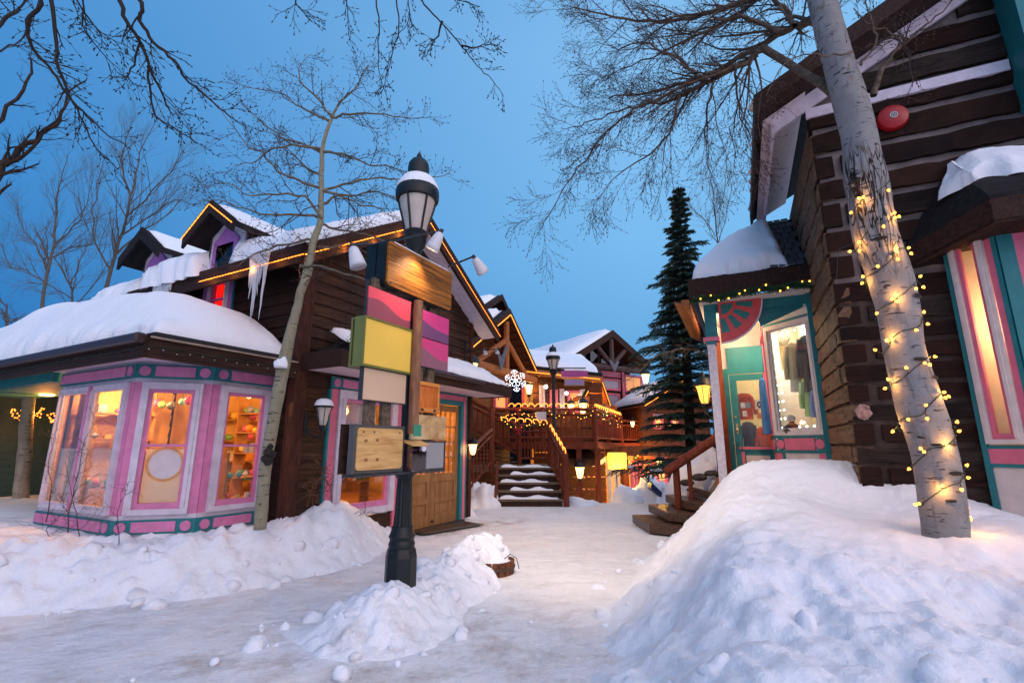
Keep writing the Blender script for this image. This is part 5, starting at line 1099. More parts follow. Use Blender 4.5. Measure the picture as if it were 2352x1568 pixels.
plight('tube_light', CD(9.2, .85, 3.2), 85, (1, .93, .66), .15); plight('shop_light', CD(11.2, .6, 3.2), 55, (1, .8, .5), .15)
def garment(c, col, h=.75, w_=.42, lab='', u=VD):
    t = thing('hanging_garment', lab, 'garment', c, 'clothes displayed in the log cabin shop')
    a = M(); n = 12; ring_ = []
    prof = [(0, .09, .05), (.04, .24, .07), (.12, .27, .09), (.35, .25, .1), (.7, .26, .11), (1, .29, .12)]
    vs = []
    for s, ww, dd_ in prof:
        for k in range(n):
            an = 2*math.pi*k/n; vs.append(c-UP*(s*h)+u*(ww*w_*2*.5*math.cos(an)*(1+.08*math.sin(5*an+s*4)))+u.cross(UP)*(dd_*.6*math.sin(an)))
    a.add(vs, [(i*n+k, i*n+(k+1) % n, (i+1)*n+(k+1) % n, (i+1)*n+k) for i in range(len(prof)-1) for k in range(n)]+[tuple(range(n))])
    a.build('body', paint('cloth', col, .85, .15, .2), t, smooth=True)
    a = M()
    for sg in (-1, 1): a.tube([c-UP*.07+u*(sg*w_*.22), c-UP*.3+u*(sg*w_*.36), c-UP*.62*h-UP*.1+u*(sg*w_*.38)], [.05, .045, .04], 7)
    a.build('sleeve', paint('cloth_s', tuple(x*.9 for x in col), .85, .15, .2), t, smooth=True)
garment(CD(8.95, .88, 3.05), (.30, .27, .18), .8, .34, 'olive coat hanging in the display window')
garment(CD(8.75, 1.05, 3.12), (.06, .06, .07), .9, .34, 'black jacket hanging at the right edge of the display window')
garment(CD(8.85, 1.0, 2.45), (.35, .55, .22), .6, .25, 'light green shirt hanging low in the display window')
garment(CD(8.70, 1.12, 2.3), (.25, .33, .6), .6, .25, 'pale blue shirt hanging lowest in the display window')
garment(CD(9.35, .40, 2.55), (.04, .16, .42), .95, .36, 'blue jacket on show between the shop door and display window', VC)
garment(CD(10.4, .1, 2.4), (.75, .12, .03), .5, .5, 'orange shirt seen through the shop door glass')
garment(CD(10.3, .35, 1.75), (.7, .13, .05), .6, .3, 'red orange skirt on the rail inside the shop door')
garment(CD(10.3, .12, 1.85), (.12, .12, .14), .6, .4, 'dark trousers on the rail inside the shop door')
mb = M(); c = CD(8.72, .72, 1.58); mb.lathe(c, [(.14, 0), (.15, .03), (.11, .12), (.05, .16)], 14); tag(mb.build('knit_hat', paint('hat_dark', (.03, .03, .035), .9, .2, .2), smooth=True), 'dark hat on the sill of the display window', 'hat')
t = thing('woolly_head', 'pale mannequin ball on the display window sill', 'ornament', c+UP*.17); mb = M(); mb.ball(c+UP*.24, .06, 12); mb.build('ball', CREAM, t, smooth=True); mb = M(); mb.lathe(c+UP*.165, [(.05, 0), (.03, .03)], 10); mb.build('stand', BLK, t)
mb = M(); fz = Fr(CD(9.86, 0), VD, -VC); mb.fbox(fz, .27, .40, 2.05, 2.22, .0, .004); mb.build('x', CREAM, cabin).name = 'door_card'
mb = M(); mb.ring(fz, .335, 2.135, .018, .036, .0041, .006, 20, 1.55); mb.build('door_card_number', BLK, cabin)
for k, (u, z, c) in enumerate(((.03, 2.15, (.6, .6, .6)), (.12, 2.15, (.15, .25, .3)), (.28, 1.95, (.7, .25, .1)), (.05, 2.0, (.7, .65, .6)))):
    mb = M(); mb.fbox(fz, u, u+.075, z-.07, z+.03, .0, .003); mb.build('door_sticker', paint('sticker%d' % k, c, .5, .3, 0, 20), cabin)
# ceiling lamp of the porch
q = CD(9.0, .08, 3.52); t = thing('ceiling_lamp', 'square lit lamp on the porch ceiling above the shop door', 'lamp', q)
mb = M(); mb.lathe(q, [(.10, .12), (.10, .10), (.03, .095)], 4); mb.build('plate', BLK, t); mb = M(); mb.lathe(q, [(.055, -.05), (.08, .08)], 4); mb.build('glass', LIT, t); plight('ceiling_lamp_light', q-UP*.12, 45, (1, .66, .36), .05, t)
# porch roof
mb = M(); fzt = 3.98; c0, d0_ = 7.86, -.52
vs = [CD(c0, d0_, fzt), CD(c0, D0+.05, fzt+.0), CD(9.2, D0+.05, 5.3), CD(11.2, D0+.05, 5.3), CD(11.2, d0_, fzt), CD(9.2, .75, 5.3), CD(11.2, .75, 5.3)]
mb.add(vs+[v-UP*.06 for v in vs], [(0, 1, 2, 5), (0, 5, 6, 4), (5, 2, 3, 6), (7, 12, 9, 8), (7, 11, 13, 12), (0, 7, 8, 1), (0, 4, 11, 7), (1, 8, 9, 2), (4, 6, 3, 10, 13, 11), (2, 9, 10, 3), (12, 13, 10, 9)]); mb.build('porch_roof', SHING, cabin)
SHEEN_SHING = paint('sheen_shingle', (.055, .06, .07), .5, .45, .5, 8, .5)  # shingle colour lightened to grey-blue, painting a bluish sheen into it
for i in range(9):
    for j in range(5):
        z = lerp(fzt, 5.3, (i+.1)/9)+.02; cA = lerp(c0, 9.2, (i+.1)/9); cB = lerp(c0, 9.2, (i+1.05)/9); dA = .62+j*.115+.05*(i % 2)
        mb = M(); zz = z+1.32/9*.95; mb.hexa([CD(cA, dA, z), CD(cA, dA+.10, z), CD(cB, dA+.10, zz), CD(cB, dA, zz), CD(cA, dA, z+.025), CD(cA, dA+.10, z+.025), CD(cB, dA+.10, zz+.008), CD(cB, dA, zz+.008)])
        if dA+.1 < D0+.04: mb.build('roof_shingle', SHEEN_SHING, cabin)
mb = M(); cbox(mb, c0-.04, c0, d0_-.04, D0+.02, 3.66, fzt); cbox(mb, c0, 11.2, d0_-.04, d0_, 3.66, fzt); mb.build('porch_fascia', FASC, cabin)
mb = M(); cbox(mb, c0-.05, 10.4, d0_-.16, d0_-.045, 3.52, 3.66); mb.hexa([CD(c0-.1, d0_-.26, 3.60), CD(c0-.1, d0_-.06, 3.50), CD(10.4, d0_-.06, 3.50), CD(10.4, d0_-.26, 3.60)]+[CD(c0-.1, d0_-.26, 3.64), CD(c0-.1, d0_-.06, 3.54), CD(10.4, d0_-.06, 3.54), CD(10.4, d0_-.26, 3.64)]); mb.build('lit_eave_underside', ORW, cabin)  # orange wood colour stands for the light on the eave underside
def psn(u, v):
    d = lerp(d0_+.02, .86-.12*v, u); c = lerp(c0+.03, 9.35, v); z = fzt+min((c-c0)/1.34, max(0, (d-d0_))/1.27, 1)*1.32; return CD(c, d, z)
snowpatch('porch_snow', psn, lambda u, v: .17+.14*math.exp(-(((u-.5)/.40)**2+((v-.3)/.3)**2)), 40, 36, 'tall cone of snow heaped on the roof of the lit shop porch', .05, 1.7, -VC*.07, seed=41)
# garlands with lights along fascia
def garland(pts, label, n=260, r=.05, lights=10, bulb=BULB, group='evergreen garlands with lights', bowc=0):
    t = thing('garland', label, 'garland', pts[0], group); m = M(); r_ = random.Random(len(pts)*7+n); P = []
    L = len(pts)-1
    for i in range(n):
        s = r_.random()*L; k = min(int(s), L-1); p = lerp(pts[k], pts[k+1], s-k)
        d = Vector((r_.gauss(0, 1), r_.gauss(0, 1), r_.gauss(0, 1))).normalized(); q = p+d*r*r_.uniform(.6, 1.3); x = d.cross(Vector((r_.random(), r_.random(), .5))).normalized()*.0035
        m.add([p-x, p+x, q+x*.6, q-x*.6], [(0, 1, 2, 3)])
        for w_ in range(5):
            s2 = lerp(p, q, (w_+1)/5); e = Vector((r_.gauss(0, 1), r_.gauss(0, 1), r_.gauss(0, 1))).normalized()*r*.45; y = d*.004; m.add([s2-y, s2+y, s2+e], [(0, 1, 2)])
    m.build('greenery', GARL, t)
    m = M(); m.tube(pts, .006, 4); m.build('wire', CORD, t)
    for i in range(lights):
        s = (i+.5)/lights*L; k = min(int(s), L-1); p = lerp(pts[k], pts[k+1], s-k)+Vector((r_.uniform(-r, r), -r*.8, r_.uniform(-r, r)))*.8
        m = M(); m.ball(p, .013, 6); m.build('bulb', bulb, t)
    for i in range(bowc):
        s = (i+.5)/bowc*L; k = min(int(s), L-1); p = lerp(pts[k], pts[k+1], s-k)-Vector((0, r*1.2, 0)); m = M()
        for sg in (-1, 1): m.tube([p, p+Vector((sg*.09, 0, .05)), p+Vector((sg*.10, 0, -.03)), p], [.012, .03, .03, .012], 6); m.tube([p, p+Vector((sg*.04, 0, -.16))], [.015, .022], 5)
        m.ball(p, .025, 6); m.build('red_bow', RED, t)
    return t
pg = [CD(c0-.08, lerp(d0_+.02, D0+.02, i/12), 3.65+.02*math.sin(i*2)-(.03 if i < 5 else -.015)) for i in range(13)]
garland(pg, 'green garland with warm bulbs along the porch eave of the cabin', 2200, .06, 12)
pg = [e2+VD*(.35+i*.12)-VC*.06+UP*(ez-.30+.012*math.sin(i*2)) for i in range(8)]
garland(pg, 'short garland with bulbs under the eave of the striped bay', 1000, .055, 9, group=None)
# lantern beyond the porch
ql = at(1617, 903, 8.6); lantern(ql, 1.15, 'bright amber lantern on the far side of the porch post', True, ql+Vector((.35, .25, -.1)), 38, (1, .42, .08), LITY)
mb = M(); q = ql+Vector((.38, .25, 0)); mb.beam(Vector((q.x, q.y, .2)), Vector((q.x, q.y, 3.4)), .14, .14); tag(mb.build('lantern_post', REDW), 'red-brown timber post behind the porch carrying the amber lantern', 'post')
# conduit wires on the corner
t = thing('wall_cable', 'thin grey cable strung along the log cabin corner', 'cable', FC.P(1.2, 3.6, .05)); mb = M(); mb.tube([FC.P(1.16, 3.3, .05), FC.P(1.22, 3.65, .05), FC.P(1.45, 3.72, .06), FC.P(1.6, 3.9, .06), FC.P(1.75, 3.85, .06)], .005, 4); mb.build('wire', IRON, t); mb = M(); mb.tube([FC.P(1.16, 3.3, .05), FW.P(8.0, 3.72, .1)], .004, 4); mb.build('guy_wire', IRON, t)
# ================================================================ STAIRS, RAILINGS, UPPER WALKWAY
def pB(px, py, B):
    d = ray(px, py); return Vector((0, 0, EYE))+d*(B/(d.x*VB.x+d.y*VB.y))
st = thing('timber_stairs', 'snowy timber stairs with five treads rising to the landing', 'stairs', (.42, 12.0, 0))
for i in range(5):
    z = .17*(i+1); y = 12.0+.30*i
    m = M(); m.box(-.36, 1.22, y-.03, y+.30, z-.045, z); m.build('tread', TRD, st)
    m = M(); m.box(-.34, 1.20, y+.0, y+.03, z-.17, z-.046); m.build('riser', FASC, st)
m = M(); m.box(-1.2, 1.3, 13.48, 15.6, .72, .86); m.build('landing', TRD, st)
m = M(); m.hexa([(-.42, 11.95, 0), (-.36, 11.95, 0), (-.36, 13.5, .7), (-.42, 13.5, .7), (-.42, 11.95, .25), (-.36, 11.95, .25), (-.36, 13.5, 1.02), (-.42, 13.5, 1.02)]); m.hexa([(1.22, 11.95, 0), (1.28, 11.95, 0), (1.28, 13.5, .7), (1.22, 13.5, .7), (1.22, 11.95, .25), (1.28, 11.95, .25), (1.28, 13.5, 1.02), (1.22, 13.5, 1.02)]); m.build('stringer', REDW, st)
for i in range(5):
    z = .17*(i+1); y = 12.0+.30*i
    snowpatch('tread_snow', lambda u, v, y=y, z=z: Vector((lerp(-.30+.25*(i % 2), 1.12-.1*(i % 3), u), lerp(y+.02, y+.27, v), z)), lambda u, v: .055+.03*math.sin(u*12), 36, 6, 'trodden snow lying on stair tread, %s from the bottom' % ['first', 'second', 'third', 'fourth', 'fifth'][i], .05, 5, seed=50+i)
def blob(name, c, rx, ry, rz, label, seed=0, cat='snow', amp=.35, rough=.12):
    m = M(); k, n = 30, 16; vs = []
    for i in range(n+1):
        ph = math.pi/2*i/n
        for j in range(k):
            th = 2*math.pi*j/k; d = Vector((math.cos(th)*math.cos(ph), math.sin(th)*math.cos(ph), math.sin(ph)))
            f = 1+amp*noise.noise(d*1.5+Vector((seed, 0, 0)))+rough*noise.noise(d*5+Vector((seed, 3, 0)))+rough*.5*noise.noise(d*11+Vector((seed, 3, 0)))
            vs.append(Vector(c)+Vector((d.x*rx*f, d.y*ry*f, (d.z**.8 if d.z > 0 else 0)*rz*f-.05)))
    m.add(vs, [(i*k+j, i*k+(j+1) % k, (i+1)*k+(j+1) % k, (i+1)*k+j) for i in range(n) for j in range(k)]+[tuple(range(k-1, -1, -1))])
    o = m.build(name, RSNOW, smooth='all'); tag(o, label, cat, kind='thing'); return o
blob('snow_heap', (-.75, 12.35, 0), -.0+.42, .9, .62, 'shovelled snow heap between left stair rail and the treads', 2, 'snow heap')
blob('snow_heap', (-1.05, 10.35, 0), .3, .35, .26, 'small warm-lit snow clump at the corner of the oak doorway', 5, 'snow heap')
blob('snow_heap', (1.75, 12.9, -.12), .5, .9, .28, 'low snow slope right of the stair newel', 9, 'snow heap')
blob('snow_heap', (3.55, 15.2, -.75), .75, .8, .95, 'rounded lit snow heap in the courtyard before the lower shops', 12, 'snow heap')
blob('snow_heap', (4.2, 15.0, -.8), .7, .8, 1.25, 'snow heap with debris beside the lower end of the plank stair', 13, 'snow heap')
def rail(p, q, label, nb, h=.9, r=.045, group='red-brown log railings', posts=(1, 1), low=.14, zb=None, thick=1.0, post_h=None):
    """log railing from p to q (points on the walking surface)"""
    p, q = Vector(p), Vector(q); t = thing('log_railing', label, 'railing', p, group)
    m = M(); m.tube([lerp(p, q, i/6)+UP*(h+.012*math.sin(i*2)) for i in range(7)], r*1.15*thick, 8); m.build('handrail', REDW, t, smooth=True)
    m = M(); m.tube([p+UP*(h-.17), q+UP*(h-.17)], r*.8*thick, 7); m.tube([p+UP*low, q+UP*low], r*.8*thick, 7); m.build('cross_rail', REDW, t, smooth=True)
    for k in range(2):
        if posts[k]:
            c = (p, q)[k]; m = M(); m.tube([c-UP*.25, c+UP*.4, c+UP*((post_h or (h+.07, h+.07))[k])], [.075*thick, .07*thick, .068*thick], 10); m.build('newel_post', REDW, t, smooth=True)
    for i in range(nb):
        c = lerp(p, q, (i+.5)/nb); rr = r*.55*thick*rnd.uniform(.8, 1.2); m = M(); m.tube([c+UP*low, c+UP*(h*.5)+Vector((rnd.uniform(-.008, .008), 0, 0)), c+UP*(h-.17)], rr, 6); m.build('baluster', REDW, t, smooth=True)
    return t
rail((-1.06, 11.8, .22), (-.55, 13.5, .86), 'left railing of the lower stair flight beside the oak doors', 7, 1.02, post_h=(1.0, 1.62))
rail((1.29, 12.0, .10), (1.04, 13.55, .82), 'newel-ended railing of the lower stair flight wound with glowing lights', 7, 1.08, post_h=(1.15, 1.15))
rail((.22, 15.0, .90), (1.05, 14.9, .90), 'landing railing across the back of the stair landing', 8, 1.10, posts=(1, 0))
rail((.18, 15.1, 1.0), (-.68, 15.3, 1.5), 'railing of the upper stair flight climbing to the left', 7, 1.0, posts=(0, 0))
rail((-.62, 14.4, 1.5), (-1.6, 14.8, 2.0), 'short upper railing left of the tall stair post', 6, .92, posts=(0, 1))
m = M()
us = thing('upper_stairs', 'dark upper flight of timber stairs climbing left from the landing', 'stairs', (.1, 15.4, .86))
for i in range(7): m = M(); m.box(-1.3, .15-.13*i, 15.3+.02*i, 15.9, .90+.12*i, .93+.12*i); m.build('tread', TRD, us)
# swag lights on the right stair railing
def swag(p, q, n, label, drop=.09, seed=0, r=.011, group='glowing orange rope swags on the railings'):
    t = M(); r_ = random.Random(seed); P = []; p = Vector(p); q = Vector(q)
    for i in range(n):
        c = lerp(p, q, (i+.5)/n); e = (q-p)/n; ph = r_.uniform(-.3, .3)
        t.tube([c+e*(.42*math.cos(a+ph))+Vector((0, -.06, .02+.075*math.sin(a)*r_.uniform(.85, 1.1))) for a in [lerp(-.5, 3.4, k/9) for k in range(10)]], r, 5)
    return tag(t.build('rope_light', ROPEF), label, 'rope light', group)
    for i in range(n*10+1):
        s = i/(n*10); c = lerp(Vector(p), Vector(q), s); a = s*n*2*math.pi
        P.append(c+Vector((.05*math.sin(a), .05*math.cos(a), .075*math.sin(a)*1.0)))
    k0 = 0; t.tube(P, r, 5); return tag(t.build('rope_light', ROPEF), label, 'rope light', group)
swag((1.29, 11.95, 1.22), (1.04, 13.55, 1.93), 6, 'glowing orange rope light coiled down the right stair handrail')
swag(at(1150, 965, 14.2), at(1258, 972, 14.6), 6, 'glowing orange rope light along the landing handrail', seed=2)
# upper walkway
wk = thing('upper_walkway', 'raised timber walkway deck in front of the upper shops', 'walkway', (1.5, 16.5, 1.5))
pa, pb, pc, pd = at(1100, 1003, 16), at(1368, 1012, 16), at(1429, 1026, 20.5), at(1560, 1026, 20.5)
m = M(); poly = [Vector((v.x, v.y, 1.52)) for v in (pa, pb, pc, pd)]+[Vector((pd.x, 26, 1.52)), Vector((pa.x, 26, 1.52))]; m.prism(poly, UP*-.12); m.build('deck', TRD, wk)
for v, w2 in ((pa, pb), (pb, pc), (pc, pd)): m = M(); m.beam(Vector((v.x, v.y-.03, 1.42)), Vector((w2.x, w2.y-.03, 1.42)), .12, .22); m.build('rim_beam', REDW, wk)
for px in (1328, 1371): v = at(px, 1010, 16.05); m = M(); m.beam((v.x, v.y, -1.1), (v.x, v.y, 1.35), .16, .16); m.build('deck_post', REDW, wk)
v = at(1478, 1010, 20.4); m = M(); m.beam((v.x, v.y, -1.1), (v.x, v.y, 3.2), .18, .18); m.build('deck_post', REDW, wk)
g0 = [Vector((v.x, v.y, 1.53)) for v in (pa, pb, pc, pd)]
rail(g0[0], lerp(g0[0], g0[1], .55), 'walkway railing behind the street lamp and small white sign', 12, 1.05, posts=(0, 1), thick=1.1)
rail(lerp(g0[0], g0[1], .55), g0[1], 'walkway railing panel right of the second street lamp', 10, 1.05, posts=(0, 1), thick=1.1)
rail(g0[1], g0[2], 'curving walkway railing hung with garland toward the glass gable house', 18, 1.05, posts=(0, 1), thick=1.1)
rail(g0[2], lerp(g0[2], g0[3], .5), 'dark balcony railing below the tall glass gable windows', 14, .9, posts=(0, 1))
rail(lerp(g0[2], g0[3], .5), g0[3], 'balcony railing running in behind the spruce', 14, .9, posts=(0, 0))
def swg(p, q, n, drop): return [lerp(p, q, i/n)-UP*drop*math.sin(math.pi*((i % 4)/4 if n > 4 else i/n)) for i in range(n+1)]
hh = UP*1.02
garland([v for v in swg(lerp(g0[0], g0[1], .12)+hh, lerp(g0[0], g0[1], .55)+hh, 8, .22)], 'evergreen garland swags behind the second street lamp', 700, .07, 20, bowc=1)
garland([v for v in swg(lerp(g0[0], g0[1], .58)+hh, g0[1]+hh, 8, .24)], 'evergreen garland swags with red bow right of the second street lamp', 600, .07, 16, bowc=1)
garland([v for v in swg(g0[1]+hh, g0[2]+hh, 12, .34)], 'evergreen garland swags with red bows on the curving railing', 900, .09, 26, bowc=4)
garland([at(1148, 950, 14.6), at(1165, 975, 14.6), at(1190, 985, 14.6), at(1225, 975, 14.7), at(1255, 975, 14.7)], 'evergreen garland along the stair landing railing with a red bow', 500, .07, 12, bowc=1)
swag(g0[1]+UP*1.14, g0[2]+UP*1.14, 14, 'glowing orange rope light coiled on the curving railing', seed=3, r=.014)
swag(lerp(g0[0], g0[1], .25)+UP*1.14, lerp(g0[0], g0[1], .95)+UP*1.14, 12, 'glowing orange rope light coiled on the walkway railing', seed=4, r=.011)
# second street lamp
b2 = at(1274, 1040, 14.0); street_lamp(Vector((b2.x, 14.0, 0)), 'unlit black street lamp standing by the stair landing', zb=.75, top=4.34)
ql = at(1309, 842, 14.0)
t = thing('hanging_sign', 'magenta plank sign with snow hanging right of the second street lamp', 'hanging sign', ql, 'two plank signs hanging from the rod')
fx = Fr(Vector((0, 14.0, 0)), Vector((1, -.15, 0)), Vector((-.15, -1, 0)))
def px_u(px, py): v = at(px, py, 14.0); return v.x, v.z
a_, b_ = at(1289, 850, 14), at(1350, 866, 14)
m = M(); m.box(a_.x, b_.x, 13.97, 14.02, b_.z, a_.z-.02); m.build('panel', paint('magenta2', (.38, .06, .24), .5, .1, .05), t)
m = M(); m.box(a_.x+.1, b_.x-.1, 13.98, 14.01, a_.z-.01, a_.z+.03); m.build('snow_line', RSNOW, t)
c_, d_ = at(1298, 872, 14), at(1341, 884, 14)
t2 = thing('hanging_sign', 'lilac plank sign with gold rim hanging below the magenta one', 'hanging sign', c_, 'two plank signs hanging from the rod')
m = M(); m.box(c_.x, d_.x, 13.985, 14.015, d_.z, c_.z); m.build('panel', paint('lilac2', (.30, .22, .42), .5, .1, .05), t2)
m = M(); m.box(c_.x-.02, d_.x+.02, 13.99, 14.01, d_.z-.02, c_.z+.02); m.build('rim', paint('gold_rim', (.35, .22, .08), .5, .1), t2)
m = M(); m.tube([at(1272, 845, 14), at(1346, 845, 14)], .018, 6); m.tube([at(1300, 845, 14), at(1300, 873, 14)], .006, 4); m.tube([at(1338, 845, 14), at(1338, 873, 14)], .006, 4); tag(m.build('sign_rod', BLK), 'black iron rod reaching right from the second street lamp', 'rod')
m = M(); v = at(1243, 954, 14.5); m.box(v.x-.15, v.x+.15, 14.48, 14.5, v.z-.13, v.z+.11); tag(m.build('small_sign', paint('blank_white', (.62, .58, .58), .5, .05, 0)), 'small blank white sign tied to the landing railing', 'sign')
# snowflake
v = at(1184, 874, 13.6); t = thing('snowflake_light', 'large white glowing snowflake ornament above the stair landing', 'light ornament', v)
m = M(); r_ = random.Random(5)
for k in range(6):
    d = Vector((math.cos(R(30+60*k+8)), 0, math.sin(R(30+60*k+8)))); e = Vector((-d.z, 0, d.x)); m.tube([v, v+d*.30], .004, 4)
    for s, L in ((.11, .06), (.185, .085), (.25, .05)):
        for sg in (-1, 1): m.tube([v+d*s, v+d*(s+L*.7)+e*sg*L], .004, 4)
m.build('arm', SNFL, t)
m = M()
for k in range(6):
    d = Vector((math.cos(R(30+60*k+8)), 0, math.sin(R(30+60*k+8)))); e = Vector((-d.z, 0, d.x))
    for s, L in ((.11, .06), (.185, .085), (.25, .05), (.30, 0), (.06, 0)):
        for sg in (-1, 1): m.ball(v+d*(s+L*.7)+e*sg*L, .010, 6)
m.build('bulbs', emit('snowflake_bulb', (.85, .92, 1), 6), t)['kind'] = 'stuff'

# ================================================================ BUILDING 3: small log gable above the stairs
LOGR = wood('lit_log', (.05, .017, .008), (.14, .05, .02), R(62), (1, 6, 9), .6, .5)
def gabled(t, f, u0, u1, ua, ze, za, depth, z0, ov=.35, wall=LOGR, roofm=SHING, rope=None, rw=.20, sof=LOGR, setb=.9, ze1=None):
    """front gable in frame f: rakes from (u0,ze) over (ua,za) to (u1,ze1)"""
    ze1 = ze if ze1 is None else ze1
    P = lambda u, z, n: f.P(u, z, n)
    for s, (uu, zz) in enumerate(((u0, ze), (u1, ze1))):
        m = M(); m.hexa([P(uu, zz-.12, 0), P(ua, za-.12, 0), P(ua, za-.12, -depth), P(uu, zz-.12, -depth), P(uu, zz, 0), P(ua, za, 0), P(ua, za, -depth), P(uu, zz, -depth)]); m.build('roof', roofm, t)
        m = M(); m.hexa([P(uu, zz-rw-.04, .05), P(ua, za-rw-.04, .05), P(ua, za-rw-.04, .005), P(uu, zz-rw-.04, .005), P(uu, zz+.03, .05), P(ua, za+.03, .05), P(ua, za+.03, .005), P(uu, zz+.03, .005)]); m.build('rake_board', FASC, t)
        m = M(); m.hexa([P(uu, zz-.16, 0), P(ua, za-.16, 0), P(ua, za-.16, -depth), P(uu, zz-.16, -depth), P(uu, zz-.125, 0), P(ua, za-.125, 0), P(ua, za-.125, -depth), P(uu, zz-.125, -depth)]); m.build('soffit', sof, t)
    i0, i1 = lerp(u0, ua, .14), lerp(u1, ua, .14)
    m = M(); zt = lambda u: (lerp(ze, za, (u-u0)/(ua-u0)) if u < ua else lerp(ze1, za, (u1-u)/(u1-ua)))-.17
    m.fprism(f, [(i0, z0), (i1, z0), (i1, zt(i1)), (ua, za-.18), (i0, zt(i0))], -setb-.1, -setb)
    m.fbox(f, i0, i0+.1, z0, zt(i0), -depth, -setb-.1); m.fbox(f, i1-.1, i1, z0, zt(i1), -depth, -setb-.1); m.build('wall', wall, t)
    return zt
def rope2(pts, label, group, r=.012, mat=ROPE):
    m = M()
    for p, q in zip(pts[:-1], pts[1:]):
        n = max(2, int((Vector(q)-Vector(p)).length/.05))
        for i in range(n): m.tube([lerp(Vector(p), Vector(q), (i+.05)/n), lerp(Vector(p), Vector(q), (i+.92)/n)], r, 4, cap=False)
    return tag(m.build('rope_light', mat), label, 'rope light', group)
B3_ = 7.2; f3 = Fr(AB(0, B3_), VA, -VB)
def uz(px, py, B): p = pB(px, py, B); return p.dot(VA), p.z
(ul, zl), (ur, zr), (ua, za) = uz(1062, 800, B3_), uz(1234, 853, B3_), uz(1169, 711, B3_)
h3_ = thing('log_gable_shop', 'log shop with glowing orange timber gable above the stairs', 'building', AB(ua, B3_, 0))
zt3 = gabled(h3_, f3, ul, ur, ua, (zl+zr)/2, za, 5, -.2, setb=.95)
m = M(); p0, p1 = f3.P(ul+.1, zl-.30, -.1), f3.P(ur-.1, zr-.34, -.1)
m.tube([f3.P(ul+.05, (zl+zr)/2-.30, -.08), f3.P(ur-.05, (zl+zr)/2-.30, -.08)], .13, 10); m.build('tie_beam', ORW, h3_, smooth=True)
m = M(); m.tube([f3.P(ua, za-.4, -.1), f3.P(ua, (zl+zr)/2-.2, -.1)], .10, 8); m.tube([f3.P(lerp(ul, ua, .35), (zl+zr)/2-.2, -.1), f3.P(ua, za-1.0, -.1)], .09, 8); m.tube([f3.P(lerp(ur, ua, .35), (zl+zr)/2-.2, -.1), f3.P(ua, za-1.0, -.1)], .09, 8); m.build('truss', ORW, h3_, smooth=True)
m = M(); zc_ = (zl+zr)/2-.05
m.fprism(f3, [(ua-.75+x*.62, zc_+z*.62) for x, z in ((-.42, .3), (-.3, .42), (-.02, .15), (.5, .85), (.62, .75), (.12, -.35), (-.05, -.5))], .14, .16); m.build('steel_gusset', paint('gusset', (.09, .09, .11), .5, .2), h3_)
for k in range(5): m = M(); m.ball(f3.P(ul+.1+k*.0, zl-.5, -.2-k*.6), .14, 8) if k == 0 else None; m.build('purlin_end', ORW, h3_, smooth=True) if k == 0 else None
for k in range(9):
    s = (k+.5)/9; m = M(); u = lerp(ur, ua, s); z = lerp((zl+zr)/2, za, s)-.19; m.beam(f3.P(u, z, -.02), f3.P(u, z, -.9), .07, .05); m.build('purlin', LOGR, h3_)
rope2([f3.P(ul, (zl+zr)/2-.18, .07), f3.P(ua, za-.18, .07), f3.P(ur, (zl+zr)/2-.18, .07)], 'orange rope light outlining the log gable above the stairs', 'rope lights on the log gables', .014)
snowpatch('roof_snow', lambda u, v: f3.P(lerp(ul+.05, ua-.02, u), lerp((zl+zr)/2, za, u), -.25-v*4.2), lambda u, v: .24, 20, 30, 'thick snow on the near slope of the log gable above the stairs', .06, 1.5, seed=61)
# walls under: windows, door, pink frames
fw3 = Fr(AB(0, B3_+.95), VA, -VB)
def wpx(px, py, B=B3_+.95): return uz(px, py, B)
def wnd(t, f, B, x0, y0, x1, y1, frame=ROSE, lit=None, name='window', sash=None):
    (a, d), (b, c) = uz(x0, y0, B), uz(x1, y1, B); return sash_window(t, f, a, b, min(c, d), max(c, d), .02, frame, sash or frame, lit or GLASS, .07, .04, None, name=name)
WARMP = emit('warm_lit_pane', (1, .50, .14), .9); DIMP = emit('dim_lit_pane', (1, .42, .13), .34)
wnd(h3_, fw3, B3_+.95, 1133, 885, 1162, 945, ROSE, DIMP); wnd(h3_, fw3, B3_+.95, 1198, 878, 1226, 940, ROSE, DIMP)
wnd(h3_, fw3, B3_+.95, 1234, 878, 1262, 940, WHT, DIMP)
lantern(pB(1080, 852, 6.0), 1.5, 'hanging lit lantern below the near end of the log gable', True, None, 60, (1, .5, .16), hang=.5)
lantern(pB(1215, 893, 7.6), 1.25, 'lit lantern on the log wall right of the snowflake', True, pB(1215, 893, 7.9), 70)
lantern(pB(1145, 893, 7.6), 1.0, 'lit lantern on the log wall left of the snowflake', True, pB(1145, 893, 7.9), 14)
def flood(c, label, e=18):
    t = thing('flood_lamp', label, 'lamp', c, 'small white flood lamps under the eaves'); m = M(); m.ball(c, .055, 10); m.build('bulb', emit('flood_white', (1, .95, .85), 25), t); m = M(); m.tube([c+Vector((0, .03, .0)), c+Vector((.02, .18, .1))], .025, 6); m.build('holder', WHT, t); plight('flood_light', c-Vector((0, .12, .05)), e, (1, .85, .65), .05, t)
flood(at(1254, 888, 15.2), 'small white flood lamp right of the snowflake'); flood(at(1301, 903, 16.5), 'small white flood lamp below the hanging signs', 26)
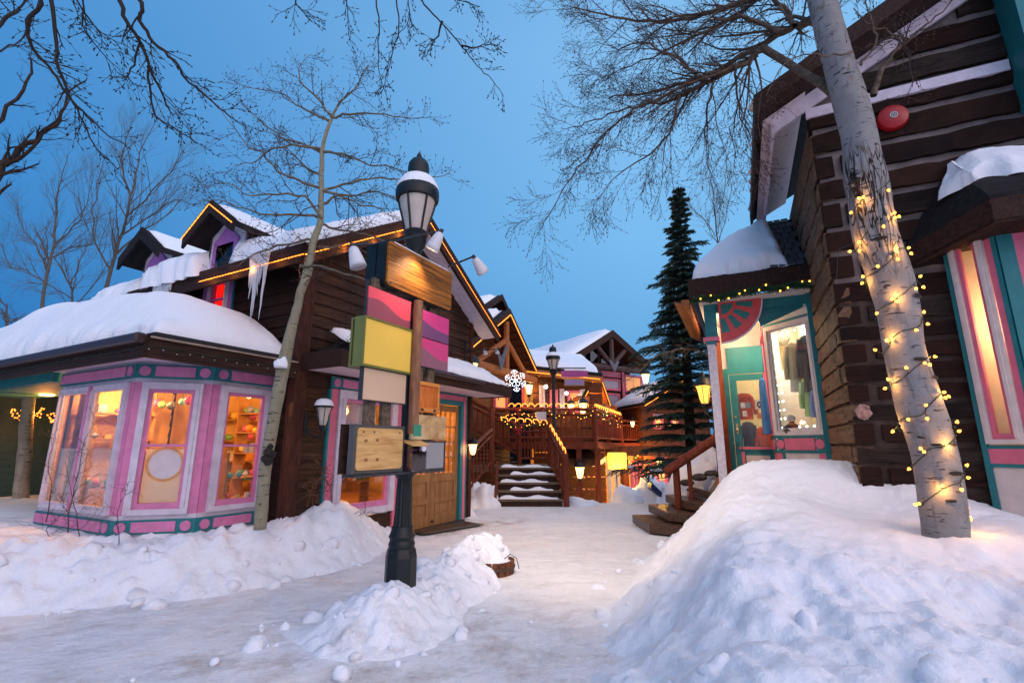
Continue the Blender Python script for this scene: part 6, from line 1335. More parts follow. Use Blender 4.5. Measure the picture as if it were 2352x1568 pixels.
# roof behind, higher
f3b = Fr(AB(0, 10.2), VA, -VB); (ul2, zl2), (ur2, zr2), (ua2, za2) = uz(1085, 715, 10.2), uz(1190, 760, 10.2), uz(1152, 677, 10.2)
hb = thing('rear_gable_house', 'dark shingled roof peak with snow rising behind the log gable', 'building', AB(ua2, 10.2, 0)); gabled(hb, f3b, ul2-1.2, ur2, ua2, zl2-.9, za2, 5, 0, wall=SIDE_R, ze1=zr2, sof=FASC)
snowpatch('roof_snow', lambda u, v: f3b.P(lerp(ul2-1.2, ua2-.02, u), lerp(zl2-.9, za2, u), -.2-v*4.5), lambda u, v: .25, 20, 20, 'snow on the roof peak rising behind the log gable', .06, 1.5, seed=62)
# connecting building between gables: long wall with low eave
Yc = 17.6
cn = thing('row_shops', 'row of log shops with pink windows behind the upper walkway', 'building', (1.6, Yc, 1.5))
fc_ = Fr(Vector((0, Yc, 0)), Vector((1, 0, 0)), Vector((0, -1, 0)))
def pu(px, py, Y=Yc): v = at(px, py, Y); return v.x, v.z
m = M(); x0, x1 = at(1225, 900, Yc).x, at(1345, 900, Yc).x
for i in range(12): z = -.9+i*.42; hewn(m, fc_, x0, x1+.6, z, z+.39, -.2, .02, .4, .02)
m.build('log_wall', LOGR, cn)
m = M(); (a_, ze_), (b_, zf_) = pu(1215, 862), pu(1350, 905); m.hexa([Vector((x0-.4, Yc-.75, 4.05)), Vector((x1+.5, Yc-.75, 3.75)), Vector((x1+.5, Yc+3, 4.9)), Vector((x0-.4, Yc+3, 5.2)), Vector((x0-.4, Yc-.75, 4.2)), Vector((x1+.5, Yc-.75, 3.9)), Vector((x1+.5, Yc+3, 5.05)), Vector((x0-.4, Yc+3, 5.35))]); m.build('roof', SHING, cn)
snowpatch('roof_snow', lambda u, v: Vector((lerp(x0-.35, x1+.4, u), lerp(Yc-.7, Yc+2.9, v), lerp(lerp(4.2, 3.9, u), lerp(5.35, 5.05, u), v))), lambda u, v: .28, 40, 20, 'snow on the low roof between the log gable and the glass gable house', .06, 1.4, seed=63)
m = M(); m.tube([Vector((x0-.4, Yc-.7, 3.98)), Vector((x1+.5, Yc-.7, 3.68))], .12, 9); m.build('eave_log', ORW, cn, smooth=True)
rope2([Vector((x0-.3, Yc-.84, 3.95)), Vector((x1+.4, Yc-.84, 3.68))], 'orange rope light sagging along the low eave behind the street lamp', 'rope lights on the log gables', .014)
for (a, b, c, d, fr_, li) in ((1238, 885, 1252, 940, WHT, DIMP), (1262, 895, 1282, 945, ROSE, DIMP), (1285, 893, 1297, 945, WHT, GLASS), (1303, 897, 1335, 948, ROSE, DIMP)):
    (u0, z1), (u1, z0) = pu(a, b), pu(c, d); sash_window(cn, fc_, u0, u1, z0, z1, .03, fr_, fr_, li, .06, .03, None)
# ================================================================ BUILDING 4: glass gable house
az4 = R(58); U4 = Vector((math.sin(az4), math.cos(az4), 0)); N4 = Vector((U4.y, -U4.x, 0)); O4 = at(1406, 900, 22.0); f4 = Fr(Vector((O4.x, O4.y, 0)), U4, N4)
def p4(px, py, n=0):
    d = ray(px, py); o = f4.o+N4*n; t = o.dot(N4)/d.dot(N4); q = Vector((0, 0, EYE))+d*t; return (q-f4.o).dot(U4), q.z
(ua4, za4), (ur4, zr4), (ul4, zl4) = p4(1406, 759), p4(1492, 836), p4(1283, 838)
h4 = thing('glass_gable_house', 'log house with tall pink-framed windows and open timber gable truss', 'building', f4.P(ua4, 0))
gabled(h4, f4, ul4, ur4, ua4, zl4, za4, 9, -1.2, wall=FASC, setb=1.0, ze1=zr4, sof=LOGR, rw=.28)
m = M(); (b0, zb0), (b1, zb1) = p4(1328, 836), p4(1487, 852); m.tube([f4.P(b0, (zb0+zb1)/2, -.12), f4.P(b1, (zb0+zb1)/2, -.12)], .14, 8); zb_ = (zb0+zb1)/2
m.tube([f4.P(ua4, zb_, -.12), f4.P(ua4, za4-.4, -.12)], .13, 8)
for s in (-1, 1): m.tube([f4.P(ua4, zb_+.1, -.12), f4.P(ua4+s*1.05, zb_+1.25-.15, -.12)], .12, 8)
m.build('truss', paint('dark_timber', (.05, .022, .018), .6, .3, .3), h4, smooth=True)
m = M(); m.fprism(f4, [(ua4-.32, zb_+.28), (ua4-.22, zb_+.36), (ua4, zb_+.14), (ua4+.22, zb_+.36), (ua4+.32, zb_+.28), (ua4, zb_-.24)], .03, .05); m.build('steel_gusset', paint('gusset4', (.09, .09, .11), .5, .2), h4)
m = M(); (t0, zt0), (t1, zt1) = p4(1333, 828, -.95), p4(1396, 790, -.95)
fq4 = Fr(f4.P(0, 0, -.98), U4, N4)
m.fprism(fq4, [(t0, zt0), (ua4-.12, zt0), (ua4-.12, zt1-.1)], .0, .03); m.fprism(fq4, [(ua4+.12, zt0), (ur4-.9, zt0), (ua4+.12, zt1-.1)], 0, .03); m.build('gable_glass', glassmat('dusk_glass', (.25, .3, .4), 2.5), h4)
def g4(x0, y0, x1, y1, fm=ROSE, pm=None, n=-.96):
    (a, d), (b, c) = p4(x0, y0, n), p4(x1, y1, n); return sash_window(h4, Fr(f4.P(0, 0, n), U4, N4), a, b, c, d, 0, fm, fm, pm or PALE, .07, .03, None)
PALE = paint('curtain_glass', (.34, .33, .40), .15, .15, 0)
WARMW = WARMP
for (x0, y0, x1, y1, pm) in ((1366, 850, 1424, 868, PALE), (1366, 866, 1424, 898, PALE), (1366, 900, 1424, 941, PALE), (1433, 860, 1475, 903, DIMP), (1433, 905, 1475, 943, PALE), (1410, 950, 1425, 990, WARMW), (1440, 952, 1475, 992, WARMW), (1497, 950, 1520, 985, WARMW), (1330, 905, 1360, 945, DIMP)): g4(x0, y0, x1, y1, ROSE, pm)
(cx4, cz4) = p4(1454, 921, -.9); m = M(); m.disc(Fr(f4.P(0, 0, -.9), U4, N4), cx4, cz4, .26, .0, .02, 24); m.build('round_decal', PURP, h4)
m = M()
for px in (1429,): (a, b), (a2, b2_) = p4(px, 850, -.94), p4(px, 1010, -.94); m.fbox(Fr(f4.P(0, 0, -.94), U4, N4), a-.07, a+.07, b2_, b, 0, .05)
(a, b), (a2, b2_) = p4(1365, 943, -.94), p4(1480, 950, -.94); m.fbox(Fr(f4.P(0, 0, -.94), U4, N4), a, a2, b-.12, b, 0, .05); m.build('pink_trim', ROSE, h4)
snowpatch('roof_snow', lambda u, v: f4.P(lerp(ul4-.1, ua4-.02, u), lerp(zl4, za4, u), .05-v*8.5), lambda u, v: .32, 26, 24, 'broad smooth snow field on the roof of the glass gable house', .05, .8, seed=71)
# small lit gable dormer in front
f5o = at(1372, 900, 18.2); az5 = R(40); U5 = Vector((math.sin(az5), math.cos(az5), 0)); N5 = Vector((U5.y, -U5.x, 0)); f5 = Fr(Vector((f5o.x, f5o.y, 0)), U5, N5)
def p5(px, py):
    d = ray(px, py); t = f5.o.dot(N5)/d.dot(N5); q = Vector((0, 0, EYE))+d*t; return (q-f5.o).dot(U5), q.z
(ua5, za5), (ur5, zr5), (ul5, zl5) = p5(1371, 843), p5(1401, 929), p5(1338, 908)
h5 = thing('entry_gable', 'small steep entry gable with glowing orange soffit on the walkway', 'porch gable', f5.P(ua5, 0)); gabled(h5, f5, ul5, ur5, ua5, zl5, za5, 2.6, 1.5, setb=1.2, ze1=zr5, wall=LOGR, sof=ORW, rw=.16)
m = M(); m.tube([f5.P(ul5+.1, zl5-.15, .0), f5.P(ur5-.0, zr5-.12, .0)], .10, 8); m.tube([f5.P(ur5, zr5-.12, .25), f5.P(ur5, zr5-.12, -2)], .09, 8); m.tube([f5.P(ul5, zl5-.12, .25), f5.P(ul5, zl5-.12, -2)], .09, 8); m.build('tie_beam', ORW, h5, smooth=True)
m = M(); v = f5.P(ur5-.2, 0, 0); m.beam((v.x, v.y, 1.5), (v.x, v.y, zr5-.2), .16, .16); m.build('gable_post', REDW, h5)
rope2([f5.P(ul5, zl5-.14, .06), f5.P(ua5, za5-.14, .06), f5.P(ur5, zr5-.14, .06)], 'orange rope light outlining the small steep entry gable', 'rope lights on the log gables', .016)
snowpatch('roof_snow', lambda u, v: f5.P(lerp(ul5, ua5-.02, u), lerp(zl5, za5, u), -v*2.5), lambda u, v: .16, 14, 16, 'snow on the near slope of the small steep entry gable', .05, 1.5, seed=72)
plight('entry_gable_light', f5.P(ua5, zr5+.1, -.5), 70, (1, .40, .10), .06)
# right gable mostly behind the spruce
f6o = at(1530, 900, 19.5); f6 = Fr(Vector((f6o.x, f6o.y, 0)), Vector((1, .2, 0)), Vector((.2, -1, 0)))
h6 = thing('spruce_side_gable', 'low snow-edged gable porch half hidden behind the spruce', 'porch gable', f6.P(0, 1.4))
a6, z6 = (at(1475, 924, 19.5).x-f6.o.x), at(1475, 924, 19.5).z; c6 = at(1580, 862, 19.5)
gabled(h6, f6, a6, a6+3.6, a6+1.85, z6, c6.z, 4, -1.2, setb=.8, sof=ORW); rope2([f6.P(a6, z6-.15, .07), f6.P(a6+1.85, c6.z-.15, .07), f6.P(a6+3.6, z6-.15, .07)], 'orange rope light on the gable half hidden by the spruce', 'rope lights on the log gables', .015)
snowpatch('roof_snow', lambda u, v: f6.P(lerp(a6, a6+1.83, u), lerp(z6, c6.z, u), .02-v*3.5), lambda u, v: .2, 16, 16, 'snow on the gable porch half hidden by the spruce', .05, 1.5, seed=73)
for (x0, y0, x1, y1) in ((1500, 950, 1525, 985), (1540, 955, 1560, 985)):
    v0, v1 = at(x0, y0, 20.2), at(x1, y1, 20.2); m = None; sash_window(h6, Fr(Vector((0, 20.3-.05, 0)), Vector((1, 0, 0)), Vector((0, -1, 0))), v0.x, v1.x, v1.z, v0.z, 0, ROSE, ROSE, WARMP, .06, .03, None)
# lanterns of the walkway
LG = 'lit lanterns around the courtyard'
for (px, py, Y, s, lab, e) in ((1339, 936, 16.2, 1.25, 'lit lantern on the walkway post beside the small steep gable', 26), (1389, 953, 18, 1.2, 'lit lantern hanging at the foot of the small steep gable', 22), (1483, 869, 20.2, 1.5, 'lit lantern at the upper right corner of the tall glass windows', 26), (1312, 935, 17, 1.0, 'dim lit lantern just right of the second street lamp', 12), (1453, 973, 19.8, .8, 'small lit lantern inside the lower glass window', 14), (1538, 978, 19, .7, 'tiny lit lantern seen through spruce branches', 12)): lantern(at(px, py, Y), s, lab, True, None, e*1.7, (1, .46, .12), LIT, LG, hang=.15)
lantern(at(1332, 1083, 15.9), 1.3, 'lit lantern hanging at the door of the lower log shop', True, None, 75, (1, .5, .12), LIT, LG, hang=.4)
lantern(at(1516, 1067, 17.5), 1.2, 'bright amber lantern by the lower shops near the stair rail', True, None, 75, (1, .5, .12), LIT, LG, hang=.2)
# lower shops below the walkway
Yl = 18.6; ls = thing('lower_shops', 'sunken row of log and glass shops glowing orange under the walkway', 'building', (3, Yl, -1.1))
fl_ = Fr(Vector((0, Yl, 0)), Vector((1, 0, 0)), Vector((0, -1, 0)))
m = M(); xa, xb = at(1365, 1100, Yl).x, at(1392, 1100, Yl).x
for i in range(11): z = -1.15+i*.24; hewn(m, fl_, xa, xb, z, z+.225, -.2, .05, .3, .015)
m.build('log_pier', wood('bright_log', (.35, .09, .03), (.55, .18, .06), 0, (1, 8, 8), .5, .4), ls)
m = M(); m.fbox(fl_, at(1225, 1100, Yl).x, at(1600, 1100, Yl).x, -1.2, 1.4, -2.6, -2.5); m.fbox(fl_, at(1296, 1100, Yl).x, at(1318, 1100, Yl).x, -1.2, 1.4, -.1, 0); m.build('back_wall', TAN, ls)
def lw(x0, y0, x1, y1, pm=GLASS, fm=ROSE, name='window'): v0, v1 = at(x0, y0, Yl), at(x1, y1, Yl); sash_window(ls, fl_, v0.x, v1.x, max(v1.z, -1.15), v0.z, 0, fm, fm, pm, .08, .04, None, name=name)
lw(1318, 1052, 1341, 1165, GLASS, CREAM); lw(1341, 1052, 1364, 1165, GLASS, ROSE); lw(1393, 1060, 1408, 1165, GLASS, CREAM); lw(1408, 1060, 1425, 1165, GLASS, CREAM)
lw(1446, 1058, 1466, 1120, DIMP); lw(1468, 1058, 1500, 1120, DIMP); lw(1503, 1050, 1535, 1110, WARMP)
m = M(); m.fbox(fl_, at(1426, 1100, Yl).x, at(1444, 1100, Yl).x, -1.2, 1.4, -.1, .05); m.fbox(fl_, at(1444, 1100, Yl).x, at(1600, 1100, Yl).x, -1.2, -.2, -.1, .0); m.fbox(fl_, at(1310, 1100, Yl).x, at(1600, 1100, Yl).x, 1.05, 1.41, -.1, .02); m.build('wall', LOGR, ls)
v = at(1436, 1080, 17.2); m = M(); m.beam((v.x, v.y, -1.15), (v.x, v.y, 1.35), .16, .16); m.build('shop_post', REDW, ls)
for px, py, e in ((1340, 1060, 190), (1415, 1070, 150), (1490, 1080, 110)): v = at(px, py, Yl+1.2); plight('shop_room_light', (v.x, v.y, .8), e, (1, .45, .10), .1)
# shaded porch log roof with snow
m = M(); p0, p1 = at(1303, 1030, 16.4), at(1368, 1030, 16.4); m.hexa([(p0.x, 16.1, .78), (p1.x, 16.1, .78), (p1.x, 18, 1.3), (p0.x, 18, 1.3), (p0.x, 16.1, 1.0), (p1.x, 16.1, 1.0), (p1.x, 18, 1.39), (p0.x, 18, 1.39)]); tag(m.build('log_awning', FASC), 'dark log awning over the lower shop door', 'awning')
# yellow lampshade sign
v0, v1 = at(1397, 1039, 16.5), at(1438, 1077, 16.5); t = thing('lit_box_sign', 'bright glowing yellow box sign hanging under the walkway', 'lit sign', ((v0.x+v1.x)/2, 16.5, v1.z))
m = M(); m.box(v0.x, v1.x, 16.35, 16.65, v1.z, v0.z); m.build('lit_panel', emit('yellow_glow', (1, .62, .05), 2.2), t, bevel=.02); plight('box_light', ((v0.x+v1.x)/2, 16.1, v1.z-.1), 90, (1, .6, .12), .12, t)
r_ = random.Random(3)
for i in range(14):
    x, z = r_.uniform(v0.x+.05, v1.x-.05), r_.uniform(v1.z+.05, v0.z-.05); m = M(); m.disc(Fr(Vector((0, 16.35, 0)), Vector((1, 0, 0)), Vector((0, -1, 0))), x, z, .022, 0, .006, 8); m.build('coloured_dot', [RED, TEAL, paint('dotg', (.5, .6, .1), .5, 0, 0)][i % 3], t)
m = M(); m.tube([(v0.x+.1, 16.5, v0.z), (v0.x+.1, 16.5, 1.4)], .01, 4); m.tube([(v1.x-.1, 16.5, v0.z), (v1.x-.1, 16.5, 1.4)], .01, 4); m.build('hanger', BLK, t)
t = thing('bunting', 'string of small cream flags glowing over the lower shop wall', 'bunting', at(1361, 1065, 16.6))
pp = [at(1361+i*4.3, 1060+4*math.sin(i/7*math.pi)-i*2.0, 16.6) for i in range(8)]; m = M(); m.tube(pp, .006, 4); m.build('cord', CORD, t)
for p in pp[:-1]: m = M(); m.box(p.x, p.x+.055, p.y, p.y+.005, p.z-.15, p.z); m.build('flag', emit('flag_glow', (1, .75, .35), .9), t)
t = thing('coloured_light_string', 'string of red and green bulbs under the balcony beside the box sign', 'light string', at(1450, 1050, 17)); mm = M(); r_ = random.Random(8); pts = []
for i in range(16): p = at(1440+i*5, 1052+10*math.sin(i*.9)+i*.8, 17); pts.append(p); m = M(); m.ball(p, .035, 6); m.build('bulb', [emit('red_bulb', (1, .05, .01), 1.6), emit('green_bulb', (.2, .6, .05), .8), emit('amber_bulb', (1, .35, .03), 1.8)][i % 3], t)
mm.tube(pts, .006, 4); mm.build('wire', CORD, t)
# snow shovel / scoop
t = thing('snow_scoop', 'blue snow scoop with long black handle standing in the courtyard snow', 'snow scoop', at(1508, 1135, 14.2))
p0, p1 = at(1493, 1118, 14.2), at(1520, 1142, 14.2); m = M(); b_ = paint('scoop_blue', (.012, .02, .09), .4, .1, 0)
m.hexa([(p0.x, 14.1, p0.z-.05), (p1.x-.03, 14.1, p1.z), (p1.x-.03, 14.5, p1.z), (p0.x, 14.5, p0.z-.05), (p0.x+.03, 14.1, p0.z+.14), (p1.x, 14.1, p1.z+.14), (p1.x, 14.5, p1.z+.14), (p0.x+.03, 14.5, p0.z+.14)]); m.build('scoop', b_, t, bevel=.02)
h0 = at(1478, 1093, 14.2); m = M()
m.tube([Vector((p0.x+.05, 14.1, p0.z+.1)), h0+Vector((0, -.1, .0)), h0+Vector((0, .3, 0)), Vector((p0.x+.05, 14.5, p0.z+.1))], .014, 6); m.build('handle', BLK, t)
# ================================================================ PLANK STEPS TO THE PORCH (right)
t = thing('plank_steps', 'wet brown plank steps rising to the lit shop porch', 'steps', at(1500, 1200, 8.6))
for i, (px, py, Y) in enumerate(((1489, 1200, 8.35), (1530, 1172, 8.5), (1572, 1134, 8.65), (1612, 1105, 8.8))):
    v = at(px, py, Y); z = .16+.165*i; m = M(); m.hexa([Vector((v.x, Y-.05, z-.14)), Vector((3.4, Y-.75, z-.14)), Vector((3.4, Y+1.2, z-.14)), Vector((v.x, Y+1.1, z-.14)), Vector((v.x, Y-.05, z)), Vector((3.4, Y-.75, z)), Vector((3.4, Y+1.2, z)), Vector((v.x, Y+1.1, z))]); m.build('step', wood('wet_step', (.04, .022, .014), (.13, .075, .05), R(65), (1, 10, 10), .3, .4), t, bevel=.01)
rp, rq = at(1530, 1083, 8.9), at(1660, 996, 8.4)
t = thing('handrail', 'thick red-brown log handrail of the porch steps', 'handrail', at(1556, 1140, 8.9))
m = M(); m.tube([lerp(rp, rq, i/5) for i in range(6)], [.075, .08, .078, .08, .08, .08], 10); m.build('rail', REDW, t, smooth=True)
v = at(1557, 1140, 8.9); m = M(); m.tube([Vector((v.x, v.y, -.1)), Vector((v.x, v.y, lerp(rp, rq, .2).z))], .06, 10); m.build('newel_post', REDW, t, smooth=True)
v = at(1588, 1140, 8.8); m = M(); m.tube([Vector((v.x, v.y, .2)), Vector((v.x, v.y, lerp(rp, rq, .45).z))], .04, 8); m.build('baluster', REDW, t, smooth=True)
v = at(1615, 1110, 9.7); blob('snow_heap', (v.x+.15, 9.9, .25), .75, .6, 1.05, 'clean snow heap behind the log handrail of the porch steps', 22, 'snow heap', .25)
for k, (px, py, s) in enumerate(((1580, 1108, .13), (1606, 1096, .15), (1632, 1086, .14), (1590, 1124, .10), (1655, 1092, .1))):
    v = at(px, py, 9.25); m = M(); m.ball(v, s, 8, .45); m.v = [tuple(v+(Vector(q)-v)*(1+.35*noise.noise(Vector(q)*6+Vector((k, 0, 0))))) for q in m.v]
    tag(m.build('rock', paint('rock%d' % k, (.09, .075, .06), .9, .4, .6, 12)), ['dark flat rock nearest the log newel', 'dark flat rock in the middle of the rock edge', 'dark flat rock under the snow heap', 'small dark rock low beside the steps', 'small dark rock against the porch post'][k], 'rock', 'rocks edging the porch steps')
v = at(1655, 1105, 8.1); m = M(); m.box(v.x-.06, v.x+.05, 8.0, 8.12, .74, .90); tag(m.build('brick_stub', paint('rust_brick', (.40, .09, .03), .7, .2, .2), bevel=.01), 'orange-red block at the foot of the white porch post', 'block')
q_ = AB(6.3, 5.1); 
snowpatch('door_mat', lambda u, v: Vector((lerp(-1.75, -.85, u)+.35*v, lerp(8.5, 9.5, u)-.35*v+.0, .035)), lambda u, v: .012, 16, 8, 'bare brown wet paving in front of the oak double doors', .01, 4, cat='paving', kind='thing').data.materials[0] = paint('wet_paving', (.07, .045, .032), .35, .5, .5, 9)
# ================================================================ TREES
def rot_about(v, axis, a): return Matrix.Rotation(a, 3, axis) @ v
class Tree:
    def __init__(s, seed, bud=.0, kmax=7): s.r = random.Random(seed); s.b = M(); s.t = M(); s.bud = bud; s.n = 0
    def wig(s, p, d, L, n, bend, grav):
        pts = [Vector(p)]; d = Vector(d).normalized(); 
        for i in range(n):
            d = (d+Vector((s.r.gauss(0, bend), s.r.gauss(0, bend), s.r.gauss(0, bend)+grav))).normalized(); pts.append(pts[-1]+d*(L/n))
        return pts
    def limb(s, pts, r0, r1, lvl, clen, nch, bend=.16, grav=.02, ang=(28, 58), t0=.12, plane=None):
        n = len(pts); L = sum((Vector(pts[i+1])-Vector(pts[i])).length for i in range(n-1))
        mb = s.b if r0 > .011 else s.t
        rad = [lerp(r0, r1, (i/(n-1))**.8) for i in range(n)]
        mb.tube(pts, rad, 8 if r0 > .04 else (5 if r0 > .012 else 3), cap=False); s.n += 1
        if lvl <= 0:
            if s.bud: 
                e = pts[-1]; d = (Vector(pts[-1])-Vector(pts[-2])).normalized(); s.t.tube([e-d*s.bud*.5, e+d*s.bud*.6, e+d*s.bud*2], [s.bud*.25, s.bud*.55, s.bud*.1], 4, cap=False)
            return
        for k in range(nch):
            t = lerp(t0, 1, ((k+s.r.random()*.9)/nch)); x = t*(n-1); i = min(int(x), n-2); p = lerp(Vector(pts[i]), Vector(pts[i+1]), x-i); d = (Vector(pts[i+1])-Vector(pts[i])).normalized()
            ax = Vector((s.r.gauss(0, 1), s.r.gauss(0, 1), s.r.gauss(0, 1))).cross(d)
            if ax.length < 1e-3: continue
            nd = rot_about(d, ax.normalized(), R(s.r.uniform(*ang))); cl = clen*s.r.uniform(.45, 1.1)*(1-.45*t)
            rr = lerp(r0, r1, t**.8)*s.r.uniform(.45, .65); rr = max(rr, .0018)
            m_ = 5 if lvl > 1 else 4
            cp_ = s.wig(p, nd, cl, m_, bend, grav)
            s.limb(cp_, rr, max(rr*.35, .0012), lvl-1, clen*.50, max(3, min(7, int(nch*.6))), bend, grav, ang, .15)
            if s.bud and lvl <= 2 and s.r.random() < .8:
                q = cp_[2]; s.t.tube([q, q+Vector((s.r.gauss(0, s.bud), s.r.gauss(0, s.bud), s.bud))], [s.bud*.5, s.bud*.15], 4, cap=False)
    def done(s, t, bark, twig, trunk='branches'):
        s.b.build(trunk, bark, t, smooth='all'); s.t.build('twigs', twig, t)
def P(lst, Y0, Y1=None):
    Y1 = Y0 if Y1 is None else Y1; n = len(lst)
    return [at(x, y, lerp(Y0, Y1, i/max(1, n-1))) for i, (x, y) in enumerate(lst)]
def dense(pts, k=3, j=0, r=None):
    """Catmull-Rom through the surveyed points"""
    out = []; n = len(pts)
    for i in range(n-1):
        p0, p1, p2, p3 = pts[max(i-1, 0)], pts[i], pts[i+1], pts[min(i+2, n-1)]
        for q in range(k):
            t = q/k; v = .5*((2*p1)+(p2-p0)*t+(2*p0-5*p1+4*p2-p3)*t*t+(3*p1-p0-3*p2+p3)*t*t*t)
            if j and r: v = v+Vector((r.gauss(0, j), r.gauss(0, j), r.gauss(0, j)))
            out.append(v)
    return out+[pts[-1]]
# ---- big aspen on the right
tr = thing('aspen_tree', 'large white-barked aspen wound with warm lights before the log cabin', 'tree', at(2168, 1235, 4.0))
TW = [(1880, -60, .16), (1888, 0, .165), (1923, 134, .170), (1950, 223, .186), (1973, 312, .188), (1980, 372, .205), (1986, 405, .212), (1997, 455, .208), (2011, 543, .215), (2042, 631, .215), (2064, 719, .202), (2077, 807, .193), (2107, 917, .212), (2120, 960, .215), (2146, 1043, .205), (2165, 1170, .205), (2171, 1231, .195), (2174, 1300, .20)]
cl = dense([at(x, y, 4.0) for x, y, _ in TW], 9); rl_ = dense([Vector((r, 0, 0)) for _, _, r in TW], 9); K = 72; vs = []
for i, c in enumerate(cl):
    rr = rl_[i].x*.75
    for j in range(K):
        a = 2*math.pi*j/K; d = Vector((math.cos(a), math.sin(a), 0)); q = c+d*rr
        f = 1+.05*noise.noise(Vector((math.cos(a)*1.2, math.sin(a)*1.2, q.z*1.6)))+.02*noise.noise(q*9)
        fz = sst(2.85, 3.2, q.z)*(1-sst(3.85, 4.0, q.z))
        wv = noise.noise(Vector((d.x*2.4+.4*math.sin(q.z*3), d.y*2.4, q.z*.8)))
        w2 = math.sin(a*13+5*noise.noise(Vector((d.x*1.5, d.y*1.5, q.z*2.0)))+q.z*2.5)
        f += fz*(.055*w2+.07*wv)
        vs.append(c+d*rr*f)
m = M(); n_ = len(cl); m.add(vs, [(i*K+j, i*K+(j+1) % K, (i+1)*K+(j+1) % K, (i+1)*K+j) for i in range(n_-1) for j in range(K)]+[tuple(range(K)), tuple((n_-1)*K+j for j in range(K))])
base_z = at(2168, 1235, 4.0).z
TRUNKM = aspen_bark('big_aspen_bark', (.29, .275, .265), (.02, .016, .014), 1.0, (2.85-base_z-.05, 4.0-base_z+.12))
m.build('trunk', TRUNKM, tr, smooth='all')
m = M()
for z, a, r_ in ((3.72, 200, .05), (2.62, -60, .055), (1.95, -55, .045), (2.1, -95, .04), (1.55, -40, .05), (3.15, 235, .05), (1.22, -88, .045), (.98, -110, .03), (1.42, -120, .028), (1.40, -75, .03)):
    k = min(range(len(cl)), key=lambda i: abs(cl[i].z-z)); d = Vector((math.cos(R(a)), math.sin(R(a)), 0)); c = cl[k]+d*(rl_[k].x*.74); s = Vector((-d.y, d.x, 0))
    m.add([c+s*(r_*1.3*math.cos(t*math.pi/6))+UP*(r_*.38*math.sin(t*math.pi/6))+d*.008 for t in range(12)]+[c+d*.024], [(t, (t+1) % 12, 12) for t in range(12)])
m.build('bark_knot', paint('knot_black', (.025, .02, .018), .9, .4, .5, 30), tr, smooth=True)
T = Tree(11, .010)
L1 = P([(1925, 225), (1890, 195), (1850, 172), (1800, 140), (1750, 110)], 4.05, 4.5)
T.b.tube(dense(L1, 3), [.046]*5+[.040]*8, 9)
mains = [([(1893, 45), (1850, 50), (1800, 75), (1720, 120), (1640, 165), (1560, 195), (1480, 215), (1400, 225)], 4.0, 5.6, .052, .008),
         ([(1750, 110), (1700, 150), (1640, 178), (1590, 215), (1540, 232)], 4.5, 5.2, .035, .008),
         ([(1752, 112), (1715, 145), (1660, 165), (1600, 180), (1540, 215), (1460, 250), (1400, 300), (1340, 370), (1290, 440), (1245, 525)], 4.5, 5.4, .034, .004),
         ([(1752, 112), (1700, 150), (1620, 190), (1560, 225), (1480, 240), (1400, 262), (1330, 290), (1290, 295)], 4.5, 5.8, .028, .004),
         ([(1840, -30), (1740, -5), (1640, 25), (1540, 50), (1440, 45), (1340, 20), (1280, 25)], 4.3, 6.0, .045, .004),
         ([(1800, 75), (1700, 40), (1620, 75), (1540, 110), (1450, 150), (1380, 180)], 4.4, 5.3, .03, .004),
         ([(1690, 140), (1690, 210), (1705, 280), (1735, 340)], 4.5, 4.9, .018, .003),
         ([(1640, 190), (1625, 260), (1620, 330), (1640, 420)], 4.6, 5.2, .017, .003),
         ([(1560, 215), (1545, 290), (1500, 350), (1420, 400), (1370, 460)], 4.8, 5.3, .020, .003),
         ([(1830, 60), (1800, 20), (1730, -40), (1680, -90)], 4.2, 4.8, .03, .008),
         ([(1600, 170), (1540, 130), (1480, 100), (1420, 110), (1370, 95)], 4.6, 5.2, .02, .003),
         ([(1720, 130), (1710, 200), (1680, 300), (1690, 390)], 4.7, 5.6, .016, .003)]
for lst, y0, y1, r0, r1 in mains:
    pts = dense(P(lst, y0, y1), 4, .012, T.r); L = (pts[0]-pts[-1]).length
    T.limb(pts, r0, r1, 3, .95, max(9, int(L*8.5)), .13, -.022, (18, 46), .06)
for lst, y0, y1, r0 in (([(2003, 222), (2020, 170), (2050, 125), (2085, 95), (2110, 70), (2150, 40), (2200, -10)], 3.95, 3.7, .032), ([(2085, 95), (2060, 80), (2000, 60), (1960, 20)], 3.8, 3.9, .016), ([(1975, 150), (2010, 100), (2000, 40), (1980, -30)], 3.8, 3.7, .014), ([(1960, 120), (1900, 130), (1850, 125), (1800, 150), (1760, 220)], 3.85, 3.8, .012), ([(1985, 110), (2040, 90), (2080, 110), (2095, 200)], 3.8, 3.6, .010)):
    T.limb(dense(P(lst, y0, y1), 4, .008, T.r), r0, .004, 2, .40, 8, .2, -.01, (25, 60), .2)
T.done(tr, wood('branch_bark', (.05, .035, .025), (.17, .12, .085), 0, (3, 8, 8), .8, .5), TWIG2)
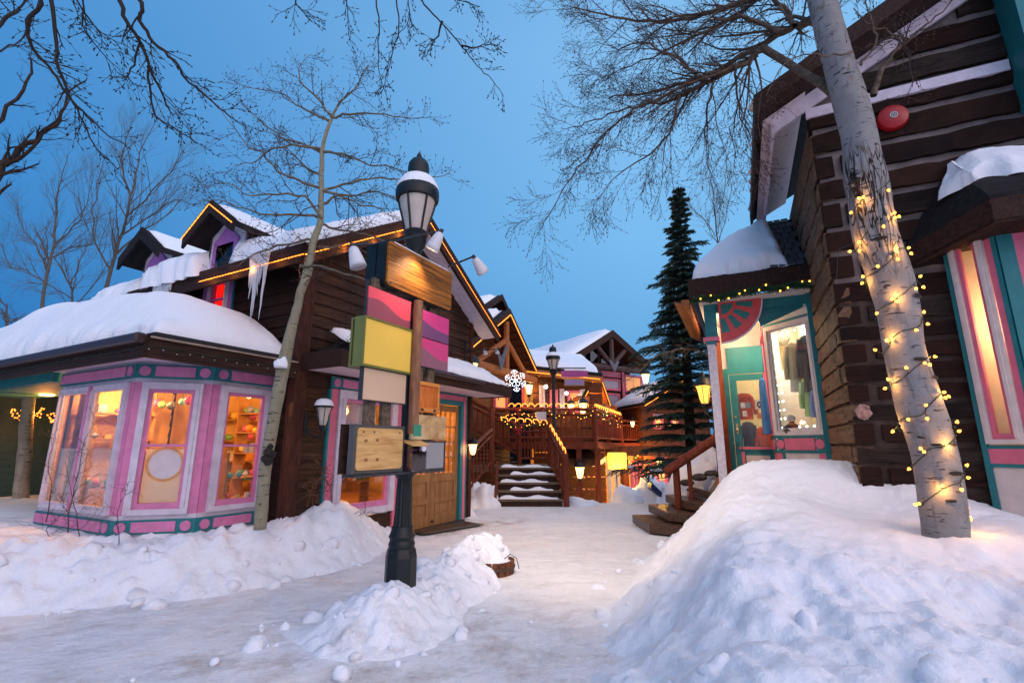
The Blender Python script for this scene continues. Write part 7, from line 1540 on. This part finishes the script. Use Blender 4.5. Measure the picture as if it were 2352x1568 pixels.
# light string around the trunk
ts = thing('tree_light_string', 'green wire of warm fairy lights spiralling up the big aspen trunk', 'light string', at(2168, 1235, 4.0))
r_ = random.Random(9); cord = []; bulbs = []
z0_, z1_ = .82, 3.62; turns = 9.0; N_ = 300
for i in range(N_+1):
    s = i/N_; z = lerp(z0_, z1_, s); k = min(range(len(cl)), key=lambda q: abs(cl[q].z-z)); a = s*turns*2*math.pi-1.0+.25*math.sin(i*.7); sag = .06*math.sin(a*1.0+2)+.02*math.sin(a*3.3); rr = rl_[k].x*.77+.005
    cord.append(Vector((cl[k].x, cl[k].y, z+sag))+Vector((math.cos(a), math.sin(a), 0))*rr)
m = M(); m.tube(cord, .0042, 4); m.build('wire', CORD, ts)
for i in range(3, N_, 3):
    p = cord[i]; c = cl[min(range(len(cl)), key=lambda q: abs(cl[q].z-p.z))]; d = Vector((p.x-c.x, p.y-c.y, 0)).normalized()
    if d.y > .55: continue
    if i % 12 == 3: plight('bulb_light', p+d*.05, 1.8, (1, .45, .1), .01, ts)
    e = (d*r_.uniform(.010, .028)+Vector((r_.uniform(-.02, .02), 0, r_.uniform(-.05, .05)))); q = p+e; m = M(); m.tube([p, q], .0035, 4); m.build('socket', CORD, ts); m = M(); dd = e.normalized(); m.tube([q, q+dd*.008, q+dd*.024], [.009, .0125, .004], 6); m.build('bulb', BULB, ts)
# ---- young aspen before the shop corner
t = thing('aspen_tree', 'slender crooked young aspen standing before the corner of the brown shop', 'tree', at(600, 1190, 5.5))
T = Tree(21, .011)
TW = [(597, 1215, .085), (602, 1150, .082), (612, 1060, .078), (628, 960, .080), (644, 880, .085), (652, 835, .090), (668, 760, .072), (684, 700, .062), (692, 665, .060), (705, 630, .066), (713, 590, .055), (722, 550, .052), (735, 510, .045), (738, 440, .040), (739, 380, .035), (742, 330, .030), (762, 270, .022), (768, 262, .02)]
pts = dense([at(x, y, 5.5) for x, y, _ in TW], 4); rad = [v.x for v in dense([Vector((r*.82, 0, 0)) for _, _, r in TW], 4)]
m = M(); m.tube(pts, rad, 14); 
for i in range(0, len(m.v)): v = Vector(m.v[i]); m.v[i] = tuple(v+Vector((noise.noise(v*7), noise.noise(v*7+Vector((5, 0, 0))), 0))*.010)
m.build('trunk', aspen_bark('young_bark', (.30, .28, .19), (.03, .025, .018), 1.0), t, smooth='all')
mb = M(); v = at(617, 1040, 5.42)
for k in range(7): q = v+Vector((rnd.uniform(-.04, .04), rnd.uniform(-.02, .02), rnd.uniform(-.13, .1))); mb.ball(q, rnd.uniform(.03, .055), 8)
mb.v = [tuple(Vector(q)+Vector((noise.noise(Vector(q)*30), noise.noise(Vector(q)*30+Vector((3, 0, 0))), noise.noise(Vector(q)*30+Vector((6, 0, 0)))))*.015) for q in mb.v]
mb.build('dark_burl', paint('burl', (.03, .022, .018), .9, .4, .8, 25), t, smooth='all')
LB = [[(736, 500), (680, 492), (620, 495), (560, 480), (500, 460), (455, 462)], [(722, 550), (660, 560), (600, 575), (560, 600), (525, 615)], [(740, 350), (700, 335), (650, 315), (600, 280), (560, 240), (545, 200)], [(739, 345), (690, 335), (630, 340), (580, 375), (535, 380)], [(762, 268), (740, 240), (700, 200), (685, 160), (715, 125)], [(762, 268), (800, 262), (860, 262), (920, 270), (975, 270)], [(760, 270), (800, 220), (830, 180), (845, 150)], [(742, 350), (790, 355), (830, 372), (890, 385), (935, 395)], [(740, 440), (790, 425), (850, 412), (920, 412), (1000, 405), (1035, 398)], [(737, 470), (780, 455), (830, 470), (890, 490), (930, 520)], [(737, 505), (700, 455), (640, 445), (580, 450), (520, 420), (470, 430)], [(760, 280), (720, 262), (680, 240), (640, 215), (540, 190)], [(738, 430), (700, 420), (640, 395), (600, 350), (560, 330), (500, 240)],
      [(735, 515), (780, 530), (840, 540), (900, 560), (940, 560)], [(690, 612), (740, 610), (790, 628), (845, 650), (870, 680)], [(710, 560), (760, 570), (800, 560), (860, 585)], [(740, 400), (700, 385), (670, 350), (640, 330)], [(738, 440), (800, 450), (850, 440), (900, 450), (960, 470)], [(845, 650), (840, 700), (838, 735), (860, 790)], [(838, 735), (815, 745), (780, 750)], [(690, 640), (685, 610), (690, 585)], [(739, 470), (700, 480), (650, 520), (600, 535), (560, 520)]]
for i, lst in enumerate(LB):
    n_ = len(lst); y1 = 5.5+[-.9, .5, .8, -.4, .3, -.6, .7][i % 7]
    T.limb(dense(P(lst, 5.5, y1), 3, .012, T.r), .020 if i < 18 else .009, .003, 2, .50, 12 if i < 18 else 6, .2, .012, (30, 65), .12)
T.done(t, wood('young_branch', (.08, .07, .05), (.22, .19, .13), 0, (3, 8, 8), .8, .4), TWIG2)
blob('snow_clump', at(648, 822, 5.4)-UP*.06, .07, .07, .11, 'little clump of snow caught beside the young aspen trunk', 31, 'snow clump')
# ---- overhanging branches of trees standing beside and behind the camera
t = thing('overhanging_tree', 'dark bare tree reaching thick sagging branches over the shop roof', 'tree', (-5.2, 1.2, 0))
T = Tree(31, .010)
trunk = [Vector((-5.2, 1.2, -.2)), Vector((-5.1, 1.3, 2)), Vector((-4.9, 1.6, 4)), Vector((-4.4, 2.0, 5.6))]
T.b.tube(dense(trunk, 4), [.22-.008*i for i in range(13)], 12)
ends = []
BR = [[(85, -30), (62, 50), (75, 110), (110, 150), (150, 210), (185, 265), (215, 330), (270, 390)], [(100, -40), (125, 70), (137, 160), (165, 230), (200, 265), (240, 305), (290, 335)], [(-60, 120), (0, 55), (50, 15), (100, -30)], [(250, -40), (290, 50), (318, 90), (340, 140), (343, 195), (360, 270), (420, 305), (452, 330)], [(300, -30), (322, 45), (352, 98), (400, 140), (425, 180), (478, 225), (525, 265), (560, 290)], [(150, -40), (200, 40), (240, 80), (300, 112)], [(-60, 130), (0, 115), (42, 98), (66, 60), (90, 0)], [(170, -40), (190, 60), (225, 110), (280, 170)], [(320, 100), (300, 160), (285, 180)], [(340, 150), (370, 210), (385, 250), (400, 265)]]
top_ = trunk[-1]
for i, lst in enumerate(BR):
    pts = P(lst, 2.6, 3.1); Y = 2.6; pts = dense(([top_, lerp(top_, pts[0], .6)+UP*.3] if i in (0, 1, 3, 4, 5, 7) else [])+pts, 4, .004, T.r)
    T.limb(pts, .019 if i < 5 else .010, .003, 2, .34, 9 if i < 6 else 7, .15, -.03, (20, 50), .3)
T.done(t, TWIG, TWIG)
t = thing('overhanging_tree', 'dark bare tree behind the viewer whose thin branches hang in at top centre', 'tree', (.6, -2.2, 0))
T = Tree(33, .009); trunk = [Vector((.6, -2.2, -.2)), Vector((.5, -2.1, 2)), Vector((.3, -1.6, 4)), Vector((-.2, -.4, 5.6)), Vector((-.5, .8, 6.0)), Vector((-.6, 2.0, 5.6))]
T.b.tube(dense(trunk, 4), [.2-.008*i for i in range(21)], 12); top_ = trunk[-1]
for i, lst in enumerate([[(800, -40), (798, 20), (800, 85)], [(865, -50), (870, 60), (868, 120), (873, 175), (890, 230)], [(905, -50), (918, 60), (905, 110), (885, 180), (875, 215)], [(960, -40), (975, 10), (1015, 55), (1060, 105), (1095, 150), (1130, 185), (1157, 223)], [(1060, 105), (1090, 108), (1130, 100)], [(1030, -30), (1060, 0), (1102, 16)], [(690, -30), (680, 10), (700, 25), (715, 32)], [(935, -40), (940, 40), (915, 80)], [(1015, 50), (1000, 90), (985, 85)]]):
    pts = P(lst, 3.0, 3.2); pts = dense(([top_, lerp(top_, pts[0], .5)] if lst[0][1] < 0 else [])+pts, 4, .004, T.r)
    T.limb(pts, .011, .0024, 2, .24, 7, .16, -.02, (20, 50), .45)
T.done(t, TWIG, TWIG)
# ---- far bare trees
def fartree(label, lsts, Y, r0, seed, lvl=3, clen=1.6, n=14, ang=(18, 40), grav=.05, mat=TWIG3, name='bare_tree'):
    base = at(*lsts[0][0], Y); t = thing(name, label, 'tree', (base.x, base.y, 0), 'bare winter trees beyond the roofs'); T = Tree(seed)
    T.b.tube([Vector((base.x, base.y, -.2)), base], [r0*1.2, r0], 9)
    for i, l in enumerate(lsts):
        r = r0 if i == 0 else r0*.5; T.limb(dense(P(l, Y, Y+.3*math.sin(i*2)), 3, .03, T.r), r*.8, .010, lvl, clen, n if i == 0 else int(n*.8), .10, grav, ang, .1)
    T.done(t, mat, TWIG3 if mat is TWIG3 else TWIG2)
fartree('heavy dark bare tree with thick bent limbs', [[(-60, 560), (-20, 440), (10, 380), (60, 330), (110, 300), (140, 260), (165, 210), (200, 180)], [(-60, 340), (0, 270), (50, 205), (72, 165), (75, 140), (120, 170)], [(10, 380), (60, 350), (130, 280), (160, 230)], [(-60, 430), (0, 380), (20, 340), (80, 340)]], 11, .15, 41, 3, .9, 9, (25, 55), 0.02, wood('dark_limb', (.02, .014, .01), (.06, .04, .03), 0, (3, 8, 8), .8, .4))
fartree('fine-branched aspen between the heavy dark tree and fan-shaped one', [[(93, 730), (105, 640), (125, 560), (128, 480), (140, 420), (155, 355)], [(110, 620), (80, 560), (50, 520), (40, 470)], [(125, 560), (170, 520), (200, 470), (215, 400)], [(120, 590), (160, 570), (210, 560), (225, 500)], [(105, 650), (60, 620), (20, 610), (5, 560)]], 19, .09, 42, 3, 2.3, 17, (18, 36), .08)
fartree('fan-shaped aspen rising behind the shop roof', [[(240, 670), (268, 580), (290, 500), (305, 430), (325, 350), (365, 262)], [(268, 580), (330, 530), (390, 490), (430, 440)], [(255, 620), (220, 560), (215, 480), (225, 420), (240, 360)], [(290, 500), (350, 440), (400, 380), (420, 350)], [(280, 540), (340, 500), (400, 460), (435, 470)], [(300, 450), (280, 380), (290, 320), (300, 290)]], 21, .11, 43, 3, 2.7, 18, (18, 36), .09)
fartree('thin low bare tree behind the end of the shop roof', [[(170, 740), (160, 660), (130, 600), (90, 560)], [(160, 660), (190, 600), (200, 550)], [(165, 690), (110, 650), (60, 650)], [(165, 700), (230, 640), (250, 600)]], 15, .05, 44, 3, 1.5, 12, (20, 40), .06)
fartree('pale slim aspen just right of the spruce top', [[(1655, 600), (1642, 500), (1638, 440), (1633, 380)], [(1645, 540), (1610, 500), (1585, 475)], [(1650, 560), (1672, 480), (1680, 420)], [(1640, 500), (1660, 460), (1665, 400)]], 18, .045, 45, 3, 1.5, 13, (18, 36), .06)
fartree('low dark twiggy tree peeping above the passage roof', [[(30, 760), (20, 740), (5, 700), (-20, 670)], [(20, 740), (40, 735), (15, 725)]], 12, .05, 46, 2, .6, 10)
# bent bare branch over the courtyard (small tree behind the porch)
t = thing('bare_sapling', 'thin bare arching branch crossing the lower spruce', 'tree', at(1640, 1000, 9.6)); T = Tree(51)
pts = P([(1640, 1010), (1645, 900), (1625, 815), (1560, 803), (1510, 815), (1470, 850), (1440, 875)], 9.8, 9.2); T.limb(dense(pts, 3, .01, T.r), .03, .005, 2, .55, 22, .15, -.05, (30, 70), .35); T.done(t, TWIG3, TWIG3)
# ---- shrubs in front of the bay
for k, (lst, Y, lab, r0) in enumerate((([(152, 1240), (160, 1180), (170, 1120), (185, 1060), (195, 1010), (222, 960)], 5.7, 'tall thin sapling stem before the left bay windows', .012), ([(108, 1185), (118, 1130), (112, 1060), (120, 1020), (110, 985)], 6.2, 'thin dark stem at the left edge of the bay', .008), ([(180, 1235), (175, 1180), (160, 1120), (150, 1060)], 5.6, 'thin dark stem just right of the tall sapling', .007), ([(272, 1238), (268, 1190), (275, 1160), (282, 1120)], 5.3, 'short twiggy stem before the bay corner', .006), ([(110, 1235), (105, 1215), (125, 1200)], 5.5, 'broken stub of a stem in the snow by the bay', .006))):
    t = thing('shrub', lab, 'shrub', at(*lst[0], Y), 'bare stems in the snow before the bay'); T = Tree(60+k); T.limb(dense(P([(lst[0][0], lst[0][1]+14)]+lst, Y, Y-.1), 3, .006, T.r), r0, .002, 2, .42, 13 if k == 0 else 7, .22, .01, (35, 75), .3); T.done(t, TWIG3, TWIG2)
for k, (x, y, Y, lab, n) in enumerate(((705, 1140, 6.6, 'dried brown flower shrub against the shop corner', 9), (745, 1145, 6.9, 'thorny dark shrub under the gable shop window', 10), (835, 1158, 7.1, 'bent twig poking out of the snow below the gable window', 3))):
    t = thing('shrub', lab, 'shrub', at(x, y, Y)-UP*.1, 'dry shrubs along the gable wall'); T = Tree(70+k, .012 if k == 0 else .004)
    for i in range(n):
        p = at(x, y, Y)+Vector((rnd.uniform(-.12, .12), rnd.uniform(-.1, .1), -.12)); d = Vector((rnd.uniform(-.7, .7), rnd.uniform(-.4, .2), 1.0 if k < 2 else .5)); L = rnd.uniform(.25, .6) if k < 2 else .3
        if k == 1 and i < 3: L = .95; d.x *= .4
        T.limb(T.wig(p, d, L, 6, .18, -.02 if k else .0), .005, .0018, 2, .2, 5, .2, 0, (30, 70), .3)
    T.done(t, TWIG2, paint('dry_flower', (.16, .07, .035), .9, .4, 0) if k == 0 else TWIG2)
# ---- spruce
t = thing('spruce_tree', 'tall dark blue-green spruce rising behind the lit shop porch', 'tree', at(1590, 1040, 12.6)); sx = at(1585, 1040, 12.6).x; sy = 12.6; ztop = at(1558, 428, 12.6).z; r_ = random.Random(77)
xt = at(1558, 428, 12.6).x
m = M(); m.tube([Vector((sx, sy, .2)), Vector((lerp(sx, xt, .5), sy, 4.5)), Vector((xt, sy, ztop))], [.16, .10, .015], 8); m.build('trunk', TWIG, t)
nd = M(); br = M(); sn = []
def spray(m, p, d, L, w_):
    """one needle-covered twig: many short needles along it"""
    d = d.normalized(); s = d.cross(UP)
    if s.length < .01: return
    s.normalize(); u = s.cross(d); k = max(5, int(L/.022))
    for i in range(k):
        q = p+d*(L*i/k); ww = w_*(1-.5*i/k)
        for sg in (-1, 1, 0):
            e = (s*sg if sg else u*r_.choice((1, -.6)))*ww*r_.uniform(.7, 1.2)+d*ww*.8+UP*r_.uniform(-.01, .01); b = d*.015
            m.add([q-b, q+b, q+e], [(0, 1, 2)])
z = .75
while z < ztop-.12:
    s = (ztop-z)/(ztop-.5); cx = lerp(xt, sx, s); Lb = (.14+1.72*s**.95)*r_.uniform(.68, 1.22); nb = 8 if s > .3 else 5
    a0 = r_.random()*6.28
    for k in range(nb):
        a = a0+2*math.pi*k/nb+r_.uniform(-.25, .25); L = Lb*r_.uniform(.55, 1.18)
        if math.cos(a) > 0 and math.sin(a) > .3: continue
        d = Vector((math.cos(a), math.sin(a), .18)); pts = [Vector((cx, sy, z))]; n = 7
        for i in range(n): pts.append(pts[-1]+Vector((d.x, d.y, .22-.30*(i/n)*1.9*min(1, s*2+.3))).normalized()*(L/n))
        br.tube(pts, [.018*(1-i/(n+1))*(.4+s) for i in range(n+1)], 4, cap=False)
        for i in range(1, n+1):
            p = pts[i]; dd = (pts[i]-pts[i-1]).normalized(); side = dd.cross(UP).normalized(); ll = L*.34*(1-.55*i/n)+.06
            spray(nd, pts[i-1], dd, L/n, .06)
            for sg in (-1, 1):
                for q in range(2):
                    pp = lerp(pts[i-1], p, q/2); e = (dd*.7+side*sg*r_.uniform(.6, 1)-UP*r_.uniform(.1, .45)); spray(nd, pp, e, ll*r_.uniform(.8, 1.25), .058)
        if s > .45 and r_.random() < .16: sn.append((pts[5], L))
    z += .15+.13*s*r_.uniform(.6, 1.4)
br.build('branches', TWIG, t); nd.build('needles', NEED, t)
for k, (p, L) in enumerate(sn[:14]):
    m = M(); m.ball(p+UP*.02, .13, 8, .28); m.v = [tuple(Vector(q)+Vector((noise.noise(Vector(q)*9)*.06, noise.noise(Vector(q)*9+Vector((4, 0, 0)))*.06, 0))) for q in m.v]; m.build('snow_pad', RSNOW, t, smooth='all')
